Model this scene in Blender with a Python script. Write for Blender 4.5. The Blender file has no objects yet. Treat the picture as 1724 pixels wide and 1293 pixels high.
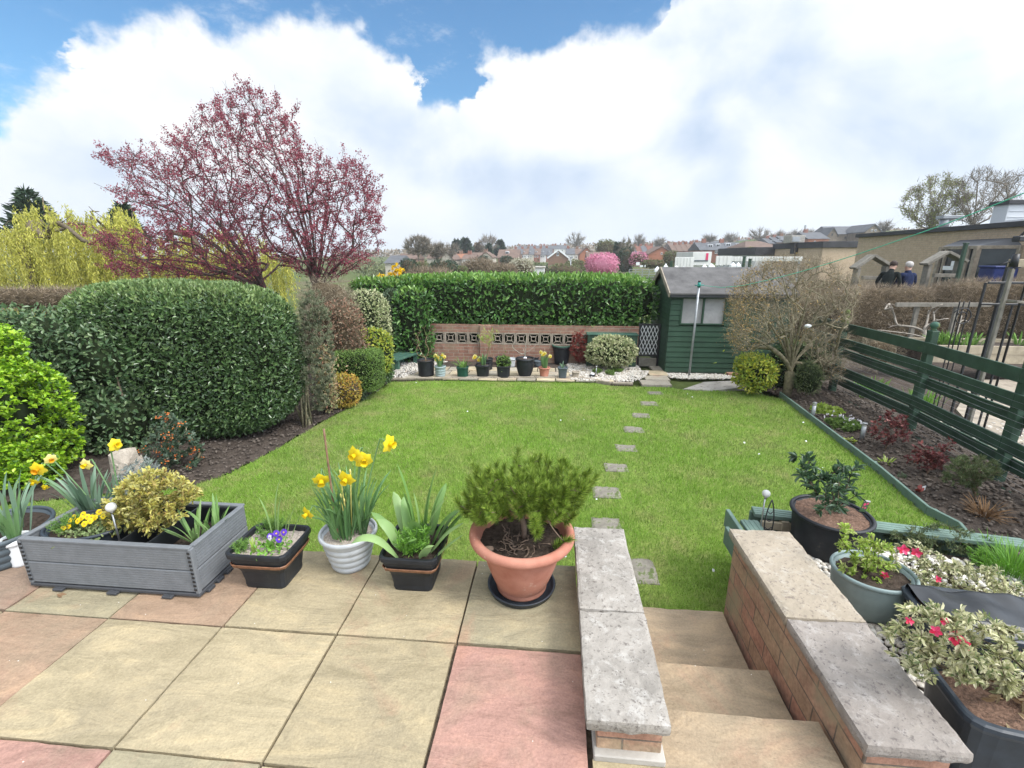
import bpy, math, random
import numpy as np
from mathutils import geometry as mgeo, Vector
rng = np.random.default_rng(7); random.seed(7)
SC = bpy.context.scene; COL = SC.collection
PI = math.pi; L = -0.52          # L: lawn level, the patio top is z = 0
A = np.array
# ------------------------------------------------------------------ camera
TH, PS, FPX, CH = math.radians(15.5), math.radians(5.16), 780.0, 1.8
cam = bpy.data.objects.new('camera', bpy.data.cameras.new('camera')); COL.objects.link(cam)
cam.location = (0, 0, CH); cam.rotation_euler = (PI/2 - TH, 0, PS)
cam.data.sensor_width = 36; cam.data.lens = 36*FPX/1724; cam.data.clip_end = 3000; cam.data.clip_start = .05
SC.camera = cam
def ray(px, py):
    x, y, z = px-862, -(py-646.5), -FPX; a = PI/2-TH
    X, Y, Z = x, y*math.cos(a)-z*math.sin(a), y*math.sin(a)+z*math.cos(a)
    return A([X*math.cos(PS)-Y*math.sin(PS), X*math.sin(PS)+Y*math.cos(PS), Z])
def at(px, py, z=None, Y=None, X=None):
    """survey helper: the place on level z (or on the plane Y / X) that was sighted at this spot of the photograph"""
    d = ray(px, py)
    t = (z-CH)/d[2] if z is not None else (Y/d[1] if Y is not None else X/d[0])
    return A([d[0]*t, d[1]*t, CH+d[2]*t])
def ppm(p):   # pixels per metre at a place
    fw = A([-math.sin(PS)*math.cos(TH), math.cos(PS)*math.cos(TH), -math.sin(TH)])
    return FPX/np.dot(A(p)-A([0, 0, CH]), fw)
# ------------------------------------------------------------------ materials
MATS = {}
def newmat(name):
    m = bpy.data.materials.new(name); m.use_nodes = True; m.node_tree.nodes.clear(); MATS[name] = m
    return m, m.node_tree
class NT:
    def __init__(s, t): s.t = t
    def n(s, kind, ins=None, **kw):
        nd = s.t.nodes.new(kind)
        for k, v in kw.items(): setattr(nd, k, v)
        for k, v in (ins or {}).items():
            if isinstance(v, bpy.types.NodeSocket): s.t.links.new(v, nd.inputs[k])
            else: nd.inputs[k].default_value = v
        return nd
    def ramp(s, fac, stops, interp='LINEAR'):
        r = s.n('ShaderNodeValToRGB', {0: fac}); cr = r.color_ramp; cr.interpolation = interp
        while len(cr.elements) > 1: cr.elements.remove(cr.elements[0])
        for i, (p, c) in enumerate(stops):
            e = cr.elements[0] if i == 0 else cr.elements.new(p)
            e.position = p; c = (c, c, c) if isinstance(c, (int, float)) else c; e.color = (*c, 1)
        return r.outputs[0]
    def noise(s, vec, scale, detail=4, rough=.55, dist=0):
        return s.n('ShaderNodeTexNoise', {'Vector': vec, 'Scale': scale, 'Detail': detail, 'Roughness': rough, 'Distortion': dist}).outputs[0]
    def mix(s, fac, a, b, blend='MIX'):
        m = s.n('ShaderNodeMix', data_type='RGBA', blend_type=blend)
        for i, v in ((0, fac), (6, a), (7, b)):
            if isinstance(v, bpy.types.NodeSocket): s.t.links.new(v, m.inputs[i])
            else: m.inputs[i].default_value = v if i == 0 or len(v) == 4 else (*v, 1)
        return m.outputs[2]
    def math(s, op, a, b=0., c=0.):
        m = s.n('ShaderNodeMath', operation=op)
        for i, v in enumerate((a, b, c)):
            if isinstance(v, bpy.types.NodeSocket): s.t.links.new(v, m.inputs[i])
            else: m.inputs[i].default_value = v
        return m.outputs[0]
    def mul(s, col, v): return s.mix(1.0, col, v, 'MULTIPLY')
    def obj(s): return s.n('ShaderNodeTexCoord').outputs['Object']
    def mapping(s, vec, sc=(1, 1, 1), rot=(0, 0, 0)): return s.n('ShaderNodeMapping', {'Vector': vec, 'Scale': sc, 'Rotation': rot}).outputs[0]
    def bump(s, h, st, dist=.01): return s.n('ShaderNodeBump', {'Height': h, 'Strength': st, 'Distance': dist}).outputs[0]
    def out(s, sh): s.n('ShaderNodeOutputMaterial', {'Surface': sh})
    def pbsdf(s, col, rough=.6, spec=.4, metal=0., nrm=None):
        ins = {'Base Color': col if isinstance(col, bpy.types.NodeSocket) else (*col, 1), 'Roughness': rough, 'Specular IOR Level': spec, 'Metallic': metal}
        if nrm is not None: ins['Normal'] = nrm
        return s.n('ShaderNodeBsdfPrincipled', ins).outputs[0]
def pmat(name, c, rough=.6, var=.18, scale=9, bump=.15, bscale=70, spec=.4, metal=0., c2=None, spots=None, dist=.004):
    m, t = newmat(name); g = NT(t); v = g.obj()
    n1 = g.noise(v, scale, 5, .6)
    c = A(c); lo = tuple(c*(1-var)); hi = tuple(np.minimum(c*(1+var), 1)) if c2 is None else c2
    col = g.ramp(n1, [(.32, lo), (.68, hi)])
    if spots:   # (colour, scale, threshold) of real stains on the surface
        sc, ss, th = spots
        col = g.mix(g.ramp(g.noise(v, ss, 6, .7), [(th, 0.), (th+.06, 1.)]), col, sc)
    nb = g.bump(g.noise(v, bscale, 4), bump, dist) if bump else None
    r = g.math('MULTIPLY_ADD', g.noise(v, scale*2.3, 3), .25, rough-.12)
    g.out(g.pbsdf(col, r, spec, metal, nb)); return m
def leafmat(name, cols, rough=.45, trans=.25, spec=.4, patch=.35, pscale=2.2):
    """foliage: every leaf (mesh island) draws its own tint from the list; broad patches vary too"""
    m, t = newmat(name); g = NT(t)
    rp = g.n('ShaderNodeNewGeometry').outputs['Random Per Island']
    k = len(cols)
    col = g.ramp(rp, [((i+.5)/k, c) for i, c in enumerate(cols)])
    n = g.noise(g.obj(), pscale, 3)
    col = g.mul(col, g.ramp(n, [(.3, 1-patch), (.7, 1+patch*.6)]))
    p = g.pbsdf(col, rough, spec)
    if trans:
        tr = g.n('ShaderNodeBsdfTranslucent', {'Color': col}).outputs[0]
        p = g.n('ShaderNodeMixShader', {0: trans, 1: p, 2: tr}).outputs[0]
    g.out(p); return m
def brickmat(name, c1, c2, mortar, bw=.225, rh=.075, ms=.006, var=.35, bump=.5, dirt=None):
    m, t = newmat(name); g = NT(t)
    sx = g.n('ShaderNodeSeparateXYZ', {0: g.obj()})
    v = g.n('ShaderNodeCombineXYZ', {0: g.math('ADD', sx.outputs[0], sx.outputs[1]), 1: sx.outputs[2], 2: 0.}).outputs[0]
    b = g.n('ShaderNodeTexBrick', {'Vector': v, 'Color1': (*c1, 1), 'Color2': (*c2, 1), 'Mortar': (*mortar, 1), 'Scale': 1., 'Mortar Size': ms, 'Mortar Smooth': .2, 'Brick Width': bw, 'Row Height': rh, 'Bias': -.1})
    col = g.mul(b.outputs[0], g.ramp(g.noise(g.obj(), 7, 5, .65), [(.25, 1-var), (.75, 1+var)]))
    col = g.mul(col, g.ramp(g.noise(g.obj(), 55, 3), [(.3, .8), (.7, 1.15)]))
    if dirt: col = g.mix(g.ramp(g.noise(g.obj(), 3.2, 6, .7), [(.5, 0.), (.68, .85)]), col, dirt)
    h = g.math('ADD', g.math('MULTIPLY', b.outputs[1], -1.), g.math('MULTIPLY', g.noise(g.obj(), 90, 3), .5))
    g.out(g.pbsdf(col, .85, .25, 0, g.bump(h, bump, .008))); return m
# ------------------------------------------------------------------ meshes
class MB:
    def __init__(s): s.V, s.F, s.k, s.hascol = [], [], 0, False
    def add(s, V, F, mi=0, smooth=False, col=None):
        V = np.asarray(V, float).reshape(-1, 3); F = np.asarray(F, int)
        if len(F) == 0: return s
        s.V.append(V); s.F.append((F+s.k, mi, smooth, col)); s.k += len(V)
        if col is not None: s.hascol = True
        return s
    def addf(s, V, faces, mi=0, smooth=False, col=None):     # faces of mixed size sharing vertices
        V = np.asarray(V, float).reshape(-1, 3); b = {}
        for f in faces: b.setdefault(len(f), []).append(f)
        s.V.append(V)
        for f in b.values(): s.F.append((np.asarray(f, int)+s.k, mi, smooth, col))
        s.k += len(V)
        if col is not None: s.hascol = True
        return s
    def xform(s, fn): s.V = [fn(v) for v in s.V]; return s
    def mesh(s, name, mats, org=(0, 0, 0)):
        me = bpy.data.meshes.new(name)
        V = np.concatenate(s.V)-A(org)
        lv = np.concatenate([f.ravel() for f, *_ in s.F]); cnt = np.concatenate([np.full(len(f), f.shape[1]) for f, *_ in s.F])
        me.vertices.add(len(V)); me.vertices.foreach_set('co', V.astype(np.float32).ravel())
        me.loops.add(len(lv)); me.loops.foreach_set('vertex_index', lv.astype(np.int32))
        me.polygons.add(len(cnt)); st = np.concatenate([[0], np.cumsum(cnt)[:-1]])
        me.polygons.foreach_set('loop_start', st.astype(np.int32))
        for m in (mats if isinstance(mats, (list, tuple)) else [mats]): me.materials.append(MATS[m] if isinstance(m, str) else m)
        me.polygons.foreach_set('material_index', np.concatenate([np.full(len(f), mi) for f, mi, *_ in s.F]).astype(np.int32))
        me.update(calc_edges=True)
        me.polygons.foreach_set('use_smooth', np.concatenate([np.full(len(f), sm) for f, _, sm, _ in s.F]).astype(bool))
        if s.hascol:
            c = np.concatenate([np.tile(A([*(col if col is not None else (1, 1, 1)), 1.]), (f.size, 1)) for f, _, _, col in s.F])
            at_ = me.color_attributes.new('col', 'FLOAT_COLOR', 'CORNER'); at_.data.foreach_set('color', c.astype(np.float32).ravel())
        me.update(); return me
ORG = {}
def tag(o, label, cat, group=None, kind=None):
    if label: o['label'] = label
    if cat: o['category'] = cat
    if group: o['group'] = group
    if kind: o['kind'] = kind
    return o
def thing(name, label, cat, loc, group=None):
    o = bpy.data.objects.new(name, None); COL.objects.link(o); o.location = tuple(loc); o.empty_display_size = .1
    ORG[o.name] = A(loc, float); return tag(o, label, cat, group)
def part(name, mb, mats, parent, label=None):
    org = ORG[parent.name]
    o = bpy.data.objects.new(name, mb.mesh(name, mats, org)); COL.objects.link(o); o.parent = parent; ORG[o.name] = org
    if label: o['label'] = label
    return o
def solo(name, label, cat, mb, mats, loc=(0, 0, 0), group=None, kind=None):
    o = bpy.data.objects.new(name, mb.mesh(name, mats, loc)); COL.objects.link(o); o.location = tuple(loc); ORG[o.name] = A(loc, float)
    return tag(o, label, cat, group, kind)
def struct(name, mb, mats, label=None): return solo(name, label, None, mb, mats, kind='structure')
def dup(o, loc=None, rot=None, label=None, scale=None, parent=None):
    c = o.copy(); COL.objects.link(c); ORG[c.name] = ORG.get(o.name, A([0, 0, 0.]))
    if parent is not None: c.parent = parent
    if loc is not None: c.location = tuple(loc)
    if rot is not None: c.rotation_euler = (0, 0, rot)
    if scale is not None: c.scale = (scale,)*3 if not hasattr(scale, '__len__') else scale
    if label: c['label'] = label
    for ch in list(o.children): dup(ch, parent=c)
    return c
# --- primitive shapes (arrays)
def _cbox():
    s = [(x, y, z) for x in (-1, 1) for y in (-1, 1) for z in (-1, 1)]; idx = {}; base = []
    for c in s:
        for a in range(3): idx[(c, a)] = len(base); base.append((c, a))
    F = []
    def orient(f):
        p = [A(base[i][0], float)*.8 for i in f]
        for k, i in enumerate(f): p[k][base[i][1]] *= 1.25
        n = np.cross(p[1]-p[0], p[2]-p[0]); c = sum(p)/len(p)
        return f if np.dot(n, c) > 0 else f[::-1]
    for a in range(3):
        b, c = (a+1) % 3, (a+2) % 3
        for sa in (-1, 1):
            f = []
            for sb, sc in ((-1, -1), (1, -1), (1, 1), (-1, 1)):
                k = [0]*3; k[a] = sa; k[b] = sb; k[c] = sc; f.append(idx[(tuple(k), a)])
            F.append(orient(f))
        for sb in (-1, 1):
            for sc in (-1, 1):
                k1 = [0]*3; k1[b] = sb; k1[c] = sc; k2 = list(k1); k1[a] = -1; k2[a] = 1; k1, k2 = tuple(k1), tuple(k2)
                F.append(orient([idx[(k1, b)], idx[(k2, b)], idx[(k2, c)], idx[(k1, c)]]))
    for c in s: F.append(orient([idx[(c, 0)], idx[(c, 1)], idx[(c, 2)]]))
    return base, F
_CB, _CF = _cbox()
def rotz(V, a):
    c, s = math.cos(a), math.sin(a); V = np.asarray(V, float)
    return np.stack([V[:, 0]*c-V[:, 1]*s, V[:, 0]*s+V[:, 1]*c, V[:, 2]], 1)
def frame(y, zhint=(0, 0, 1)):
    y = A(y, float); y /= np.linalg.norm(y); z = A(zhint, float); z = z-y*np.dot(y, z)
    if np.linalg.norm(z) < 1e-4: z = A([1., 0, 0])-y*y[0]
    z /= np.linalg.norm(z); return np.stack([np.cross(y, z), y, z])      # rows are axes
def box(mb, c, size, bev=.004, rz=0, R=None, mi=0, col=None):
    h = A(size, float)/2; b = min(bev, h.min()*.45); V = []
    for cr, a in _CB:
        p = A(cr)*(h-b); p[a] = cr[a]*h[a]; V.append(p)
    V = A(V)
    V = V@R if R is not None else (rotz(V, rz) if rz else V)
    return mb.addf(V+A(c), _CF, mi, False, col)
def beam(mb, p, q, w, h, bev=.004, mi=0, zhint=(0, 0, 1), col=None):
    p, q = A(p, float), A(q, float); R = frame(q-p, zhint)
    return box(mb, (p+q)/2, (w, np.linalg.norm(q-p), h), bev, R=R, mi=mi, col=col)
def tube(mb, pts, rad, k=6, mi=0, smooth=True, cap=True):
    P = np.asarray(pts, float); n = len(P); r = np.broadcast_to(np.asarray(rad, float), (n,))
    t = np.gradient(P, axis=0); t /= np.linalg.norm(t, axis=1)[:, None]+1e-9
    ref = np.eye(3)[np.argmin(np.abs(t.mean(0)))]
    u = np.cross(t, ref); u /= np.linalg.norm(u, axis=1)[:, None]+1e-9; w = np.cross(t, u)
    a = np.arange(k)*2*PI/k
    V = P[:, None]+r[:, None, None]*(np.cos(a)[None, :, None]*u[:, None]+np.sin(a)[None, :, None]*w[:, None])
    i = np.arange(n-1)[:, None]*k; j = np.arange(k)[None]; j2 = (j+1) % k
    F = np.stack([i+j, i+j2, i+k+j2, i+k+j], -1).reshape(-1, 4)
    V = V.reshape(-1, 3); mb.V.append(V); mb.F.append((F+mb.k, mi, smooth, None))
    if cap and k > 2:
        mb.F.append((A([list(range(k))[::-1]])+mb.k, mi, False, None)); mb.F.append((A([list(range((n-1)*k, n*k))])+mb.k, mi, False, None))
    mb.k += len(V); return mb
def lathe(mb, c, prof, k=40, mi=0, sx=1, sy=1, smooth=True, wob=0, sq=2.0):
    """prof: (radius, z) from outside bottom up, over the rim and down inside; sq > 2 squares the plan"""
    a = np.arange(k)*2*PI/k; ca, sa = np.cos(a), np.sin(a)
    q = (np.abs(ca)**sq+np.abs(sa)**sq)**(-1/sq)
    P = A(prof, float); n = len(P)
    V = np.stack([P[:, 0][:, None]*(ca*q)[None]*sx, P[:, 0][:, None]*(sa*q)[None]*sy, np.repeat(P[:, 1][:, None], k, 1)], -1)
    i = np.arange(n-1)[:, None]*k; j = np.arange(k)[None]; j2 = (j+1) % k
    F = np.stack([i+j, i+j2, i+k+j2, i+k+j], -1).reshape(-1, 4)
    return mb.add(V.reshape(-1, 3)+A(c), F, mi, smooth)
def disc(mb, c, r, k=40, mi=0, sx=1, sy=1, bumpy=0, sq=2.0, dome=0):
    rr = A([0, .35, .7, 1.]); a = np.arange(k)*2*PI/k
    q = (np.abs(np.cos(a))**sq+np.abs(np.sin(a))**sq)**(-1/sq)
    V = [(0, 0, dome)]+[(r*s*math.cos(x)*g*sx, r*s*math.sin(x)*g*sy, rng.normal()*bumpy+dome*(1-s*s)) for s in rr[1:] for x, g in zip(a, q)]
    F = [(0, 1+j, 1+(j+1) % k) for j in range(k)]
    for i in range(2): F += [(1+i*k+j, 1+(i+1)*k+j, 1+(i+1)*k+(j+1) % k, 1+i*k+(j+1) % k) for j in range(k)]
    return mb.addf(A(V)+A(c), F, mi, True)
def poly(mb, pts, z=0, mi=0, thick=0, col=None):
    P = [Vector((p[0], p[1], 0)) for p in pts]; T = mgeo.tessellate_polygon([P])
    V = A([(p[0], p[1], z) for p in pts]); T = [t if np.cross(V[t[1]]-V[t[0]], V[t[2]]-V[t[0]])[2] > 0 else t[::-1] for t in T]
    mb.add(V, T, mi, False, col)
    if thick:
        n = len(V); W = np.concatenate([V, V-A([0, 0, thick])])
        area = sum(V[i][0]*V[(i+1) % n][1]-V[(i+1) % n][0]*V[i][1] for i in range(n))
        mb.add(W, [(i, i+n, (i+1) % n+n, (i+1) % n) if area > 0 else (i, (i+1) % n, (i+1) % n+n, i+n) for i in range(n)], mi, False, col)
    return mb
def ico(sub=1):
    import bmesh
    bm = bmesh.new(); bmesh.ops.create_icosphere(bm, subdivisions=sub, radius=1)
    V = A([v.co[:] for v in bm.verts]); F = A([[v.index for v in f.verts] for f in bm.faces]); bm.free(); return V, F
ICO1, ICO2, ICO3 = ico(1), ico(2), ico(3)
def lumpf(seed, k=7, f0=1., f1=4.):
    r = np.random.default_rng(seed); K = r.normal(size=(k, 3)); K /= np.linalg.norm(K, axis=1)[:, None]
    K *= np.linspace(f0, f1, k)[:, None]; ph = r.uniform(0, 6.28, k); am = 1/np.linspace(1, 2.2, k)
    return lambda P: (np.sin(P@K.T+ph)*am).sum(1)/am.sum()
def blob(mb, c, half, sub=3, amp=.08, seed=1, mi=0, f=(2, 6), smooth=True, expo=2):
    V, F = {1: ICO1, 2: ICO2, 3: ICO3}[sub]; V = V*(np.abs(V)**expo).sum(1)[:, None]**(-1/expo)
    V = V*(1+amp*lumpf(seed, 8, *f)(V))[:, None]
    return mb.add(V*A(half)+A(c), F, mi, smooth)
def noisybox(mb, lo, hi, div, amp, seed=0, mi=0, col=None):
    """a box cut into a grid with worn, uneven faces and arrises"""
    lo, hi = A(lo, float), A(hi, float); nx, ny, nz = div; f1, f2 = lumpf(seed, 9, 8, 40), lumpf(seed+1, 9, 30, 160)
    vid = {}; V = []; F = []
    def g(i, j, k):
        key = (i, j, k)
        if key not in vid: vid[key] = len(V); V.append(lo+(hi-lo)*A([i/nx, j/ny, k/nz]))
        return vid[key]
    for i in range(nx):
        for j in range(ny):
            for k, s in ((0, 0), (nz, 1)):
                q = [g(i, j, k), g(i+1, j, k), g(i+1, j+1, k), g(i, j+1, k)]; F.append(q if s else q[::-1])
    for i in range(nx):
        for k in range(nz):
            for j, s in ((0, 1), (ny, 0)):
                q = [g(i, j, k), g(i+1, j, k), g(i+1, j, k+1), g(i, j, k+1)]; F.append(q if s else q[::-1])
    for j in range(ny):
        for k in range(nz):
            for i, s in ((0, 0), (nx, 1)):
                q = [g(i, j, k), g(i, j+1, k), g(i, j+1, k+1), g(i, j, k+1)]; F.append(q if s else q[::-1])
    V = A(V); c = (lo+hi)/2; h = (hi-lo)/2; e = np.abs((V-c)/h) > .999; ne = e.sum(1)
    d = (f1(V)+.7*f2(V))[:, None]; sd = np.sign(V-c)*e
    V = V+sd*d*amp-sd*np.where(ne >= 2, 1., 0.)[:, None]*amp*(.6+.8*np.abs(f2(V*1.7)))[:, None]
    return mb.add(V, F, mi, False, col)
def unit(v): return v/(np.linalg.norm(v, axis=-1, keepdims=True)+1e-9)
# --- leaves
LEAF6 = (A([[0, 0, 0], [-.5, .32, .1], [-.42, .72, .1], [0, 1, -.06], [.42, .72, .1], [.5, .32, .1]]), A([[0, 3, 2, 1], [0, 5, 4, 3]]))
LEAF4 = (A([[0, 0, 0], [-.5, .5, .08], [0, 1, 0], [.5, .5, .08]]), A([[0, 2, 1], [0, 3, 2]]))
NEEDLE = (A([[-.5, 0, 0], [.5, 0, 0], [0, 1, 0]]), A([[0, 1, 2]]))
def leaves(mb, P, axis, size, tmpl=LEAF6, w=.45, mi=0, nrm=None, smooth=False, jit=.3, wz=None):
    P = np.asarray(P, float); n = len(P)
    if n == 0: return mb
    TV, TF = tmpl; y = unit(np.asarray(axis, float)+rng.normal(size=(n, 3))*jit)
    zz = rng.normal(size=(n, 3)) if nrm is None else np.asarray(nrm, float)+rng.normal(size=(n, 3))*.5
    z = unit(zz-y*(zz*y).sum(1)[:, None]); x = np.cross(y, z)
    s = np.broadcast_to(np.asarray(size, float), (n,))[:, None, None]
    V = P[:, None]+s*(TV[None, :, 0:1]*w*x[:, None]+TV[None, :, 1:2]*y[:, None]+TV[None, :, 2:3]*z[:, None])
    k = len(TV); F = (TF[None]+(np.arange(n)*k)[:, None, None]).reshape(-1, TF.shape[1])
    return mb.add(V.reshape(-1, 3), F, mi, smooth)
def shell(n, half, expo=3., seed=0, amp=.08, f=(2, 7), depth=.12, zmin=None):
    """points in the outer layer of a lumpy rounded block, with outward normals"""
    h = A(half, float); ar = A([h[1]*h[2], h[0]*h[2], h[0]*h[1]]); ax = rng.choice(3, n, p=ar/ar.sum())
    q = rng.uniform(-1, 1, (n, 3)); q[np.arange(n), ax] = rng.choice([-1., 1.], n)
    q = q/((np.abs(q)**expo).sum(1)[:, None])**(1/expo)
    nr = unit(np.sign(q)*np.abs(q)**(expo-1)/h)
    lf = lumpf(seed, 9, *f); P = q*h*(1+amp*lf(q*h/h.mean()))[:, None]
    P = P-nr*np.abs(rng.exponential(1, n))[:, None]*depth*.5
    if zmin is not None: k = P[:, 2] > zmin; P, nr = P[k], nr[k]
    return P, nr
# --- branching
def grow(trunk, targets, step=.12, k=1.2, jit=.05, seed=0, curve=.45, start=0, limbs=(), lcurve=.25):
    """trunk: polyline; `limbs` grow straight out of the trunk first, then each target is reached by a
    new branch from the node that points best towards it"""
    r = np.random.default_rng(seed); N = np.zeros((90000, 3)); D = np.zeros((90000, 3)); par = [-1]; m = 0
    tr = A(trunk, float)
    for i, p in enumerate(tr):
        N[m] = p; d = tr[min(i+1, len(tr)-1)]-tr[max(i-1, 0)]; D[m] = d/(np.linalg.norm(d)+1e-9)
        if i: par.append(m-1)
        m += 1
    m0 = m; T = A(targets, float).reshape(-1, 3); T = T[np.argsort(np.linalg.norm(T-tr[-1], axis=1))]; tips = []
    for q, t in [(1, A(x, float)) for x in limbs]+[(0, x) for x in T]:
        hi = m0 if q else m; v = t-N[start:hi]; d = np.linalg.norm(v, axis=1)+1e-6; cs = (v*D[start:hi]).sum(1)/d
        i = start+int(np.argmin(d*(1+(.35 if q else k)*(1-cs)))); dist = d[i-start]; n = max(1, int(round(dist/step)))
        p0, c = N[i], N[i]+D[i]*dist*(lcurve if q else curve); last = i
        for s in range(1, n+1):
            u = s/n; p = (1-u)**2*p0+2*u*(1-u)*c+u*u*t+(r.normal(size=3)*jit*step if s < n else 0)
            N[m] = p; dd = p-N[last]; D[m] = dd/(np.linalg.norm(dd)+1e-9); par.append(last); last = m; m += 1
        tips.append(last)
    return N[:m].copy(), A(par), D[:m].copy(), A(tips)
def radii(par, r0, rt):
    n = len(par); cnt = np.zeros(n); haschild = np.zeros(n, bool); haschild[par[1:]] = True; cnt[~haschild] = 1
    for i in range(n-1, 0, -1): cnt[par[i]] += cnt[i]
    e = math.log(r0/rt)/max(math.log(cnt[0]), .01); return rt*cnt**e
def wood(mb, N, par, rad, mi=0, kmax=7, flare=0):
    n = len(par); ch = [[] for _ in range(n)]
    for i in range(1, n): ch[par[i]].append(i)
    stack = [(0, None)]
    while stack:
        i, p = stack.pop(); c = [i] if p is None else [p, i]
        while ch[c[-1]]:
            k = ch[c[-1]]; b = max(k, key=lambda x: rad[x]); stack += [(x, c[-1]) for x in k if x != b]; c.append(b)
        if len(c) > 1:
            r = rad[c].copy()
            if p is not None: r[0] = min(r[0], r[1]*1.15)
            tube(mb, N[c], r, int(np.clip(3+r.max()*120, 3, kmax)), mi)
    return mb
# --- strap leaves (daffodil, tulip, iris, grass)
def strap(mb, p, az, lean, length, width, droop=.6, mi=0, seg=8, fold=.25, twist=0, tipw=.15, peak=.35):
    """a long leaf: rises at `lean` from vertical towards azimuth az, bending over by `droop` radians"""
    s = np.linspace(0, 1, seg+1); ang = lean+droop*s**2.2; dl = length/seg
    P = [A(p, float)]; Tn = []
    for a in ang:
        Tn.append(A([math.sin(a)*math.cos(az), math.sin(a)*math.sin(az), math.cos(a)]))
    for i in range(seg): P.append(P[-1]+Tn[i]*dl)
    P = A(P); Tn = A(Tn); sd = A([-math.sin(az), math.cos(az), 0.]); nv = np.cross(sd, Tn); nv = unit(nv)
    wv = width*.5*np.minimum(1, (tipw+(1-tipw)*np.minimum(1, s/peak+.35)))*np.sqrt(np.maximum(0, 1-((s-peak*.8)/(1.002-peak*.8)).clip(0)**2.6))
    tw = twist*s; X = sd[None]*np.cos(tw)[:, None]+nv*np.sin(tw)[:, None]; U = np.cross(X, Tn)
    V = np.stack([P-X*wv[:, None]+U*(wv*fold)[:, None], P, P+X*wv[:, None]+U*(wv*fold)[:, None]], 1).reshape(-1, 3)
    F = []
    for i in range(seg): a = i*3; F += [(a, a+1, a+4, a+3), (a+1, a+2, a+5, a+4)]
    return mb.add(V, F, mi, True)
def clump(mb, c, n, spread, length, width, lean=(.05, .5), droop=(.2, 1.2), mi=0, fold=.25, azc=None):
    for _ in range(n):
        az = rng.uniform(0, 2*PI) if azc is None else rng.normal(azc[0], azc[1]); r = spread*math.sqrt(rng.uniform())
        p = A(c)+A([math.cos(az)*r*rng.uniform(.2, 1), math.sin(az)*r*rng.uniform(.2, 1), 0])
        strap(mb, p, az+rng.normal()*.4, rng.uniform(*lean), rng.uniform(*length), rng.uniform(*width), rng.uniform(*droop), mi, fold=fold, twist=rng.normal()*.5)
    return mb
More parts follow.
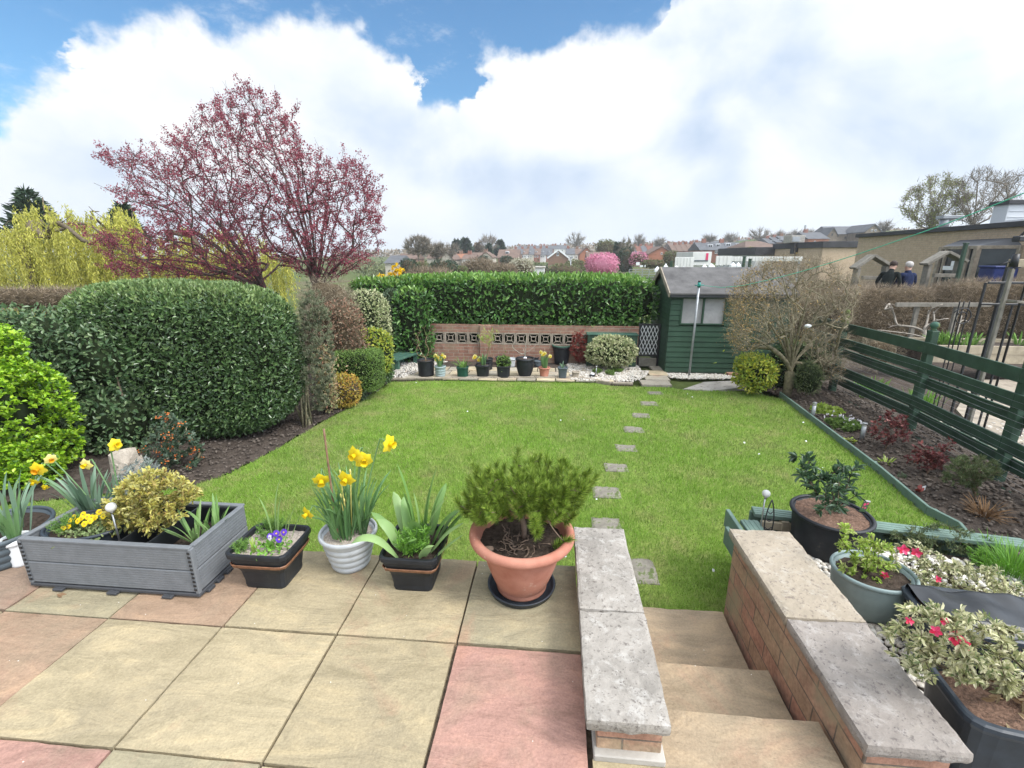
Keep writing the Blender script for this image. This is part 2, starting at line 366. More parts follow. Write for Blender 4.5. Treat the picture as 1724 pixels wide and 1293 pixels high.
# ================================================================== daylight
def build_world():
    w = bpy.data.worlds.new('World'); SC.world = w; w.use_nodes = True; t = w.node_tree; t.nodes.clear(); g = NT(t)
    EL, AZ = math.radians(50), math.radians(112)
    d = g.n('ShaderNodeTexCoord').outputs['Generated']
    sx = g.n('ShaderNodeSeparateXYZ', {0: d}); x, y, z = sx.outputs
    az = g.math('ARCTAN2', x, y); el = g.math('ARCSINE', z)
    # height of the cloud bank's top by compass bearing
    edge = [(-60, 225), (0, 195), (40, 165), (118, 118), (128, 66), (200, 40), (230, 30), (300, 46), (400, 38), (480, 30), (540, 14), (600, 30), (630, 60), (665, 92), (695, 130), (705, 172), (728, 182), (758, 176), (776, 150), (786, 105), (840, 75), (890, 96), (950, 78), (1000, 46), (1060, 48), (1120, 34), (1130, -5), (1180, -40), (1300, -160), (1500, -300)]
    fc = g.n('ShaderNodeFloatCurve'); a0, a1, e1 = -.95, .95, .9
    cm = fc.mapping; cv = cm.curves[0]; pts = []
    for px, py in edge:
        r = ray(px, py); r /= np.linalg.norm(r); pts.append((math.atan2(r[0], r[1]), math.asin(r[2])))
    pts = [((p-a0)/(a1-a0), e/e1) for p, e in pts]
    pts = [(0., pts[0][1]*.92)]+[p for p in pts if 0.01 < p[0] < .99]+[(1., .95)]
    cv.points[0].location = pts[0]; cv.points[1].location = pts[-1]
    for p in pts[1:-1]: cv.points.new(*p)
    cm.update(); az = g.math('ADD', az, g.math('MULTIPLY', g.math('SUBTRACT', g.noise(g.mapping(d, (1, 1, 1.6), (.3, .2, .5)), 10, 8, .6), .5), .17)); t.links.new(g.n('ShaderNodeMapRange', {0: az, 1: a0, 2: a1}).outputs[0], fc.inputs['Value'])
    top = g.math('MULTIPLY', fc.outputs[0], e1)
    warp = g.math('ADD', g.math('MULTIPLY', g.math('SUBTRACT', g.noise(d, 8, 9, .56), .54), .15), g.math('MULTIPLY', g.math('SUBTRACT', g.noise(d, 26, 8, .62), .5), .05))
    dif = g.math('ADD', g.math('SUBTRACT', top, el), warp)
    m = g.n('ShaderNodeMapRange', {0: dif, 1: -.016, 2: .026}, interpolation_type='SMOOTHSTEP').outputs[0]
    hi = g.math('MULTIPLY', g.n('ShaderNodeMapRange', {0: el, 1: .55, 2: .8}, interpolation_type='SMOOTHSTEP').outputs[0],
                g.n('ShaderNodeMapRange', {0: g.noise(d, 2.4, 6), 1: .36, 2: .52}, interpolation_type='SMOOTHSTEP').outputs[0])
    back = g.n('ShaderNodeMapRange', {0: y, 1: .3, 2: -.1}, interpolation_type='SMOOTHSTEP').outputs[0]
    wisp = g.math('MULTIPLY', g.n('ShaderNodeMapRange', {0: g.noise(g.mapping(d, (1, 1, 2.4)), 5.5, 8, .7), 1: .54, 2: .78}, interpolation_type='SMOOTHSTEP').outputs[0], .55)
    mask = g.math('MAXIMUM', g.math('MAXIMUM', m, wisp), g.math('MAXIMUM', hi, back))
    # billows: white crests, pale blue-grey bellies
    n1 = g.noise(g.mapping(d, (1, 1, 1.7)), 3.1, 7, .52, .35); n2 = g.noise(d, 7.5, 6, .5)
    sh = g.math('ADD', g.math('MULTIPLY', n1, .72), g.math('MULTIPLY', n2, .28))
    sh = g.math('ADD', sh, g.math('MULTIPLY', g.n('ShaderNodeMapRange', {0: dif, 1: .26, 2: .0}).outputs[0], .1))
    cc = g.ramp(sh, [(.36, (.47, .60, .80)), (.45, (.66, .76, .90)), (.53, (.83, .89, .965)), (.62, (.97, .985, 1.))])
    hz = g.n('ShaderNodeMapRange', {0: el, 1: .2, 2: 0.}, interpolation_type='SMOOTHSTEP').outputs[0]
    cc = g.mix(g.math('MULTIPLY', hz, .7), cc, (.80, .885, .985))
    # cloud brightened towards the veiled sun, mostly out of view, as added fill light
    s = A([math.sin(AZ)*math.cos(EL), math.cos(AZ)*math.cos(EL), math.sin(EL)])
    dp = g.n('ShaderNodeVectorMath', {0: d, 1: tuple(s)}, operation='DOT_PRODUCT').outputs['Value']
    fill_glow = g.n('ShaderNodeMapRange', {0: dp, 1: .25, 2: 1., 3: 1., 4: 3.4}, interpolation_type='SMOOTHSTEP').outputs[0]
    sky = g.n('ShaderNodeTexSky', sky_type='NISHITA', sun_disc=False, sun_elevation=EL, sun_rotation=AZ, air_density=1.1, dust_density=.6, ozone_density=2.2)
    b1 = g.n('ShaderNodeBackground', {0: g.mix(1., sky.outputs[0], (.58, .92, 1.08, 1), 'MULTIPLY'), 1: .088}).outputs[0]
    b2 = g.n('ShaderNodeBackground', {0: cc, 1: g.math('MULTIPLY', fill_glow, CLOUD)}).outputs[0]
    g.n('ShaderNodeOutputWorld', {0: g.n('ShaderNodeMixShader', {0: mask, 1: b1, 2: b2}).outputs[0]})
    sun = bpy.data.objects.new('sun', bpy.data.lights.new('sun', 'SUN')); COL.objects.link(sun)
    sun.data.energy = 1.8; sun.data.angle = math.radians(16); sun.data.color = (1, .96, .9)
    sun.rotation_euler = Vector(s).to_track_quat('Z', 'Y').to_euler(); sun.location = (6, -3, 12)
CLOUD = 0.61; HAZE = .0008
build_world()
SC.view_settings.view_transform = 'Standard'; SC.view_settings.look = 'None'; SC.view_settings.gamma = 1; SC.view_settings.exposure = .86
SC.cycles.max_bounces = 6; SC.cycles.transparent_max_bounces = 4; SC.cycles.diffuse_bounces = 3
# ================================================================== materials
pmat('soil', (.075, .06, .05), .9, .4, 14, .9, 45, .12, dist=.03)
pmat('joint_sand', (.10, .08, .06), .95, .5, 30, .6, 90, .1)
pmat('stepstone', (.20, .185, .155), .95, .3, 12, .7, 60, .1, spots=((.10, .13, .05), 14, .55))
pmat('potting', (.06, .045, .035), .92, .5, 40, .9, 120, .15, dist=.01)
pmat('bark_mulch', (.17, .105, .075), .85, .55, 70, .9, 140, .2, dist=.01)
pmat('grit', (.36, .31, .27), .85, .45, 90, .8, 160, .2, dist=.006)
pmat('black_plastic', (.016, .018, .022), .5, .3, 12, .08, 200, .35, spots=((.06, .055, .05), 11, .64))
pmat('navy_plastic', (.026, .034, .045), .42, .3, 12, .05, 200, .4)
pmat('grey_plastic', (.40, .42, .44), .45, .1, 12, .05, 200, .4)
pmat('sage_plastic', (.21, .275, .275), .45, .12, 10, .05, 200, .4)
pmat('bluegrey_plastic', (.27, .34, .345), .5, .12, 10, .05, 200, .4)
pmat('slate_plastic', (.07, .09, .105), .5, .2, 10, .05, 200, .4)
pmat('green_plastic', (.012, .06, .04), .45, .2, 10, .05, 200, .4)
pmat('terracotta', (.40, .155, .105), .75, .13, 5, .3, 130, .2, c2=(.50, .24, .175), spots=((.52, .33, .26), 7, .62))
pmat('copper_band', (.2, .09, .045), .5, .4, 30, .2, 90, .5)
pmat('composite', (.15, .16, .172), .6, .1, 20, .35, 90, .3)
pmat('dark_composite', (.055, .058, .065), .6, .15, 20, .2, 90, .3)
pmat('liner', (.012, .014, .017), .4, .3, 10, .2, 30, .5)
pmat('green_paint', (.034, .070, .046), .55, .25, 6, .25, 60, .35, spots=((.05, .10, .045), 5, .62))
pmat('shed_paint', (.029, .068, .043), .55, .16, 5, .2, 70, .35)
pmat('weathered_green', (.05, .115, .085), .7, .25, 6, .3, 60, .25, spots=((.13, .15, .06), 6, .6))
pmat('mossy_green', (.10, .15, .035), .85, .35, 14, .4, 60, .2)
pmat('decking_green', (.13, .195, .165), .65, .16, 8, .25, 80, .3)
pmat('pale_timber', (.36, .31, .23), .8, .2, 9, .3, 70, .2)
pmat('grey_timber', (.22, .205, .175), .8, .25, 9, .3, 70, .2)
pmat('white_paint', (.72, .74, .76), .5, .06, 8, .05, 60, .4)
pmat('off_white', (.55, .55, .53), .6, .12, 3, .1, 60, .3)
pmat('black_metal', (.02, .021, .025), .45, .2, 10, .05, 90, .5)
pmat('steel', (.42, .43, .44), .35, .1, 20, .05, 90, .5, metal=.85)
pmat('galvanised', (.33, .35, .37), .5, .15, 20, .1, 90, .5, metal=.5)
pmat('roofing_felt', (.095, .093, .094), .95, .25, 3, .6, 160, .15, c2=(.145, .142, .142))
pmat('concrete', (.36, .34, .31), .9, .2, 6, .5, 70, .15, spots=((.16, .15, .13), 9, .58))
pmat('kerbstone', (.30, .26, .21), .9, .25, 9, .5, 70, .15)
pmat('stump_stone', (.33, .29, .24), .9, .25, 14, .9, 40, .15, dist=.02)
pmat('bamboo', (.20, .12, .075), .6, .3, 40, .2, 60, .3)
pmat('bark', (.13, .105, .075), .9, .35, 18, .8, 60, .15, dist=.01)
pmat('lichen_bark', (.17, .155, .10), .9, .35, 18, .8, 60, .15, c2=(.27, .24, .16), dist=.01)
pmat('pale_bark', (.30, .27, .23), .85, .25, 18, .5, 60, .15)
pmat('twig_brown', (.15, .105, .075), .9, .3, 10, 0, 60, .15)
pmat('twig_tan', (.27, .205, .13), .9, .3, 6, 0, 60, .15, c2=(.31, .22, .13))
pmat('twig_grey', (.20, .17, .14), .9, .3, 6, 0, 60, .15)
pmat('plum_bark', (.085, .06, .055), .9, .3, 10, .4, 40, .15)
pmat('pine_bark', (.17, .125, .095), .9, .3, 30, .6, 80, .15)
pmat('stem_green', (.10, .2, .06), .5, .25, 20, 0, 60, .4)
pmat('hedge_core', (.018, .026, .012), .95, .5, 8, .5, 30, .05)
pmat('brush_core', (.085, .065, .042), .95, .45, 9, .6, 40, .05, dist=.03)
pmat('glass', (.02, .03, .035), .1, .2, 3, 0, 60, .6)
pmat('window_cover', (.33, .33, .34), .8, .16, 4, .3, 25, .2, dist=.02)
pmat('skin', (.5, .32, .25), .6, .08, 20, 0, 60, .3)
pmat('navy_cloth', (.018, .026, .065), .9, .3, 14, .3, 90, .1)
pmat('dark_cloth', (.014, .018, .018), .9, .3, 14, .3, 90, .1)
pmat('trousers', (.03, .03, .035), .9, .3, 14, .3, 90, .1)
pmat('grey_hair', (.45, .43, .41), .7, .25, 60, .3, 120, .2)
pmat('dark_hair', (.05, .035, .03), .7, .25, 60, .3, 120, .2)
pmat('line_cord', (.10, .52, .36), .6, .1, 30, 0)
pmat('teal_plastic', (.01, .2, .17), .4, .1, 10, 0)
pmat('blue_plastic', (.015, .03, .14), .5, .15, 10, .05)
# sandstone flags: tint per flag from the colour attribute, riven streaks and specks
def sandstone(name, strength=1., tint=None):
    m, t = newmat(name); g = NT(t); o = g.obj()
    base = g.n('ShaderNodeAttribute', attribute_name='col').outputs['Color'] if tint is None else g.mix(0., tint, tint)
    st = g.noise(g.mapping(o, (1., 2.9, 2), (0, 0, .72)), 2.8, 9, .62, 1.1)
    st2 = g.noise(o, 2.6, 6, .6, .8)
    col = g.mul(base, g.ramp(st, [(.33, (.80, .80, .78)), (.5, (1., 1., 1.)), (.67, (1.2, 1.17, 1.12))]))
    col = g.mix(g.ramp(st2, [(.50, 0.), (.68, .42)]), col, (.215, .185, .13))
    col = g.mix(g.ramp(g.noise(o, 1.7, 6, .65, 1.), [(.56, 0.), (.74, .42)]), col, (.40, .205, .14))
    col = g.mul(col, g.ramp(g.noise(o, 95, 4, .7), [(.25, .78), (.75, 1.15)]))
    col = g.mul(col, g.ramp(g.noise(o, 22, 6, .7), [(.3, .91), (.7, 1.07)]))
    vo = g.n('ShaderNodeTexVoronoi', {'Vector': o, 'Scale': 21., 'Randomness': 1.})
    sp = g.math('MULTIPLY', g.math('LESS_THAN', vo.outputs['Distance'], .05), g.math('GREATER_THAN', g.noise(o, 3.5, 2), .57))
    col = g.mix(sp, col, (.74, .72, .68))
    h = g.math('ADD', g.math('MULTIPLY', st, 1.), g.math('MULTIPLY', g.noise(o, 45, 6, .65), .35))
    g.out(g.pbsdf(col, .82, .2, 0, g.bump(h, .8, .02))); return m
sandstone('sandstone')
def lichen_stone(name, c, dark, pale, sc=1.):
    m, t = newmat(name); g = NT(t); o = g.obj()
    n1 = g.noise(o, 5*sc, 8, .72, .6); n2 = g.noise(o, 42*sc, 6, .7); n3 = g.noise(o, 15*sc, 7, .75, .4)
    col = g.ramp(n1, [(.3, c[0]), (.55, c[1]), (.75, c[2])])
    col = g.mix(g.ramp(n3, [(.52, 0.), (.66, .5)]), col, pale)
    col = g.mix(g.ramp(n2, [(.56, 0.), (.64, .75)]), col, dark)
    v = g.n('ShaderNodeTexVoronoi', {'Vector': g.mix(.12, o, n3), 'Scale': 60*sc}).outputs['Distance']
    col = g.mix(g.math('MULTIPLY', g.math('LESS_THAN', v, .16), g.math('GREATER_THAN', n3, .47)), col, dark)
    h = g.math('ADD', n2, g.math('MULTIPLY', n3, .8))
    g.out(g.pbsdf(col, .92, .15, 0, g.bump(h, .8, .007))); return m
lichen_stone('coping_grey', ((.20, .185, .165), (.32, .295, .265), (.40, .37, .335)), (.11, .095, .085), (.52, .50, .47))
lichen_stone('coping_buff', ((.26, .225, .175), (.35, .30, .235), (.30, .265, .225)), (.17, .14, .12), (.46, .425, .37), .8)
lichen_stone('coping_worn', ((.215, .19, .17), (.29, .26, .235), (.34, .305, .265)), (.12, .105, .10), (.46, .435, .41), .9)
brickmat('step_brick', (.40, .215, .155), (.37, .265, .175), (.17, .135, .11), .29, .10, .004, .3, .8, (.31, .27, .18))
brickmat('garden_brick', (.25, .13, .095), (.31, .185, .135), (.30, .25, .20), .225, .075, .007, .35, .5, (.25, .19, .13))
brickmat('buff_brick', (.47, .355, .245), (.52, .40, .285), (.40, .33, .25), .225, .078, .008, .16, .3)
brickmat('far_brick', (.27, .105, .07), (.22, .09, .065), (.3, .24, .2), .45, .15, .01, .2, .1)
brickmat('orange_brick', (.38, .14, .075), (.34, .125, .07), (.36, .24, .18), .45, .15, .01, .18, .1)
brickmat('brown_brick', (.23, .13, .085), (.20, .115, .08), (.28, .22, .17), .45, .15, .01, .2, .1)
pmat('slate_roof', (.10, .105, .115), .8, .2, 1.2, .3, 12, .25)
pmat('brown_roof', (.15, .105, .085), .85, .2, 1.2, .3, 12, .2)
pmat('red_roof', (.17, .07, .05), .85, .2, 1.2, .3, 12, .2)
pmat('orange_roof', (.27, .13, .08), .85, .2, 1.2, .3, 12, .2)
pmat('pale_render', (.50, .46, .39), .85, .12, .9, .2, 12, .2)
pmat('white_render', (.66, .66, .65), .8, .1, .9, .2, 12, .2)
pmat('church_stone', (.20, .165, .125), .9, .3, 1.5, .3, 6, .15)
pmat('flat_roof_edge', (.045, .045, .05), .7, .2, 2, .1, 20, .3)
pmat('ridged_metal', (.62, .65, .68), .5, .06, .7, .1, 20, .4)
# ground
def ground_mat():
    m, t = newmat('terrain'); g = NT(t); o = g.obj()
    col = g.ramp(g.noise(o, .06, 6, .6), [(.35, (.05, .075, .02)), (.5, (.085, .11, .035)), (.65, (.12, .095, .06))])
    col = g.mul(col, g.ramp(g.noise(o, 3, 5), [(.3, .75), (.7, 1.25)]))
    g.out(g.pbsdf(col, .9, .1, 0, g.bump(g.noise(o, 8, 5), .5, .1)))
ground_mat()
def lawn_cols(g, o):
    """turf tint: broad lush and tired areas"""
    n = g.noise(o, .55, 4, .55); n2 = g.noise(o, 2.6, 5, .62); n3 = g.noise(o, 9, 4)
    return n, n2, n3
def lawn_mats():
    m, t = newmat('turf'); g = NT(t); o = g.obj(); n, n2, n3 = lawn_cols(g, o)
    col = g.ramp(n2, [(.3, (.13, .20, .04)), (.5, (.18, .27, .05)), (.7, (.25, .27, .09))])
    col = g.mul(col, g.ramp(g.noise(o, 120, 3), [(.3, .65), (.7, 1.3)]))
    g.out(g.pbsdf(col, .9, .1, 0, g.bump(g.noise(o, 150, 3), .8, .02)))
    m, t = newmat('grass_blade'); g = NT(t); o = g.obj(); n, n2, n3 = lawn_cols(g, o)
    rp = g.n('ShaderNodeNewGeometry').outputs['Random Per Island']
    c1 = g.ramp(rp, [(0., (.125, .24, .028)), (.4, (.20, .365, .042)), (.75, (.28, .45, .07)), (.93, (.31, .41, .12)), (1., (.42, .38, .21))])
    c2 = g.ramp(rp, [(0., (.18, .25, .075)), (.5, (.27, .33, .115)), (1., (.40, .36, .20))])
    f = g.math('ADD', g.math('MULTIPLY', n, .55), g.math('MULTIPLY', n2, .45))
    col = g.mix(g.ramp(f, [(.45, 0.), (.62, .8)]), c1, c2)
    col = g.mix(g.ramp(g.noise(o, 1.3, 5, .65, .5), [(.60, 0.), (.72, .55)]), col, (.36, .33, .15))
    col = g.mul(col, g.ramp(n3, [(.3, .78), (.7, 1.2)]))
    p = g.pbsdf(col, .55, .25); tr = g.n('ShaderNodeBsdfTranslucent', {'Color': col}).outputs[0]
    g.out(g.n('ShaderNodeMixShader', {0: .3, 1: p, 2: tr}).outputs[0])
lawn_mats()
def pebblemat(name, cols, rough=.7):
    m, t = newmat(name); g = NT(t)
    rp = g.n('ShaderNodeNewGeometry').outputs['Random Per Island']; k = len(cols)
    col = g.mul(g.ramp(rp, [((i+.5)/k, c) for i, c in enumerate(cols)]), g.ramp(g.noise(g.obj(), 60, 4), [(.3, .85), (.7, 1.1)]))
    g.out(g.pbsdf(col, rough, .3, 0, g.bump(g.noise(g.obj(), 130, 3), .3, .004)))
pebblemat('white_pebble', [(.62, .59, .53), (.70, .68, .63), (.55, .50, .42), (.74, .73, .70), (.48, .44, .38)])
pebblemat('grey_pebble', [(.48, .45, .40), (.60, .57, .52), (.38, .35, .31), (.66, .64, .60), (.44, .38, .31)])
pebblemat('clod', [(.085, .068, .056), (.115, .094, .078), (.06, .048, .04), (.15, .125, .105)], .95)
# ================================================================== terrain
def hgt(x, y):
    r = np.hypot(x, y); az = np.arctan2(x, np.maximum(y, .1))
    sm = lambda a, b, v: (lambda u: u*u*(3-2*u))(np.clip((v-a)/(b-a), 0, 1))
    h = np.full_like(r, L-.06)
    h = h+sm(9., 14., x)*sm(12.5, 15, y)*.5
    h = h-sm(22, 45, r)*.9*(1-sm(.1, .4, az))
    h = h+sm(70, 260, r)*(2.6+sm(.02, .55, az)*9)-sm(330, 700, r)*4
    h = h-sm(-1., -3., y)*.0
    return h
gx = np.sinh(np.linspace(-6.6, 6.6, 150))*2.2; gy = np.concatenate([np.linspace(-30, 20, 60)[:-1], 20*np.exp(np.linspace(0, 3.8, 90))])
X_, Y_ = np.meshgrid(gx, gy); Z_ = hgt(X_, Y_)
ni = len(gx); ii = (np.arange(len(gy)-1)[:, None]*ni+np.arange(ni-1)[None]).ravel()
struct('ground', MB().add(np.stack([X_, Y_, Z_], -1), np.stack([ii, ii+1, ii+ni+1, ii+ni], 1), 0, True), 'terrain')
# ================================================================== lawn
W = lambda pts, z=L: [tuple(at(px, py, z=z)[:2]) for px, py in pts]
lawn_left = W([(657, 643), (640, 655), (600, 680), (540, 712), (480, 748), (440, 770), (380, 800), (310, 822)])
lawn_right = W([(1322, 673), (1400, 735), (1480, 797), (1560, 866), (1612, 893)])
kerb_front = W([(657, 643), (700, 642), (760, 641), (830, 640.5), (900, 640.5), (975, 641), (1003, 645), (1030, 650), (1066, 651)])
LAWN = [(-5.6, 2.44), (.3, 2.44), (1.2, 2.44), (1.4, 2.9), (3.3, 2.6)]+lawn_right[::-1]+W([(1255, 660), (1150, 656), (1120, 652)])+kerb_front[::-1]+lawn_left[1:]+[(-4.6, 3.75), (-5.6, 3.4)]
def inpoly(P, poly_):
    x, y = P[:, 0], P[:, 1]; c = np.zeros(len(P), bool); q = A(poly_); j = len(q)-1
    for i in range(len(q)):
        xi, yi, xj, yj = *q[i], *q[j]
        c ^= ((yi > y) != (yj > y)) & (x < (xj-xi)*(y-yi)/(yj-yi+1e-12)+xi); j = i
    return c
struct('lawn', poly(MB(), LAWN, L), 'turf')
stones = []   # stepping stones: photo-surveyed centres and sizes (m)
for i, (px, py, w, d) in enumerate([(1072, 962, .30, .30), (1021, 886, .27, .27), (1021, 830, .29, .24), (1038, 788, .27, .22), (1054, 755, .27, .22), (1067, 724, .28, .23), (1079, 700, .28, .22), (1092, 680, .28, .22), (1103, 662, .27, .22)]):
    p = at(px, py, z=L); stones.append((p[0], p[1], w, d, rng.normal()*.06))
names = ['largest grey stepping stone in the lawn, right beside the steps', 'grey stepping stone half hidden by the left coping end', 'mossy stepping stone just beyond the left coping, second whole one from the steps', 'fourth grey stepping stone from the steps in the lawn', 'fifth grey stepping stone from the steps, middle of the row', 'sixth stepping stone from the steps, grey and sunk in grass', 'third stepping stone from the shed path, grey', 'second stepping stone from the shed path, grey', 'farthest stepping stone, next to the path by the shed']
for i, (x, y, w, d, a) in enumerate(stones):
    mb = noisybox(MB(), (x-w/2, y-d/2, L-.03), (x+w/2, y+d/2, L+.013), (9, 8, 1), .010, 50+i)
    o = solo('stepping_stone', names[i], 'stepping stone', mb, 'stepstone', (x, y, L), 'stepping stones across the lawn')
def grass():
    n = 640000; P = np.stack([rng.uniform(-5.6, 4.4, n), rng.uniform(2.42, 8.75, n)], 1); r = np.hypot(P[:, 0], P[:, 1]+.3)
    P = P[rng.uniform(size=n) < np.clip((3.6/r)**1.35, .25, 1)]; P = P[inpoly(P, LAWN)]
    for x, y, w, d, a in stones:
        e = .03; q = np.abs(P-A([x, y])); P = P[~((q[:, 0] < w/2-e) & (q[:, 1] < d/2-e))]
    r = np.hypot(P[:, 0], P[:, 1]); n = len(P)
    tall = 1+.35*lumpf(3, 8, 1, 9)(np.c_[P, np.zeros(n)])
    ln = rng.uniform(.024, .052, n)*tall; w = np.clip(.0022*r*.55, .003, .0075)*rng.uniform(.7, 1.2, n)
    ang = rng.uniform(0, 2*PI, n); lean = np.abs(rng.normal(.0, .62, n))
    ax = np.stack([np.cos(ang)*np.sin(lean), np.sin(ang)*np.sin(lean), np.cos(lean)], 1)
    sd = unit(np.cross(ax, rng.normal(size=(n, 3)))); B = np.c_[P, np.full(n, L-.002)]
    V = np.stack([B-sd*w[:, None]*.5, B+sd*w[:, None]*.5, B+ax*ln[:, None]], 1).reshape(-1, 3)
    F = np.arange(3*n).reshape(-1, 3)
    solo('grass', 'short green mown grass covering the lawn', None, MB().add(V, F), 'grass_blade', kind='stuff')
grass()
# weeds along the patio edge and fallen petals
P = np.c_[rng.uniform(-4.2, 4, 150), rng.uniform(3, 8.4, 150)]; P = P[inpoly(P, LAWN)]; P = P[rng.uniform(size=len(P)) < .16]; P = np.c_[P, np.full(len(P), L+.03)]
solo('fallen_petals', 'small white petals scattered over the grass', None, leaves(MB(), P, rng.normal(size=P.shape)*[1, 1, .2], .028, LEAF6, .7, nrm=np.tile([0, 0, 1.], (len(P), 1))), 'white_paint', kind='stuff')
# ================================================================== flower-bed soil
def gridpoly(poly_, cell, zf):
    q = A(poly_); lo, hi = q.min(0), q.max(0); nx, ny = int((hi[0]-lo[0])/cell)+1, int((hi[1]-lo[1])/cell)+1
    xs, ys = lo[0]+np.arange(nx+1)*cell, lo[1]+np.arange(ny+1)*cell; XX, YY = np.meshgrid(xs, ys); V = np.c_[XX.ravel(), YY.ravel()]
    c = np.stack(np.meshgrid(xs[:-1]+cell/2, ys[:-1]+cell/2), -1).reshape(-1, 2); k = inpoly(c, poly_)
    i = (np.arange(ny)[:, None]*(nx+1)+np.arange(nx)[None]).ravel()[k]
    F = np.stack([i, i+1, i+nx+2, i+nx+1], 1); u, inv = np.unique(F, return_inverse=True)
    V = V[u]; return MB().add(np.c_[V, zf(V[:, 0], V[:, 1])], inv.reshape(F.shape), 0, True)
lf = lumpf(11, 14, 3, 30)
soilz = lambda base: (lambda x, y: base+.022*lf(np.c_[x, y, 0*x])+rng.normal(size=len(x))*.006)
left_bed = [(-8, 2.5), (-5.6, 2.6), (-5.6, 3.42), (-4.62, 3.77)]+lawn_left[::-1]+[(-3.1, 8.5), (-3.6, 9.9), (-8, 9.9)]
struct('left_flower_bed', gridpoly(left_bed, .06, soilz(L+.006)), 'soil')
right_bed = lawn_right+[(3.4, 3.3), (3.1, 2.7), (5.2, 2.7), (5.15, 8.9), (3.6, 8.9)]
struct('right_flower_bed', gridpoly(right_bed, .05, soilz(L+.015)), 'soil')
def scatter_stones(name, label, P, size, matn, flat=.6, zj=.01):
    V, F = ICO1; n = len(P); s = rng.uniform(.6, 1.25, n)*size
    VV = V[None]*(1+.22*rng.normal(size=(n, len(V), 1)))*s[:, None, None]*np.stack([rng.uniform(.8, 1.3, n), rng.uniform(.8, 1.3, n), np.full(n, flat)], 1)[:, None]
    a = rng.uniform(0, 6.28, n); c, sn = np.cos(a)[:, None], np.sin(a)[:, None]
    VV = np.stack([VV[..., 0]*c-VV[..., 1]*sn, VV[..., 0]*sn+VV[..., 1]*c, VV[..., 2]], -1)
    Q = np.c_[P[:, :2], P[:, 2]+rng.uniform(0, zj, n)]
    return solo(name, label, None, MB().add((VV+Q[:, None]).reshape(-1, 3), (F[None]+(np.arange(n)*len(V))[:, None, None]).reshape(-1, 3), 0, True), matn, kind='stuff')
def inside(poly_, n):
    q = A(poly_); out = []; m = 0
    while m < n:
        P = rng.uniform(q.min(0), q.max(0), (n*2, 2)); P = P[inpoly(P, poly_)]; out.append(P); m += len(P)
    return np.concatenate(out)[:n]
P = inside(right_bed, 2600); scatter_stones('soil_clods', 'crumbly dark clods of soil in the right flower bed', np.c_[P, np.full(len(P), L+.02)], .018, 'clod', .7, .02)
P = inside(left_bed[3:-1]+[(-4.6, 8)], 1500); scatter_stones('soil_clods', 'crumbly dark clods of soil along the left flower bed', np.c_[P, np.full(len(P), L+.01)], .016, 'clod', .7, .02)
# ================================================================== patio of riven flags
TAN, OLV, PNK, ORG_, RED = (.35, .293, .19), (.295, .26, .175), (.345, .203, .166), (.33, .23, .16), (.275, .20, .15)
cols_x = [-4.66, -4.05, -3.45, -2.85, -2.25, -1.625, -1.03, -.43, .17]; rows_y = [2.42, 1.785, 1.18, .575, -.03, -.63, -1.2]
tints = [[TAN, OLV, RED, RED, OLV, ORG_, TAN, TAN, OLV], [TAN, OLV, PNK, TAN, ORG_, TAN, TAN, TAN, PNK], [TAN, TAN, OLV, TAN, TAN, PNK, OLV, TAN, TAN], [TAN]*9, [OLV]*9, [TAN]*9]
mb = MB(); k = 0
for r in range(len(rows_y)-1):
    for c in range(len(cols_x)-1):
        k += 1; g = .004
        x0, x1, y1, y0 = cols_x[c], cols_x[c+1], rows_y[r], rows_y[r+1]; jx = rng.normal(size=4)*.0018; t = A(tints[r][c+1])*rng.uniform(.93, 1.07)
        f1 = lumpf(100+k, 8, 2, 9); nx = 12
        noisybox(mb, (x0+g+jx[0], y0+g+jx[1], -.04), (x1-g+jx[2], y1-g+jx[3], rng.normal()*.0015), (nx, nx, 1), .0024, 200+k, 0, tuple(t))
for (x0, x1, y1, y0) in [(.18, .45, 1.31, 1.0), (.18, .45, .99, .4), (.455, 1.1, .98, .4)]:
    k += 1; noisybox(mb, (x0, y0, -.04), (x1, y1, 0), (8, 8, 1), .003, 200+k, 0, TAN)
struct('patio', mb, 'sandstone')
mb = MB(); box(mb, (-2.3, .6, -.28), (4.9, 3.58, .515), .0); box(mb, (.7, .35, -.28), (1.09, 2.2, .46), .0); struct('patio_base', mb, 'joint_sand')
# ================================================================== steps and their two low walls
st = thing('garden_steps', 'three buff sandstone steps going down between two low brick walls', 'steps', (.75, 1.9, 0))
for i, (y0, y1, z) in enumerate([(1.0, 1.535, 0), (1.36, 1.935, -.173), (1.8, 2.525, -.347)]):
    part('tread', noisybox(MB(), (.44, y0, z-.05), (1.098, y1, z), (12, 12, 2), .004, 300+i, 0, (.325, .255, .175)), 'sandstone', st)
    part('riser', box(MB(), (.77, y1-.06, z-.115), (.655, .05, .128), .003, col=(.37, .29, .19)), 'step_brick', st)
wl = thing('garden_wall', 'low brick wall with grey speckled coping left of the steps', 'wall', (.3, 1.9, L))
part('brickwork', box(MB(), (.315, 1.915, -.185), (.235, 1.17, .67), .003), 'step_brick', wl)
part('footing', box(MB(), (.315, 1.36, .012), (.26, .12, .03), .004), 'concrete', wl)
for i, (y0, y1) in enumerate([(1.295, 1.838), (1.842, 2.53)]):
    part('coping_stone', noisybox(MB(), (.15, y0, .145), (.455, y1, .2), (18, 34, 3), .0045, 320+i), 'coping_grey', wl)
wr = thing('garden_wall', 'low red brick wall with worn buff coping right of the steps', 'wall', (1.27, 1.9, L))
part('brickwork', box(MB(), (1.26, 1.94, -.185), (.28, 1.24, .67), .003), 'step_brick', wr)
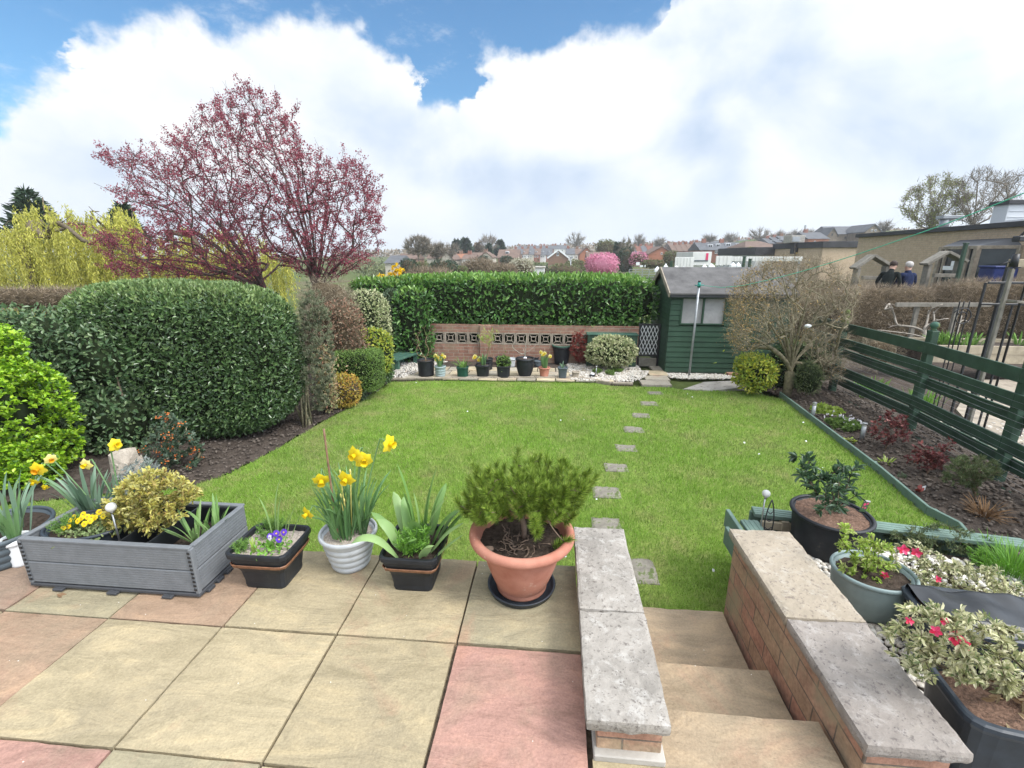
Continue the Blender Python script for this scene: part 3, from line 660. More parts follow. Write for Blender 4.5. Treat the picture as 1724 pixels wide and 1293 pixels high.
part('coping_stone', noisybox(MB(), (1.095, 1.29, .145), (1.44, 1.868, .2), (18, 34, 3), .0055, 330), 'coping_worn', wr, 'grey worn coping stone speckled with pale lichen, nearest the patio')
part('coping_stone', noisybox(MB(), (1.095, 1.874, .145), (1.45, 2.6, .198), (18, 34, 3), .0055, 331), 'coping_buff', wr, 'buff coping stone at the lawn end')
# ================================================================== pebble terrace on the right with its timber frame
TZ = -.1
mb = poly(MB(), [(1.11, -.8), (4.2, -.8), (4.2, 2.4), (3.05, 2.85), (1.45, 3.12), (1.36, 3.0), (1.36, 2.62), (1.4, 2.5), (1.4, 1.31), (1.11, 1.31)], TZ-.02, 0, .4)
struct('pebble_terrace', mb, 'soil')
P = inside([(1.42, 1.28), (1.13, 1.28), (1.13, .5), (3.6, .5), (3.6, 2.55), (3.0, 2.78), (1.47, 3.06), (1.42, 2.6)], 8500)
scatter_stones('white_pebbles', 'white rounded pebbles around the tubs right of the wall', np.c_[P, np.full(len(P), TZ-.012)], .019, 'white_pebble', .6, .016)
fr = thing('timber_bed_frame', 'green timber frame of grooved boards edging the pebble bed', 'bed frame', (1.3, 3.1, L))
def deckboard(mb, p, q, w, h=.03, zt=0.):
    p, q = A([*p, zt-h/2]), A([*q, zt-h/2]); R = frame(q-p); s = R[0]
    beam(mb, p, q, w, h, .003)
    for k in (-.27, .0, .27): beam(mb, p+s*k*w+A([0, 0, h/2]), q+s*k*w+A([0, 0, h/2]), w*.13, .006, .002)
    return mb
fa, fb, fc_ = at(1268, 858, z=0)[:2], at(1730, 914, z=0)[:2], at(1275, 893, z=0)[:2]
part('long_cap_board', deckboard(MB(), fa, fb, .11), 'decking_green', fr)
part('long_side_board', beam(MB(), [*(fa+A([.0, .045])), -.27], [*(fb+A([.0, .045])), -.27], .03, .47), 'decking_green', fr)
part('short_cap_board', deckboard(MB(), fc_-A([0, .35]), fc_+A([0, .14]), .12, zt=-.005), 'decking_green', fr)
part('short_side_board', beam(MB(), [1.325, 2.66, -.09], [1.325, fa[1]+.03, -.09], .03, .14), 'decking_green', fr)
part('low_side_board', beam(MB(), [1.262, 2.66, -.12], [1.262, 3.03, -.12], .03, .13), 'decking_green', fr)
part('post', box(MB(), (*(fa+A([.19, -.08])), -.18), (.05, .05, .30), .003), 'pale_timber', fr)
part('inner_batten', beam(MB(), [*(fa+A([.03, -.07])), -.075], [*(fa+A([.32, -.1])), -.075], .03, .06), 'pale_timber', fr)
eb = thing('timber_edging', 'long green board edging the right flower bed along the lawn', 'edging', (*lawn_right[0], L))
mb = MB(); q = [(3.87, 7.95)]+lawn_right[1:-1]+[lawn_right[-1], (3.28, 3.1)]
for a, b in zip(q[:-1], q[1:]): beam(mb, [*a, L+.02], [*b, L+.02], .028, .13, .004)
part('board', mb, 'decking_green', eb)
for f in (.12, .37, .62, .87):
    mb = MB()
    i = f*(len(q)-1); a, b = A(q[int(i)]), A(q[int(i)+1]); p = a+(b-a)*(i-int(i)); box(mb, (p[0]+.035, p[1], L+.0), (.035, .035, .14), .003); part('peg', mb, 'decking_green', eb)
# ================================================================== plant materials
leafmat('daff_leaf', [(.10, .21, .075), (.14, .27, .10), (.19, .33, .14), (.12, .24, .07)], .45, .25, .4, .2)
leafmat('bluish_leaf', [(.14, .23, .15), (.20, .31, .21), (.26, .38, .27), (.15, .25, .13)], .5, .2, .35, .2)
leafmat('tulip_leaf', [(.16, .30, .08), (.22, .38, .12), (.30, .44, .18), (.19, .33, .09)], .45, .25, .4, .25)
leafmat('lily_leaf', [(.12, .28, .03), (.17, .36, .05), (.22, .42, .07)], .45, .25, .4, .2)
leafmat('feathery_leaf', [(.10, .21, .04), (.16, .30, .06), (.22, .36, .09)], .6, .25, .2, .2)
leafmat('petal_yellow', [(.80, .62, .02), (.86, .70, .03), (.82, .66, .05)], .5, .3, .3, .12, 30)
leafmat('petal_pale', [(.86, .78, .35), (.84, .74, .22)], .5, .3, .3, .1, 30)
leafmat('trumpet_orange', [(.80, .42, .01), (.82, .36, .01)], .5, .25, .3, .15, 30)
leafmat('trumpet_yellow', [(.80, .56, .01), (.82, .60, .015)], .5, .25, .3, .15, 30)
leafmat('petal_violet', [(.085, .03, .36), (.13, .05, .48), (.06, .02, .26)], .6, .15, .3, .2, 40)
leafmat('petal_white', [(.75, .72, .80), (.82, .80, .84)], .5, .2, .3, .1)
leafmat('petal_pink', [(.75, .05, .15), (.80, .10, .24), (.62, .02, .07)], .5, .2, .3, .2)
leafmat('pine_needle', [(.12, .205, .025), (.19, .295, .035), (.26, .375, .05), (.085, .155, .02), (.35, .44, .08)], .5, .1, .35, .25, 9)
leafmat('azalea_gold', [(.44, .40, .09), (.54, .49, .12), (.36, .34, .08), (.62, .58, .24), (.31, .32, .08), (.42, .31, .1)], .5, .2, .35, .25, 6)
leafmat('rhodo_leaf', [(.04, .085, .04), (.06, .12, .055), (.085, .155, .075), (.05, .10, .05)], .35, .12, .6, .25, 6)
leafmat('silver_leaf', [(.24, .27, .25), (.32, .35, .33), (.19, .21, .20)], .7, .1, .2, .2, 6)
leafmat('lime_leaf', [(.30, .44, .06), (.42, .54, .10), (.22, .35, .05), (.5, .55, .2)], .5, .25, .35, .2, 6)
leafmat('varieg_cream', [(.58, .56, .36), (.48, .48, .26), (.66, .63, .45), (.40, .42, .20)], .5, .2, .35, .2, 6)
leafmat('varieg_green', [(.13, .19, .07), (.18, .24, .09), (.23, .27, .12)], .5, .15, .35, .2, 6)
leafmat('dead_leaf', [(.26, .17, .09), (.33, .23, .13), (.20, .12, .07), (.38, .30, .18)], .8, .15, .2, .2, 6)
leafmat('conifer_low', [(.10, .14, .06), (.15, .19, .085), (.20, .23, .11), (.075, .11, .05)], .6, .1, .25, .25, 5)
leafmat('grass_tuft', [(.09, .24, .02), (.13, .31, .03), (.18, .36, .05)], .5, .25, .3, .2, 6)
# ================================================================== pots
def rimpot(name, label, c, rim, base, h, matn, cat='plant pot', lip=.018, liph=.03, ribs=0, soil='potting', fill=.035, sx=1, sy=1, bulge=.0, k=48, group=None, sq=2.0, rimname='rim', foot=0):
    """round pot: wall, rolled rim, earth"""
    t = thing(name, label, cat, c, group); o = A(c, float); n = 16
    u = np.linspace(0, 1, n); r = base+(rim-lip*.6-base)*u**(.75 if bulge else 1)+bulge*np.sin(u*PI)
    z = u*(h-liph*.5); out = list(zip(r, z))
    if ribs:
        u = np.linspace(0, 1, ribs*8+1); r = base+(rim-lip*.8-base)*u**.85+.0075*np.abs(np.sin(u*PI*ribs))*(u < .97); out = list(zip(r, u*(h-liph*.5)))
    if foot: out = [(base*1.06, 0), (base*1.06, foot), (base, foot+.006)]+[(a, b) for a, b in out if b > foot+.01]
    inn = [(rim-lip-.006, h-liph*.5), (rim-lip-.01-fill*.2, h-fill-.02)]
    part('wall', lathe(MB(), o, [(0, 0.002), (base*.8, 0)]+out, k, 0, sx, sy, sq=sq), matn, t)
    a = np.linspace(-PI*.5, PI*1.5, 13)   # rolled rim
    part(rimname, lathe(MB(), o, [(rim-lip*.5+math.cos(x)*lip*.5, h-liph*.5+math.sin(x)*liph*.5) for x in a]+inn, k, 0, sx, sy, sq=sq), matn, t)
    part('soil', disc(MB(), o+A([0, 0, h-fill]), rim-lip-.004, k, 0, sx, sy, .004, sq), soil, t)
    return t
# --- daffodil
def daff_flower(parent, c, d, size=.04, petal='petal_yellow', cup='trumpet_yellow', stem_from=None, name='flower'):
    c, d = A(c, float), unit(A(d, float)); R = frame(d, (.1, .2, 1)); mb = MB()
    for i in range(6):
        a = i*PI/3+.2; dr = R[0]*math.cos(a)+R[2]*math.sin(a); sd = np.cross(d, dr); k = (1 if i % 2 else .93)*size; bk = (.12 if i % 2 else .05)
        u = A([0, .25, .5, .75, 1.]); wv = A([.10, .36, .44, .30, .02])*size*1.05
        cen = c+dr*(u*k)[:, None]+d*((-.25*bk+np.sin(u*3)*.10-bk*u)*size)[:, None]
        V = np.stack([cen-sd*wv[:, None], cen+d*.06*size, cen+sd*wv[:, None]], 1).reshape(-1, 3)
        F = []
        for j in range(4): q = j*3; F += [(q, q+1, q+4, q+3), (q+1, q+2, q+5, q+4)]
        mb.add(V, F, 0, True)
    f = part(name, mb, petal, parent)
    prof = A([[.10, 0], [.20, .06], [.23, .25], [.25, .48], [.30, .60], [.37, .66]])*size; k = 18; a = np.arange(k)*2*PI/k
    fr_ = 1+.10*np.cos(a*9); V = []
    for j, (r, z) in enumerate(prof):
        w = 1+(fr_-1)*(j/5)**2
        V.append(c+d*z+(R[0][None]*np.cos(a)[:, None]+R[2][None]*np.sin(a)[:, None])*(r*w)[:, None])
    i = np.arange(5)[:, None]*k; j = np.arange(k)[None]; F = np.stack([i+j, i+(j+1) % k, i+k+(j+1) % k, i+k+j], -1).reshape(-1, 4)
    part('trumpet', MB().add(np.concatenate(V), F, 0, True), cup, f)
    if stem_from is not None:
        p0 = A(stem_from, float); b = c-d*size*.1; nk = b-d*size*1.0+A([0, 0, size*.28]); P = []
        for u in np.linspace(0, 1, 9): P.append(p0*(1-u)+nk*u+A([0, 0, 1])*.0+(nk-p0)*A([.25, .25, 0])*(u*u-u))
        P += [nk*.5+(b-d*size*.4)*.5+A([0, 0, size*.2]), b-d*size*.25, b]
        part('stem', tube(MB(), P, [.0038]*9+[.0032, .004, .0048], 6), 'daff_leaf', parent)
    return f
def pansy(parent, c, d, size, pm, cm):
    c, d = A(c, float), unit(A(d, float)); R = frame(d, (0, 0, 1)); mb = MB()
    for a, s, z in ((70, 1., -.1), (110, 1., -.1), (5, .95, 0), (175, .95, 0), (270, 1.15, .08)):
        a = math.radians(a); dr = R[0]*math.cos(a)+R[2]*math.sin(a); cc = c+dr*size*.42+d*z*size; th = np.linspace(0, 2*PI, 11)[:-1]; sd = np.cross(d, dr)
        V = np.concatenate([[cc+d*.05*size], cc+(dr[None]*np.cos(th)[:, None]*.45+sd[None]*np.sin(th)[:, None]*.52)*size*s+d[None]*(.08*size*np.sin(th*3))[:, None]])
        mb.add(V, [(0, 1+j, 1+(j+1) % 10) for j in range(10)], 0, True)
    f = part('flower', mb, pm, parent)
    th = np.linspace(0, 2*PI, 9)[:-1]; V = np.concatenate([[c+d*.22*size], c+(R[0][None]*np.cos(th)[:, None]+R[2][None]*np.sin(th)[:, None])*.2*size+d*.16*size])
    part('eye', MB().add(V, [(0, 1+j, 1+(j+1) % 8) for j in range(8)], 0, True), cm, f)
# --- ribbed grey pot with daffodils
g0 = at(583, 962, z=0); g0 = A([g0[0], g0[1]+.075, 0])
rimpot('plant_pot', 'pale grey ribbed round pot holding daffodils and a bamboo cane', g0, .168, .098, .235, 'grey_plastic', ribs=5, soil='grit', group='pots along the patio edge')
t = thing('daffodils', 'tall clump of yellow daffodils growing in the pale grey ribbed pot', 'flowers', g0+A([0, 0, .2])); c = g0+A([0, 0, .2]); mb = MB()
for dx, dy, n in ((-.06, -.03, 20), (.01, -.05, 20), (.065, .02, 22), (-.01, .05, 20)): clump(mb, c+A([dx, dy, -.02]), n, .045, (.24, .46), (.014, .022), (.02, .42), (.05, 1.0))
for az, ln, lean, dr in ((PI, .3, .55, 1.3), (PI*1.08, .26, .8, .8), (-.05, .26, .7, .9), (.3, .24, .9, .5), (PI*.9, .22, 1.0, .7)): strap(mb, c, az, lean, ln, .017, dr)
part('leaves', mb, 'daff_leaf', t)
fy = g0[1]
for (px, py), dd, dy in (((598, 766), (-.35, -1, -.1), 0), ((612, 775), (.5, -1, -.15), .02), ((583, 806), (-.1, -1, -.35), -.03), ((541, 808), (.3, -.8, -.5), -.02), ((655, 747), (1, -.35, -.05), .0), ((518, 864), (-.4, -.9, -.3), -.06)):
    p = at(px, py, Y=fy+dy); daff_flower(t, p, dd, .056 if py != 864 else .045, stem_from=c+A([(p[0]-c[0])*.22, dy*.5, 0]))
for px, py in ((573, 798), (590, 797), (574, 838), (580, 846)):
    p = at(px, py, Y=fy); tube(mb := MB(), [c+A([(p[0]-c[0])*.4, 0, 0]), p, p+A([.003, 0, .022])], [.003, .004, .001], 6); blob(mb, p+A([0, 0, .012]), (.006, .006, .018), 1, 0); part('bud', mb, 'petal_pale', t)
cane = thing('bamboo_cane', 'brown bamboo cane stuck in the daffodil pot', 'cane', c); b0, b1 = at(572, 930, Y=fy-.06), at(545, 722, Y=fy-.01)
P = [b0+(b1-b0)*u for u in np.linspace(-.08, 1, 22)]; part('rod', tube(MB(), P, [.0055+(.0012 if i % 5 == 0 else 0) for i in range(22)], 8), 'bamboo', cane)
q = b0+(b1-b0)*.42; part('tie', tube(MB(), [q+A([math.cos(a)*.009, math.sin(a)*.009, .002*math.sin(2*a)]) for a in np.linspace(0, 6.3, 14)]+[q+A([.03, -.01, .02])], .0016, 5), 'teal_plastic', cane)
# --- two black troughs with a copper band
def trough(label, x0, x1, y0, y1, h, group):
    cx, cy = (x0+x1)/2, (y0+y1)/2; hx, hy = (x1-x0)/2, (y1-y0)/2; t = thing('planter_trough', label, 'planter', (cx, cy, 0), group)
    def ring(s, z, ex=0):
        a = np.arange(48)*2*PI/48+PI/48; q = (np.abs(np.cos(a))**9+np.abs(np.sin(a))**9)**(-1/9)
        return np.stack([cx+np.cos(a)*q*(hx*s+ex), cy+np.sin(a)*q*(hy*s+ex), np.full(48, z)], 1)
    def loft(rs, cap=False):
        k = 48; V = np.concatenate(rs); i = np.arange(len(rs)-1)[:, None]*k; j = np.arange(k)[None]
        F = np.stack([i+j, i+(j+1) % k, i+k+(j+1) % k, i+k+j], -1).reshape(-1, 4); m = MB().add(V, F, 0, False)
        if cap: m.add(rs[0], [tuple(range(k))[::-1]])
        return m
    prof = [(.66, 0), (.68, h*.06), (.68, h*.16), (.71, h*.3), (.74, h*.45), (.83, h*.6), (.89, h*.72), (.93, h*.80), (.94, h*.9)]
    part('wall', loft([ring(s, z) for s, z in prof], True), 'black_plastic', t)
    part('band', loft([ring(.86, h*.615, .002), ring(.872, h*.63, .006), ring(.905, h*.70, .006), ring(.915, h*.715, .002)]), 'copper_band', t)
    part('rim', loft([ring(.94, h*.87), ring(.985, h*.875), ring(1., h*.89), ring(1., h*.975), ring(.985, h), ring(.92, h), ring(.9, h*.985), ring(.87, h*.7)]), 'black_plastic', t)
    part('soil', disc(MB(), (cx, cy, h*.87), 1, 48, 0, hx*.88, hy*.88, .004, 9), 'grit' if 'pans' in label else 'potting', t)
    return t, A([cx, cy, h*.87])
hT = .245
a0, a1, a2 = at(372, 934, z=hT), at(481, 936, z=hT), at(528, 884, z=hT)
_, c = trough('black trough with a copper band holding violet pansies and gravel', a0[0], (a1[0]+.0), a0[1], a2[1]+.0, hT, 'black copper-banded troughs')
t = thing('pansies', 'violet pansies with white edges in the left black trough', 'flowers', c); mb = MB()
pp = [at(px, py, Y=c[1]-.06) for px, py in ((455, 903), (465, 898), (470, 908), (478, 896))]
for p in pp: tube(mb, [A([p[0], p[1]+.01, c[2]]), p], .002, 5)
P = A([c+A([.035+rng.normal()*.045, -.05+rng.normal()*.04, .005+abs(rng.normal())*.02]) for _ in range(120)]); leaves(mb, P, rng.normal(size=P.shape)+[0, 0, .7], .025, LEAF6, .6)
part('leaves', mb, 'lily_leaf', t)
for i, p in enumerate(pp): pansy(t, p, (rng.normal()*.4, -1, .45), .021, 'petal_violet', 'trumpet_yellow')
pansy(t, at(454, 905, Y=c[1]-.07), (-.3, -1, .2), .018, 'petal_white', 'petal_violet')
t = thing('bulb_leaves', 'tall pale strap leaves at the back of the pansy trough', 'plant', c+A([.03, .07, 0])); mb = MB()
for px, py, b in ((463, 806, .0), (446, 838, -.02), (500, 848, .06), (515, 860, .09), (488, 862, .05), (470, 830, .01)):
    p = at(px, py, Y=c[1]+.07); d = math.hypot(p[0]-c[0]-b, .01); ln = math.hypot(p[2]-c[2], d)
    strap(mb, c+A([b, .06, 0]), 0 if p[0] > c[0]+b else PI, math.atan2(d, p[2]-c[2])*.7, ln*1.05, .015, .5)
part('leaves', mb, 'tulip_leaf', t)
def feathery(label, c, n, h, spread, matn='feathery_leaf', cat='plant', name='leafy_plant', ls=.022, w=.16):
    t = thing(name, label, cat, c); mb, sb = MB(), MB()
    for _ in range(n):
        az = rng.uniform(0, 6.28); r = spread*math.sqrt(rng.uniform()); tp = A(c)+A([math.cos(az)*r, math.sin(az)*r, h*rng.uniform(.55, 1)*(1-.4*(r/spread)**2)]); b = A(c)+A([math.cos(az)*r*.45, math.sin(az)*r*.45, 0])
        P = [b*(1-u)+tp*u for u in np.linspace(0, 1, 5)]; tube(sb, P, .0016, 4)
        k = int(26*h/.1)+8; u = rng.uniform(.25, 1.02, k); Q = b[None]*(1-u)[:, None]+tp[None]*u[:, None]
        leaves(mb, Q, rng.normal(size=Q.shape)*.7+A([0, 0, .65]), ls*rng.uniform(.7, 1.2, k), LEAF4, w)
    part('leaves', mb, matn, t); part('stems', sb, 'stem_green', t); return t
feathery('bushy feathery green plant at the back of the pansy trough', c+A([-.05, .09, 0]), 30, .12, .085)
feathery('small ferny green plant at the front left of the pansy trough', c+A([-.12, -.07, 0]), 22, .075, .05)
t = thing('bulb_leaves', 'short pale shoot among the gravel of the pansy trough', 'plant', c+A([-.045, -.08, 0])); part('leaves', clump(MB(), c+A([-.045, -.08, 0]), 7, .012, (.05, .085), (.008, .013), (.05, .4), (.1, .4)), 'lime_leaf', t)
a0, a1, a2 = at(633, 940, z=hT), at(737, 942, z=hT), at(779, 884, z=hT)
_, c = trough('black trough with a copper band full of tulip leaves', a0[0], a1[0], a0[1], a2[1], hT, 'black copper-banded troughs')
t = thing('tulip_leaves', 'broad grey-green tulip leaves spilling out of the right black trough', 'plant', c); mb = MB()
for dx, dy, az, lean, ln, w, dr in ((-.06, -.11, PI*1.1, .5, .30, .05, 2.3), (-.07, -.04, PI*.95, .3, .22, .06, 1.4), (.09, -.05, -.15, .55, .28, .055, .75), (.08, .02, .1, .35, .28, .06, 1.1), (.02, .0, PI*1.5, .2, .25, .055, .9), (.1, .08, .2, .45, .27, .05, .9), (-.02, -.08, -PI/2+.6, .3, .2, .05, 1.3), (.04, .06, -.3, .2, .3, .05, .9), (.12, -.09, -.3, .7, .25, .045, .3), (-.03, .03, 2.2, .25, .25, .055, .8), (.06, -.1, -.9, .5, .22, .05, 1.), (-.1, .0, 2.8, .5, .24, .05, 1.2), (.1, .0, .3, .6, .3, .05, .6), (.05, .1, 1., .3, .3, .05, .7), (-.08, .08, 2.3, .4, .26, .045, .8), (.12, .06, .1, .5, .28, .05, 1.)):
    strap(mb, c+A([dx, dy, -.01]), az, lean, ln*1.1, w*1.35, dr, seg=10, fold=.35, twist=rng.normal()*.25, peak=.45)
for px, py, b in ((683, 788, 0), (688, 832, -.01), (722, 792, .03), (735, 822, .04), (705, 835, .02), (717, 815, .02)):
    p = at(px, py, Y=c[1]+.05); ln = p[2]-c[2]; strap(mb, c+A([b, .05, 0]), 0 if p[0] > c[0]+b else PI, abs(p[0]-c[0]-b)/ln, ln*1.08, .036, .35, fold=.4)
part('leaves', mb, 'tulip_leaf', t)
feathery('spiky bright green lily shoots between the tulip leaves', c+A([0, -.03, 0]), 26, .17, .11, 'lily_leaf', 'plant', 'lily_shoots', .035, .2)
def pxtips(n, poly_, Y, depth, seed=0):
    """branch tips filling the outline surveyed in the photo, given real depth"""
    r = np.random.default_rng(seed); q = A(poly_, float); out = []; cx = q.mean(0); e = (q.max(0)-q.min(0))/2
    while len(out) < n:
        p = r.uniform(q.min(0), q.max(0))
        if inpoly(p[None], poly_)[0]:
            rel = np.abs((p-(q.max(0)+q.min(0))/2)/e).max(); out.append(at(p[0], p[1], Y=Y+r.uniform(-1, 1)*depth*math.sqrt(max(.05, 1-rel*rel))))
    return A(out)
# --- terracotta pot, saucer and mugo pine
s0 = at(878, 988, z=0); s0[2] = 0
t = solo('pot_saucer', 'round black plastic saucer under the terracotta pot', 'saucer', lathe(MB(), s0, [(0, .004), (.15, .004), (.165, .0), (.178, .006), (.186, .03), (.19, .036), (.182, .038), (.174, .03), (.168, .012), (0, .012)], 64), 'navy_plastic', s0)
pt = thing('plant_pot', 'large terracotta pot with a rolled rim on a black saucer', 'plant pot', s0+A([0, 0, .012]), 'pots along the patio edge'); hp = .355
rim_r = .283; prof = [(0, .0), (.135, 0), (.14, .012), (.138, .03), (.142, .035), (.168, .10), (.192, .17), (.21, .235), (.219, .262), (.222, .27), (.226, .272), (.229, .30), (.245, .306)]
part('wall', lathe(MB(), s0+A([0, 0, .012]), prof, 72), 'terracotta', pt)
a = np.linspace(-PI*.6, PI*.75, 14); part('rim', lathe(MB(), s0+A([0, 0, .012]), [(.235, .303)]+[(.262+math.cos(x)*.024, .333+math.sin(x)*.028) for x in a]+[(.236, .345), (.225, .27)], 72), 'terracotta', pt)
part('soil', disc(MB(), s0+A([0, 0, .30]), .238, 48, 0, 1, 1, .006), 'potting', pt)
c = s0+A([0, 0, .30])
pine = thing('mugo_pine', 'dwarf pine with dense green needles in the terracotta pot', 'dwarf pine', c); Yp = s0[1]
tips = [(778, 838, -.05), (795, 800, .0), (812, 770, .05), (838, 772, .02), (826, 815, -.12), (868, 752, .06), (880, 745, .1), (905, 748, .08), (925, 772, .1), (948, 772, .08), (890, 790, -.08), (868, 800, -.12), (852, 782, .0), (910, 800, -.02), (930, 800, .14), (955, 800, .12), (985, 790, .02), (998, 795, .05), (965, 828, .0), (945, 840, -.08), (785, 862, .02), (805, 850, -.12), (898, 838, -.16), (936, 855, -.17), (905, 880, -.24), (958, 858, .02), (840, 800, .14), (870, 775, .18), (975, 810, .14), (815, 830, .16), (900, 770, .2), (855, 825, -.05), (920, 825, -.1), (880, 815, -.18), (790, 835, .12), (845, 840, -.14)]
T = [at(885+(px-885)*.9, 825+(py-825)*.92+4, Y=Yp+dy) for px, py, dy in tips]+list(pxtips(75, [(795, 850), (808, 805), (840, 782), (872, 765), (908, 764), (940, 780), (975, 798), (962, 825), (940, 862), (900, 850), (850, 842), (815, 868)], Yp, .2, 19)); T = T+[x+rng.normal(size=3)*A([.04, .06, .035]) for x in T+T+T]; T = [x for x in T if x[2] > c[2]+.03 and x[2] < c[2]+.40]
N, par, D, tp = grow([c+A([.01, .02, -.01]), c+A([.012, .015, .05]), c+A([.01, .01, .09])], T, .035, .5, .006, 4, .55)
rd = radii(par, .017, .0034); part('branches', wood(MB(), N, par, rd, kmax=8), 'pine_bark', pine); mb = MB()
for i in tp:
    ax = D[i]*.45+unit(N[i]-c-A([0, 0, .02]))*.4+A([0, 0, .75]); ax /= np.linalg.norm(ax); chain = [N[i]+ax*s for s in np.linspace(-.065, .03, 7)]; Q = []; AX = []
    for s, q in zip(np.linspace(0, 1, 7), chain):
        k = 50; th = rng.uniform(0, 6.28, k); R = frame(ax); rad_ = R[0][None]*np.cos(th)[:, None]+R[2][None]*np.sin(th)[:, None]; up = .45+1.3*s**2
        Q.append(q[None]+ax[None]*rng.uniform(-.01, .012, k)[:, None]); AX.append(unit(rad_+ax[None]*up))
    Q, AX = np.concatenate(Q), np.concatenate(AX); leaves(mb, Q, AX, rng.uniform(.032, .048, len(Q)), NEEDLE, .075, jit=.08)
part('needles', mb, 'pine_needle', pine)
mb = MB(); V, F = ICO2; q = at(822, 897, Y=Yp-.12); q[2] = c[2]+.02
solo('pine_cone', 'brown pine cone lying on the soil of the terracotta pot', 'pine cone', mb.add(V*(1+.18*np.sign(np.sin(V[:, 2:3]*14)*np.sin(np.arctan2(V[:, 1:2], V[:, 0:1])*5)))*A([.028, .02, .019])+q, F), 'pine_bark', q)
mb = MB()
for _ in range(26):
    a = rng.uniform(0, 6.28); r = rng.uniform(.0, .13); q = c+A([math.cos(a)*r-.02, math.sin(a)*r-.06, .012]); P = [q]; dd = rng.normal(size=3)*A([1, 1, .35])
    for _ in range(6): dd = unit(dd+rng.normal(size=3)*A([.7, .7, .5])); P.append(P[-1]+dd*.018); P[-1][2] = np.clip(P[-1][2], c[2]+.004, c[2]+.05)
    tube(mb, P, rng.uniform(.002, .0045), 5)
part('roots', mb, 'pine_bark', pine)
# ================================================================== grey planter box and what stands in it
bx0, bx1, by0, by1, bh = at(45, 988, z=.03)[0], at(333, 1000, z=.03)[0], at(335, 1000, z=.03)[1]+.01, 2.40, .31
bc = A([(bx0+bx1)/2, (by0+by1)/2, 0]); pb = thing('planter_box', 'long grey composite planter box of grooved boards on the patio', 'planter box', bc); th = .028
for i in range(2):
    z = .035+i*.137+.0685; mb = MB()
    box(mb, (bc[0], by0, z), (bx1-bx0-.012, .02, .133), .004)
    for k in range(9): box(mb, (bc[0], by0-.0102, z-.058+k*.0145), (bx1-bx0-.02, .0012, .007), .0005)
    part('front_board', mb, 'composite', pb)
    for x, s in ((bx1, 1), (bx0, -1)):
        mb = MB(); box(mb, (x, bc[1], z), (.02, by1-by0, .133), .004)
        for k in range(7): box(mb, (x+s*.0105, bc[1], z-.055+k*.0185), (.002, by1-by0-.04, .010), .0005)
        part('side_board', mb, 'composite', pb)
    mb = MB(); box(mb, (bc[0], by1, z), (bx1-bx0-.012, .02, .133), .004); part('back_board', mb, 'composite', pb)
mb = MB()
for y in (by0, by1): box(mb, (bc[0], y, bh), (bx1-bx0+.01, .03, .014), .003)
for x in (bx0, bx1): box(mb, (x, bc[1], bh+.001), (.03, by1-by0-.03, .014), .003)
part('top_trim', mb, 'composite', pb)
for x in (bx0, bx1):
    mb = MB(); sx = 1 if x == bx1 else -1; box(mb, (x+sx*.004, by0-.004, .17), (.022, .022, .275), .003)
    for k in range(10): box(mb, (x-sx*.002, by0-.0155, .06+k*.025), (.016, .006, .013), .002, mi=1)
    part('corner_joint', mb, ['composite', 'liner'], pb)
mb = MB(); box(mb, (bc[0], bc[1], .022), (bx1-bx0+.03, by1-by0+.03, .02), .004)
for k in range(3): box(mb, (bx0+(bx1-bx0)*(.17+.33*k), by0-.02, .011), (.06, .03, .016), .004)
for k in range(5): box(mb, (bx1+.012, by0+.06+k*.075, .012), (.035, .05, .018), .003)
part('base_grid', mb, 'dark_composite', pb)
mb = MB(); box(mb, (bc[0], bc[1], .12), (bx1-bx0-.05, by1-by0-.05, .15), .002); part('soil', mb, 'potting', pb)
mb = MB()
for x in (bx0+.55, bx1-.27): box(mb, (x, bc[1], .25), (.008, by1-by0-.06, .11), .002)
for y in (by0+.018, by1-.018): box(mb, (bc[0]+.05, y, .25), (bx1-bx0-.16, .008, .10), .002)
part('liner', mb, 'liner', pb)
# dark oval tub with yellow pansies standing inside its left end
tc = A([at(118, 898, z=.29)[0]+.02, by0+.17, .19]); rimpot('plant_tub', 'dark grey oval tub of yellow pansies inside the grey planter box', tc, .20, .17, .118, 'navy_plastic', 'plant tub', sx=1.15, sy=.82, lip=.02, liph=.022)
c = tc+A([0, 0, .085]); t = thing('pansies', 'orange-yellow pansies at the front of the grey planter box', 'flowers', c+A([.05, -.03, 0])); mb = MB()
pp = [at(px, py, Y=by0+.10+dy) for px, py, dy in ((107, 888, 0), (115, 886, .01), (118, 877, .03), (131, 877, .03), (137, 872, .05), (142, 882, .02), (147, 870, .06), (154, 871, .06), (160, 871, .07), (167, 862, .1), (174, 869, .08), (140, 866, .07), (152, 877, .04), (124, 871, .05))]
for p in pp: tube(mb, [A([p[0], p[1]+.01, c[2]]), p], .002, 5)
P = c+A([.05, -.01, .0])+rng.normal(size=(420, 3))*A([.085, .06, .018]); P[:, 2] = np.abs(P[:, 2]-c[2])+c[2]; leaves(mb, P, rng.normal(size=P.shape)+[0, 0, .6], .022, LEAF6, .6)
part('leaves', mb, 'varieg_green', t)
for i, p in enumerate(pp): pansy(t, p, (rng.normal()*.4, -1, .5), .019, 'trumpet_yellow' if i % 2 else 'petal_yellow', 'dead_leaf')
feathery('fine ferny green plant at the left end of the grey planter box', c+A([-.08, -.03, 0]), 34, .11, .09)
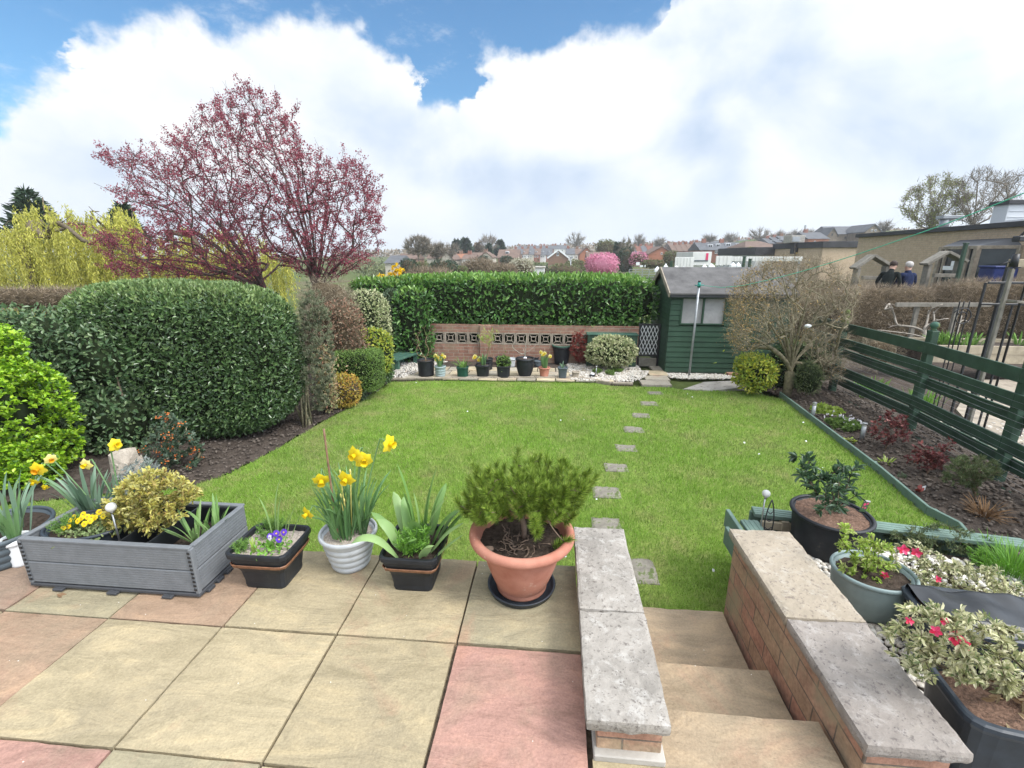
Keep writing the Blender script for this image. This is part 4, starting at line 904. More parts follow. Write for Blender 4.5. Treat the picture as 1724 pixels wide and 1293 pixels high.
# drooping daffodils behind them
dc = A([tc[0]-.02, by1-.06, .22]); t = thing('daffodils', 'leaning clump of daffodils with long blue-green leaves in the planter box', 'flowers', dc); mb = MB(); c = dc
clump(mb, c+A([-.16, 0, 0]), 32, .07, (.24, .36), (.018, .026), (.05, .4), (.1, .9)); clump(mb, c+A([.02, 0, 0]), 26, .06, (.28, .44), (.014, .02), (.2, .6), (.3, 1.1), azc=(.1, .5))
for px, py in ((290, 795), (265, 800), (230, 830), (210, 838)):
    p = at(px*.6+45, py, Y=c[1]); strap(mb, c+A([.0, 0, 0]), rng.normal()*.2, .75, .46, .017, .75)
for _ in range(9): strap(mb, c+A([-.02+rng.normal()*.04, -.02, 0]), rng.normal()*.35-.2, rng.uniform(.5, .8), rng.uniform(.32, .46), .019, rng.uniform(.6, 1.1))
part('leaves', mb, 'bluish_leaf', t)
for (px, py), dd, pm, cm, sz in (((64, 790), (.25, -1, -.15), 'petal_yellow', 'trumpet_orange', .05), ((85, 773), (.9, -.5, -.2), 'petal_pale', 'trumpet_orange', .036), ((57, 811), (.2, -1, -.6), 'petal_yellow', 'trumpet_yellow', .032), ((145, 782), (.1, -1, -.1), 'petal_pale', 'trumpet_yellow', .04), ((194, 749), (1, -.25, .15), 'petal_yellow', 'trumpet_yellow', .043), ((76, 820), (.4, -1, -.5), 'petal_yellow', 'trumpet_yellow', .022)):
    p = at(px, py, Y=c[1]); daff_flower(t, p, dd, sz, pm, cm, stem_from=c+A([-.1 if px < 100 else .04, 0, 0]))
# golden azalea
def stemmy(label, c, tips, leafm, name='shrub', cat='shrub', r0=.008, rt=.0013, ls=.02, w=.42, per=9, sp=.02, bark='twig_brown', step=.03, k=.8, whorl=True, tmpl=LEAF6, extra=None, curve=.4, up=.3, hang=0, sub=3, lsub='leaves', inner=None):
    """open shrub: branching stems from c to the tips, leaves clustered at the twig ends"""
    t = thing(name, label, cat, c); c = A(c, float); tips = A(tips, float)
    N, par, D, tp = grow([c-A([0, 0, .02]), c+A([0, 0, .01]), c+A([0, 0, .035])], tips, step, k, step*.12, len(tips), curve)
    part('stems', wood(MB(), N, par, radii(par, r0, rt), kmax=7), bark, t); mb = MB(); Q, AX = [], []
    for i in tp:
        nodes = [i]
        for _ in range(sub):
            if par[nodes[-1]] >= 3: nodes.append(par[nodes[-1]])
        for s, j in enumerate(nodes):
            m = per if s == 0 else max(2, per//2); th = rng.uniform(0, 6.28, m); R = frame(D[j]); rd = R[0][None]*np.cos(th)[:, None]+R[2][None]*np.sin(th)[:, None]
            Q.append(N[j][None]+rng.normal(size=(m, 3))*sp*.3); AX.append(rd+D[j][None]*rng.uniform(.1, .9, m)[:, None]+A([0, 0, up-hang]))
    if Q:
        Q, AX = np.concatenate(Q), np.concatenate(AX); leaves(mb, Q, AX, ls*rng.uniform(.65, 1.25, len(Q)), tmpl, w, nrm=np.tile([0, 0, 1.2], (len(Q), 1)), jit=.2)
        if inner:
            m = 6; th = rng.uniform(0, 6.28, (len(tp), m)); i_ = np.repeat(tp, m); th = th.ravel(); Rs = np.stack([frame(D[i]) for i in i_]); ax = Rs[:, 0]*np.cos(th)[:, None]+Rs[:, 2]*np.sin(th)[:, None]+D[i_]*.5+A([0, 0, .25])
            leaves(mb, N[i_]+rng.normal(size=(len(i_), 3))*.006, ax, ls*.85, LEAF6, .2, 1, nrm=np.tile([0, 0, 1.2], (len(i_), 1)))
        part(lsub, mb, [leafm, inner] if inner else leafm, t)
    return t, N, tp, D
ac = A([(bx0+bx1)/2-.03, bc[1]+.02, .2])
stemmy('dense golden-leaved azalea in the middle of the grey planter box', ac, pxtips(230, [(165, 885), (178, 845), (200, 830), (195, 812), (240, 796), (262, 784), (290, 796), (325, 812), (342, 832), (310, 850), (310, 870), (285, 885), (255, 900), (215, 905)], ac[1]-.03, .16, 5), 'azalea_gold', r0=.012, ls=.027, w=.42, per=11, bark='twig_brown')
t = thing('bulb_leaves', 'pale green strap leaves at the right end of the grey planter box', 'plant', (bx1-.16, bc[1], .2)); mb = clump(MB(), (bx1-.14, bc[1]-.02, .2), 14, .06, (.14, .25), (.012, .018), (.1, .7), (.2, .8)); clump(mb, (bx1-.09, bc[1]+.06, .2), 12, .05, (.15, .25), (.012, .018), (.1, .6), (.2, .7)); part('leaves', mb, 'tulip_leaf', t)
def globe_light(name, label, p, base_z, r=.022, leafy=False):
    t = thing(name, label, 'garden light', (p[0], p[1], base_z)); part('pole', tube(MB(), [(p[0], p[1], base_z), (p[0]-.003, p[1], p[2]-r*.8)], .005, 8), 'steel', t)
    part('collar', tube(MB(), [(p[0], p[1], p[2]-r*1.5), (p[0], p[1], p[2]-r*.7)], [.008, .011], 12), 'steel', t); part('globe', blob(MB(), p, (r, r, r), 3, 0), 'off_white', t); return t
globe_light('solar_light', 'white globe light on a grey stake in the grey planter box', at(187, 854, Y=by0+.1), .2, .026)
globe_light('solar_light', 'pale globe light showing between the silver plant and the azalea', at(236, 825, Y=by1+.12), L, .022)
# left edge of the view: round grey ribbed tub, white pot and their leaves
e0 = at(-8, 965, z=0); e0 = A([e0[0]-.13, e0[1]+.16, 0])
rimpot('plant_tub', 'slate grey ribbed round tub cut by the left edge of the view', e0, .26, .2, .2, 'slate_plastic', 'plant tub', ribs=4, lip=.02)
e1 = at(14, 925, z=.12); e1 = A([e1[0]+.01, e1[1]+.04, .0]); rimpot('plant_pot', 'small white round pot between the ribbed tub and the planter box', e1, .075, .05, .18, 'white_paint', lip=.02, liph=.035)
t = thing('bulb_leaves', 'long green strap leaves in the small white pot', 'plant', e1+A([0, 0, .15])); mb = clump(MB(), e1+A([0, 0, .15]), 12, .03, (.2, .36), (.016, .024), (.05, .5), (.1, .5)); part('leaves', mb, 'daff_leaf', t)
t = thing('bulb_leaves', 'blue-green strap leaves in the slate grey ribbed tub', 'plant', e0+A([0, 0, .18])); mb = clump(MB(), e0+A([.1, 0, .17]), 20, .1, (.22, .38), (.018, .026), (.05, .6), (.1, .8)); part('leaves', mb, 'bluish_leaf', t)
# stump ornament, silver plant
so = at(225, 800, Y=3.1); so = A([at(222, 790, Y=3.1)[0], 3.1, L])
t = thing('tree_stump', 'pale jagged wooden stump standing behind the grey planter box', 'stump', so); mb = MB(); k = 40; a = np.arange(k)*2*PI/k; V = []
lo = lumpf(5, 9, 2, 9); zt = at(215, 762, Y=3.1)[2]
for j, u in enumerate(np.linspace(0, 1, 12)):
    d = np.stack([np.cos(a), np.sin(a), 0*a], 1); r = (.15-.05*u)*(1+.16*lo(d*1.6+u)); z = L+(zt-L)*u*(1+.0*a)
    if j >= 9: z = z-(np.cos(a-2.9) < .2)*(.10+.05*np.sin(a*5))*(j-8)/3
    V.append(np.stack([so[0]+np.cos(a)*r-.03*u, so[1]+np.sin(a)*r, np.broadcast_to(z, (k,))], 1))
i = np.arange(11)[:, None]*k; j = np.arange(k)[None]; V = np.concatenate(V); mb.add(V, np.stack([i+j, i+(j+1) % k, i+k+(j+1) % k, i+k+j], -1).reshape(-1, 4), 0, True)
mb.add(np.concatenate([[V[-k:].mean(0)-A([0, 0, .06])], V[-k:]]), [(0, 1+q, 1+(q+1) % k) for q in range(k)], 0, False); part('trunk', mb, 'stump_stone', t)
sc = A([at(240, 800, Y=2.85)[0], 2.85, L]); stemmy('silver-grey leafy plant between the stump and the planter box', sc, pxtips(110, [(190, 850), (192, 810), (210, 790), (235, 770), (262, 780), (275, 805), (262, 850)], 2.85, .2, 3), 'silver_leaf', ls=.03, w=.3, per=8, r0=.01)
# ================================================================== right-hand terrace: tubs and shrubs
b0 = A([at(1400, 862, z=.16)[0], at(1400, 862, z=.16)[1], TZ])
rimpot('plant_tub', 'round black plastic tub holding a dark rhododendron', b0, .242, .2, .265, 'black_plastic', 'plant tub', lip=.026, liph=.024, soil='bark_mulch', fill=.02)
c = b0+A([-.01, 0, .245])
rt = [at(px, py, Y=c[1]+dy) for px, py, dy in ((1354, 780, 0), (1362, 776, .03), (1350, 800, -.05), (1375, 800, .05), (1390, 805, 0), (1405, 795, .05), (1420, 793, .02), (1425, 800, -.04), (1410, 812, -.08), (1390, 830, -.1), (1372, 825, -.05), (1415, 835, -.05), (1395, 850, -.12), (1360, 805, .06), (1430, 820, .05), (1440, 835, 0), (1380, 860, -.13), (1412, 855, .06), (1402, 815, .1))]; rt += [x+rng.normal(size=3)*A([.05, .06, .04]) for x in rt[:15]]
stemmy('dark green rhododendron with whorls of glossy leaves in the black tub', c, rt, 'rhodo_leaf', 'rhododendron', 'shrub', .009, .003, .055, .34, 11, .01, 'bark', .04, .6, up=.05, sub=1)
lp = at(1456, 852, Y=c[1]-.02); t = thing('plant_label', 'picture label of red flowers in the black rhododendron tub', 'plant label', (lp[0], lp[1], b0[2]+.25)); R = frame((0.25, 0, 1), (.3, -1, .2)); box(mb := MB(), lp, (.05, .085, .0015), .0005, R=R); part('card', mb, 'rhodo_leaf', t)
nn = R[2]
for dx, dy, s in ((-.008, .012, .011), (.012, .02, .008), (.008, -.012, .007), (-.012, -.01, .005)):
    mb = MB(); q = lp+R[0]*dx+R[1]*dy+nn*.0016; th = np.arange(10)*2*PI/10; rr = s*(1+.25*np.cos(th*5)); mb.add(np.concatenate([[q], q+R[0][None]*(np.cos(th)*rr)[:, None]+R[1][None]*(np.sin(th)*rr)[:, None]]), [(0, 1+j, 1+(j+1) % 10) for j in range(10)]); part('printed_flower', mb, 'petal_pink', t)
part('printed_border', box(MB(), lp+R[1]*.038+nn*.0012, (.046, .01, .001), .0003, R=R), 'petal_white', t)
globe_light('solar_light', 'silver globe light on a steel stake beside the green timber frame', at(1290, 831, Y=2.98), TZ, .026)
t = thing('garden_ornament', 'black iron leaf-shaped ornament behind the right coping', 'ornament', (at(1298, 870, Y=2.93)[0], 2.93, TZ)); mb = MB()
q = at(1300, 842, Y=2.93); z0 = TZ-.02; X0, zt = q[0], q[2]
for s in (-1, 1): tube(mb, [A([X0+s*.028*math.sin(u*PI)**.8+.008*u, 2.93, zt+(z0-zt)*u]) for u in np.linspace(0, 1, 16)], .0045, 6)
part('frame', mb, 'black_metal', t); mb = MB()
for u in (.25, .42, .6, .78): tube(mb, [A([X0-.025*math.sin(u*PI), 2.93, zt+(z0-zt)*u]), A([X0+.004, 2.932, zt+(z0-zt)*(u+.06)]), A([X0+.027*math.sin(u*PI), 2.93, zt+(z0-zt)*u])], .0035, 5)
part('scroll', mb, 'black_metal', t)
g1 = at(1470, 962, z=.14); g1[2] = TZ
rimpot('plant_pot', 'grey-green oval pot of golden shrub beside the right coping', g1, .205, .135, .255, 'sage_plastic', 'plant pot', lip=.02, liph=.026, ribs=0, bulge=.012, sx=1.0, sy=.88)
c = g1+A([-.03, 0, .22])
stemmy('lime and cream leaved shrub in the grey-green pot', c, pxtips(70, [(1412, 905), (1425, 870), (1440, 905), (1475, 900), (1500, 920), (1515, 950), (1490, 985), (1440, 985), (1420, 960)], g1[1], .12, 8), 'lime_leaf', 'shrub', 'shrub', .006, .0012, .026, .4, 9, .015)
def azalea(label, c, outline, Y, depth, n, blooms, seed, ls=.029):
    t, N, tp, D = stemmy(label, c, pxtips(n, outline, Y, depth, seed), 'varieg_cream', 'azalea', 'shrub', .011, .0015, ls, .36, 9, .012, 'bark', .04, .7, up=.15, inner='varieg_green')
    for px, py, s in blooms:
        p = at(px, py, Y=Y-depth*.75); mb = MB(); th = np.arange(5)*2*PI/5+rng.uniform(0, 1); d = unit(A([rng.normal()*.5, -1, .6])); R = frame(d)
        leaves(mb, np.repeat(p[None], 5, 0), R[0][None]*np.cos(th)[:, None]+R[2][None]*np.sin(th)[:, None]+d[None]*.35, s, LEAF6, .75, nrm=np.tile(d, (5, 1)), jit=.08); part('flower', mb, 'petal_pink', t)
    return t
azalea('cream variegated azalea with two pink blooms behind the grey-green pot', A([at(1600, 960, z=.1)[0], at(1560, 960, z=.1)[1], .05]), [(1490, 965), (1500, 930), (1530, 910), (1580, 930), (1620, 950), (1680, 960), (1724, 985), (1740, 1070), (1690, 1065), (1640, 1040), (1570, 1000), (1510, 985)], at(1560, 960, z=.1)[1], .2, 165, [(1520, 925, .03), (1543, 930, .028), (1490, 968, .022), (1578, 975, .02)], 21)
# long black troughs
def longtrough(label, c, hx, hy, h, rz):
    t = thing('planter_trough', label, 'planter', c)
    mk = lambda f: MB().add(rotz(np.concatenate(f.V)-A(c), rz)+A(c), np.concatenate([q[0] for q in f.F]), 0, False)
    k = 64
    def ring(s, z): a = np.arange(k)*2*PI/k; q = (np.abs(np.cos(a))**7+np.abs(np.sin(a))**7)**(-1/7); return np.stack([c[0]+np.cos(a)*q*(hx-s), c[1]+np.sin(a)*q*(hy-s), np.full(k, c[2]+z)], 1)
    def loft(rs): V = np.concatenate(rs); i = np.arange(len(rs)-1)[:, None]*k; j = np.arange(k)[None]; return MB().add(V, np.stack([i+j, i+(j+1) % k, i+k+(j+1) % k, i+k+j], -1).reshape(-1, 4))
    part('wall', mk(loft([ring(.04, 0), ring(.03, .02), ring(.012, h*.85), ring(.008, h-.03)])), 'navy_plastic', t)
    part('rim', mk(loft([ring(.01, h-.035), ring(0, h-.034), ring(-.004, h-.02), ring(-.002, h-.005), ring(.006, h), ring(.02, h), ring(.027, h-.008), ring(.034, h-.09)])), 'navy_plastic', t)
    f = disc(MB(), A(c)+A([0, 0, h-.05]), 1, 48, 0, hx*.94, hy*.9, .006, 7); m = MB(); m.V = [rotz(f.V[0]-A(c), rz)+A(c)]; m.F = f.F; m.k = f.k; part('soil', m, 'bark_mulch', t)
    return t
q = A([1.92, 1.50, TZ]); longtrough('long black plastic trough with an azalea at the bottom right', q, .40, .17, .31, -.12)
azalea('large cream variegated azalea with pink blooms in the front black trough', q+A([-.1, .02, .27]), [(1485, 1060), (1530, 1020), (1580, 1010), (1640, 1030), (1700, 1060), (1740, 1090), (1740, 1160), (1690, 1170), (1640, 1150), (1590, 1140), (1545, 1140), (1510, 1110)], 1.55, .17, 150, [(1603, 1072, .03), (1615, 1078, .024), (1575, 1062, .02), (1623, 1085, .02), (1530, 1045, .016), (1588, 1045, .016)], 22)
mb = MB(); P = q+A([.1, .0, .28])+rng.normal(size=(420, 3))*A([.15, .07, .012]); leaves(mb, P+A([0, 0, .012]), rng.normal(size=P.shape), .045, LEAF6, .35); solo('dead_leaves', 'brown dead leaves covering the soil of the front black trough', None, mb, 'dead_leaf', kind='stuff')
q2 = A([2.2, 2.0, TZ]); longtrough('second long black trough further back on the pebbles', q2, .42, .17, .27, -.12)
mb = MB(); nx, ny = 40, 24; U, V_ = np.meshgrid(np.linspace(-.40, .40, nx+1), np.linspace(-.16, .16, ny+1)); lfz = lumpf(71, 12, 6, 40); Z = .305+.05*lfz(np.c_[U.ravel(), V_.ravel(), 0*U.ravel()]).reshape(U.shape)-.05*(np.abs(V_) > .13)
i = (np.arange(ny)[:, None]*(nx+1)+np.arange(nx)[None]).ravel(); mb.add(rotz(np.stack([U, V_, Z], -1).reshape(-1, 3), -.12)+q2, np.stack([i, i+1, i+nx+2, i+nx+1], 1), 0, True)
solo('plastic_sheet', 'crumpled black plastic sheet over the second black trough', 'plastic sheet', mb, 'liner', q2)
# low plants by the frame
lc = at(1590, 915, z=TZ); stemmy('low spreading grey-green conifer along the green timber frame', lc, np.concatenate([pxtips(150, [(1490, 905), (1520, 890), (1570, 880), (1640, 895), (1690, 915), (1680, 940), (1600, 935), (1530, 925)], lc[1], .16, 31)]), 'conifer_low', 'low_conifer', 'shrub', .008, .0015, .03, .2, 16, .02, 'bark', .03, .5, tmpl=LEAF4)
t = thing('ornamental_grass', 'bright green fine grass tuft at the right edge of the pebbles', 'grass tuft', at(1700, 955, z=TZ)); part('leaves', clump(MB(), at(1706, 965, z=TZ), 520, .2, (.1, .2), (.003, .005), (.1, .9), (.3, 1.2)), 'grass_tuft', t)
feathery('small fresh green ferny plant between the conifer and the grass tuft', at(1645, 950, z=TZ), 26, .09, .09, 'lily_leaf', ls=.03)
mb = MB(); 
for (x, y) in ((-2.68, by0-.06),): leaves(mb, [(x, y, .01)], [(1, .1, 0)], .06, LEAF6, .5, nrm=[(0, 0, 1.)])
solo('fallen_leaf', 'brown curled dead leaf on the patio before the planter box', 'leaf', mb, 'dead_leaf', (-2.68, by0-.06, .01))
# ================================================================== foliage of the borders
leafmat('laurel_leaf', [(.05, .135, .03), (.075, .19, .04), (.11, .245, .055), (.06, .155, .035), (.17, .31, .08)], .28, .15, .6, .3, 1.8)
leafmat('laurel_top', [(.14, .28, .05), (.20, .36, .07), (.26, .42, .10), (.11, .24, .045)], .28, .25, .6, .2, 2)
leafmat('clipped_leaf', [(.05, .10, .036), (.075, .14, .046), (.11, .185, .062), (.058, .115, .04), (.17, .255, .10)], .3, .12, .6, .3, 1.8)
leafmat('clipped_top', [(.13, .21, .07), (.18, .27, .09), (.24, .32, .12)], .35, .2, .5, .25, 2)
leafmat('dark_shrub_leaf', [(.05, .10, .042), (.085, .15, .06), (.13, .205, .085), (.06, .115, .048), (.19, .26, .12)], .38, .15, .5, .3, 2)
leafmat('bright_lime', [(.25, .46, .02), (.35, .57, .03), (.17, .35, .02), (.46, .64, .05), (.08, .19, .02)], .35, .28, .5, .2, 4)
leafmat('box_leaf', [(.12, .21, .045), (.17, .28, .06), (.22, .33, .08), (.10, .18, .04)], .45, .2, .4, .2, 3)
leafmat('hebe_leaf', [(.13, .16, .09), (.19, .22, .13), (.25, .27, .17), (.16, .17, .11)], .6, .15, .3, .2, 3)
leafmat('spirea_leaf', [(.42, .34, .06), (.50, .40, .07), (.46, .25, .06), (.34, .36, .07), (.52, .30, .08)], .5, .25, .3, .2, 5)
leafmat('brown_leaf', [(.24, .13, .085), (.30, .18, .12), (.20, .15, .10), (.27, .22, .15)], .6, .15, .3, .25, 4)
leafmat('photinia_leaf', [(.42, .30, .17), (.30, .33, .15), (.48, .26, .18), (.25, .30, .14)], .5, .2, .4, .2, 5)
leafmat('cream_variegated', [(.50, .50, .30), (.40, .43, .22), (.22, .29, .12), (.56, .55, .34), (.30, .35, .17)], .45, .2, .4, .2, 5)
leafmat('gold_euonymus', [(.52, .52, .06), (.40, .46, .06), (.24, .36, .05), (.58, .56, .10), (.16, .26, .05)], .4, .25, .4, .2, 5)
leafmat('greygreen_leaf', [(.13, .185, .115), (.18, .24, .15), (.10, .15, .09)], .55, .15, .3, .25, 3)
leafmat('pyracantha_leaf', [(.05, .09, .05), (.08, .125, .07), (.10, .15, .10)], .4, .12, .5, .25, 4)
leafmat('berry', [(.62, .17, .03), (.68, .25, .05), (.50, .12, .03)], .35, .05, .5, .1, 5)
leafmat('plum_leaf', [(.23, .05, .075), (.32, .075, .105), (.17, .04, .06), (.40, .115, .14), (.27, .06, .09)], .5, .3, .3, .25, .8)
leafmat('willow_leaf', [(.42, .42, .07), (.52, .50, .09), (.58, .55, .14), (.34, .35, .07)], .55, .3, .3, .22, .9)
leafmat('dark_conifer', [(.03, .055, .035), (.045, .075, .045), (.06, .09, .05)], .6, .05, .2, .3, .7)
leafmat('forsythia_flower', [(.85, .60, .01), (.88, .66, .02), (.80, .52, .01)], .5, .3, .3, .1, 5)
leafmat('red_leaf', [(.28, .06, .05), (.36, .09, .07), (.22, .05, .045)], .5, .2, .3, .2, 5)
leafmat('rose_leaf', [(.15, .04, .045), (.22, .06, .06), (.10, .04, .035), (.27, .09, .08)], .4, .2, .4, .2, 6)
leafmat('twig_fine', [(.25, .21, .15), (.32, .27, .19), (.19, .155, .11), (.38, .33, .24)], .9, 0, .1, .2, 1.2)
leafmat('twig_gold', [(.34, .23, .10), (.28, .19, .09), (.40, .30, .13)], .8, .1, .1, .2, 2)
leafmat('beech_twig', [(.29, .23, .17), (.36, .285, .21), (.24, .19, .14), (.20, .18, .125), (.42, .335, .25)], .9, .05, .1, .3, 1.0)
leafmat('brown_tuft', [(.24, .14, .07), (.30, .19, .10), (.18, .10, .05)], .7, .1, .2, .2, 5)
def hedge(name, label, blocks, leafm, n, ls, w=.45, expo=4., amp=.06, core='hedge_core', tmpl=LEAF6, depth=.14, up=.25, out=.6, jit=.75, cat='hedge', group=None, topm=None, stems=None, f=(2, 7), corek=.86, base=None, seed=1):
    """clipped or loose mass: dense leaf shell over a twiggy inside"""
    b0 = blocks[0]; org = base if base is not None else (b0[0][0], b0[0][1], L); t = thing(name, label, cat, org, group)
    mb = MB(); tot = sum(h[0]*h[1]+h[1]*h[2]+h[0]*h[2] for _, h in blocks); fl, tp = MB(), MB()
    for k, (c, h) in enumerate(blocks):
        m = int(n*(h[0]*h[1]+h[1]*h[2]+h[0]*h[2])/tot); P, nr = shell(m, h, expo, seed*17+k, amp, f, depth); P = P+A(c)
        kp = P[:, 2] > L+.03; P, nr = P[kp], nr[kp]
        ax = nr*out+A([0, 0, up])+rng.normal(size=P.shape)*jit; sz = ls*rng.uniform(.6, 1.25, len(P))
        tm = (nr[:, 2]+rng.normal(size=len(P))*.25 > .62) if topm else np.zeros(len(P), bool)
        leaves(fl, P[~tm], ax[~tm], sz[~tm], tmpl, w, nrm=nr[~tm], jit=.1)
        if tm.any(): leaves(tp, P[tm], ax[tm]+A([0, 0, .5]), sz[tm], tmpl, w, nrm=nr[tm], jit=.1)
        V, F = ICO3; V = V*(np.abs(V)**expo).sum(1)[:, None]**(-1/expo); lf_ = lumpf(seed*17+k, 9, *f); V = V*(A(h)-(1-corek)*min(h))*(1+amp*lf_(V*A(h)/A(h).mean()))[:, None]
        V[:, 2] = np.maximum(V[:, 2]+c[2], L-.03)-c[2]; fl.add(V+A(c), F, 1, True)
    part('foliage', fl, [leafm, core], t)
    if topm and tp.k: part('top_leaves', tp, topm, t)  # leaves on upward-facing parts take the paler tint
    if stems:
        sb = MB()
        for p, q, r in stems: tube(sb, [A(p)*(1-u)+A(q)*u+rng.normal(size=3)*.012*(0 < u < 1) for u in np.linspace(0, 1, 6)], np.linspace(r, r*.6, 6), 6)
        part('stems', sb, 'bark', t)
    return t
def span(x0, x1, y0, y1, Y, dy):      # block seen between these photo columns/rows, front face at Y, depth dy
    a, b = at((x0+x1)/2, y0, Y=Y+dy*.5), at((x0+x1)/2, y1, Y=Y); l, r = at(x0, (y0+y1)/2, Y=Y+dy*.4), at(x1, (y0+y1)/2, Y=Y+dy*.25)
    return ((l[0]+r[0])/2, Y+dy/2, (a[2]+b[2])/2), ((r[0]-l[0])/2, dy/2, (a[2]-b[2])/2)
# --- left side
c, h = span(140, 470, 477, 760, 5.02, 1.25); h = (h[0], h[1], (c[2]+h[2]-L)/2+.02); c = (c[0], c[1], L+h[2]-.02)
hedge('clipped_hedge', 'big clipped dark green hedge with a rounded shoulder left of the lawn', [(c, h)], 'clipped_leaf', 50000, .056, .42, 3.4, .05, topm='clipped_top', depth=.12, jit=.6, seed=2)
d = at(95, 650, Y=4.9)
hedge('dark_shrub', 'tall loose dark green shrub between the lime shrub and the clipped hedge', [((d[0]-.35, 5.1, .27), (1.0, .55, .9)), ((d[0]+.72, 4.9, -.15), (.36, .35, .42)), ((d[0]+.52, 5.2, .55), (.45, .45, .5))], 'dark_shrub_leaf', 17000, .062, .5, 2.5, .2, depth=.34, jit=.8, cat='shrub', seed=3, corek=.74, stems=[((d[0]+.7, 4.7, L), (d[0]+.5, 5, .5), .02), ((d[0]+.9, 4.8, L), (d[0]+.75, 5, .6), .016)])
d = at(62, 690, Y=4.0)
def lime():
    t = thing('lime_shrub', 'bright lime green leafy shrub at the left edge of the view', 'shrub', (d[0], 4.05, L)); mb = MB(); h = A([.66, .5, .78]); c = A([d[0]-.64, 4.05, .14])
    P, nr = shell(1800, h, 3.2, 41, .22, (1.5, 6), .26); P = P+c; Pb, nb2 = shell(420, (.3, .32, .42), 2.2, 42, .25, (1.5, 6), .2); Pc, nc2 = shell(300, (.3, .3, .3), 2.2, 43, .25, (1.5, 6), .2); P = np.concatenate([P, Pb+c+A([.42, -.1, -.5]), Pc+c+A([.1, .1, .72])]); nr = np.concatenate([nr, nb2, nc2]); k = P[:, 2] > L+.06; P, nr = P[k], nr[k]; Q, AX, NR = [], [], []
    for p, n_ in zip(P, nr):
        m = 11; ax = unit(n_*.6+A([0, 0, .7])+rng.normal(size=3)*.3); R = frame(ax); th = rng.uniform(0, 6.28, m); s = rng.uniform(-.05, .03, m)
        Q.append(p+ax[None]*s[:, None]); AX.append(R[0][None]*np.cos(th)[:, None]+R[2][None]*np.sin(th)[:, None]+ax[None]*rng.uniform(.3, .9, m)[:, None])
    Q, AX = np.concatenate(Q), np.concatenate(AX); leaves(mb, Q, AX, .044*rng.uniform(.65, 1.25, len(Q)), LEAF6, .62, nrm=np.tile([0, 0, 1.], (len(Q), 1)), jit=.15)
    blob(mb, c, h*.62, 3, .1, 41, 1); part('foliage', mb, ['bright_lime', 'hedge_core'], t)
lime()
# pyracantha
pb_ = A([at(300, 800, z=L)[0]-.05, 4.55, L]); pt_ = pxtips(120, [(245, 800), (235, 760), (255, 720), (262, 690), (290, 700), (320, 720), (342, 740), (335, 780), (300, 800), (270, 810)], 4.5, .25, 51)
t, N, tp, D = stemmy('prickly dark shrub with orange berries before the clipped hedge', pb_, pt_, 'pyracantha_leaf', 'berry_bush', 'shrub', .02, .003, .04, .4, 12, .03, 'lichen_bark', .06, .7, sub=4)
mb = MB()
for i in rng.choice(tp, 34, replace=False):
    mb = MB(); p = N[i]+rng.normal(size=3)*.02
    for _ in range(8): blob(mb, p+rng.normal(size=3)*A([.022, .022, .016]), (.0085,)*3, 1, 0)
    part('berry_cluster', mb, 'berry', t)
# narrow hebe and the row of border shrubs
hc = A([at(515, 722, z=L)[0], at(515, 722, z=L)[1]+.1, L])
t, N, tp, D = stemmy('tall thin grey-green wispy shrub beside the clipped hedge', hc, pxtips(400, [(497, 640), (500, 520), (515, 470), (545, 500), (562, 540), (565, 620), (552, 690), (510, 690)], hc[1]+.1, .3, 61), 'hebe_leaf', 'wispy_shrub', 'shrub', .024, .0028, .034, .22, 20, .03, 'lichen_bark', .08, .9, up=.6, tmpl=LEAF4, sub=5)
mb = MB()
for k in range(7): a = rng.uniform(-.15, .15); tube(mb, [hc+A([a, rng.uniform(-.1, .1), 0]), hc+A([a*1.4, .0, .4]), hc+A([a*1.3, .1, .85])], [.014, .011, .006], 6)
part('stems', mb, 'lichen_bark', t)
def bush(name, label, px0, px1, py0, py1, Y, dy, leafm, n, ls, w=.45, expo=2.6, amp=.12, core='hedge_core', ground=True, **kw):
    c, h = span(px0, px1, py0, py1, Y, dy)
    if ground and c[2]-h[2] < L: h = (h[0], h[1], (c[2]+h[2]-L)/2+.01); c = (c[0], c[1], L+h[2]-.01)
    kw.setdefault('cat', 'shrub'); return hedge(name, label, [(c, h)], leafm, n, ls, w, expo, amp, core, **kw)
bush('brown_leaved_shrub', 'loose shrub with reddish brown leaves behind the wispy shrub', 535, 612, 505, 650, 7.1, .6, 'brown_leaf', 5200, .05, .45, 2.6, .15, 'brush_core', depth=.3, corek=.6, seed=5)
bush('pink_tinged_shrub', 'small shrub with pink-tipped creamy leaves between wispy shrub and golden shrub', 535, 558, 580, 705, 6.25, .3, 'photinia_leaf', 2600, .05, .42, 2.4, .15, 'brush_core', depth=.2, corek=.55, seed=6)
bush('bare_topped_shrub', 'grey twiggy half bare shrub left of the cream variegated bush', 498, 605, 462, 640, 7.6, .6, 'twig_fine', 13000, .12, .03, 2.6, .15, 'brush_core', tmpl=NEEDLE, depth=.3, corek=.6, seed=55)
bush('variegated_bush', 'tall rounded cream variegated bush in the left border', 588, 650, 490, 640, 8.0, .7, 'cream_variegated', 7000, .052, .5, 3, .08, seed=7)
bush('golden_euonymus', 'bright yellow and green leaved bush above the clipped green cube', 597, 655, 552, 640, 7.55, .5, 'gold_euonymus', 4200, .05, .5, 2.8, .14, depth=.16, seed=8)
bush('clipped_cube_bush', 'neatly clipped green cube-shaped bush in the left border', 565, 636, 588, 664, 6.95, .6, 'box_leaf', 11000, .028, .4, 5.5, .03, depth=.06, cat='topiary bush', seed=9)
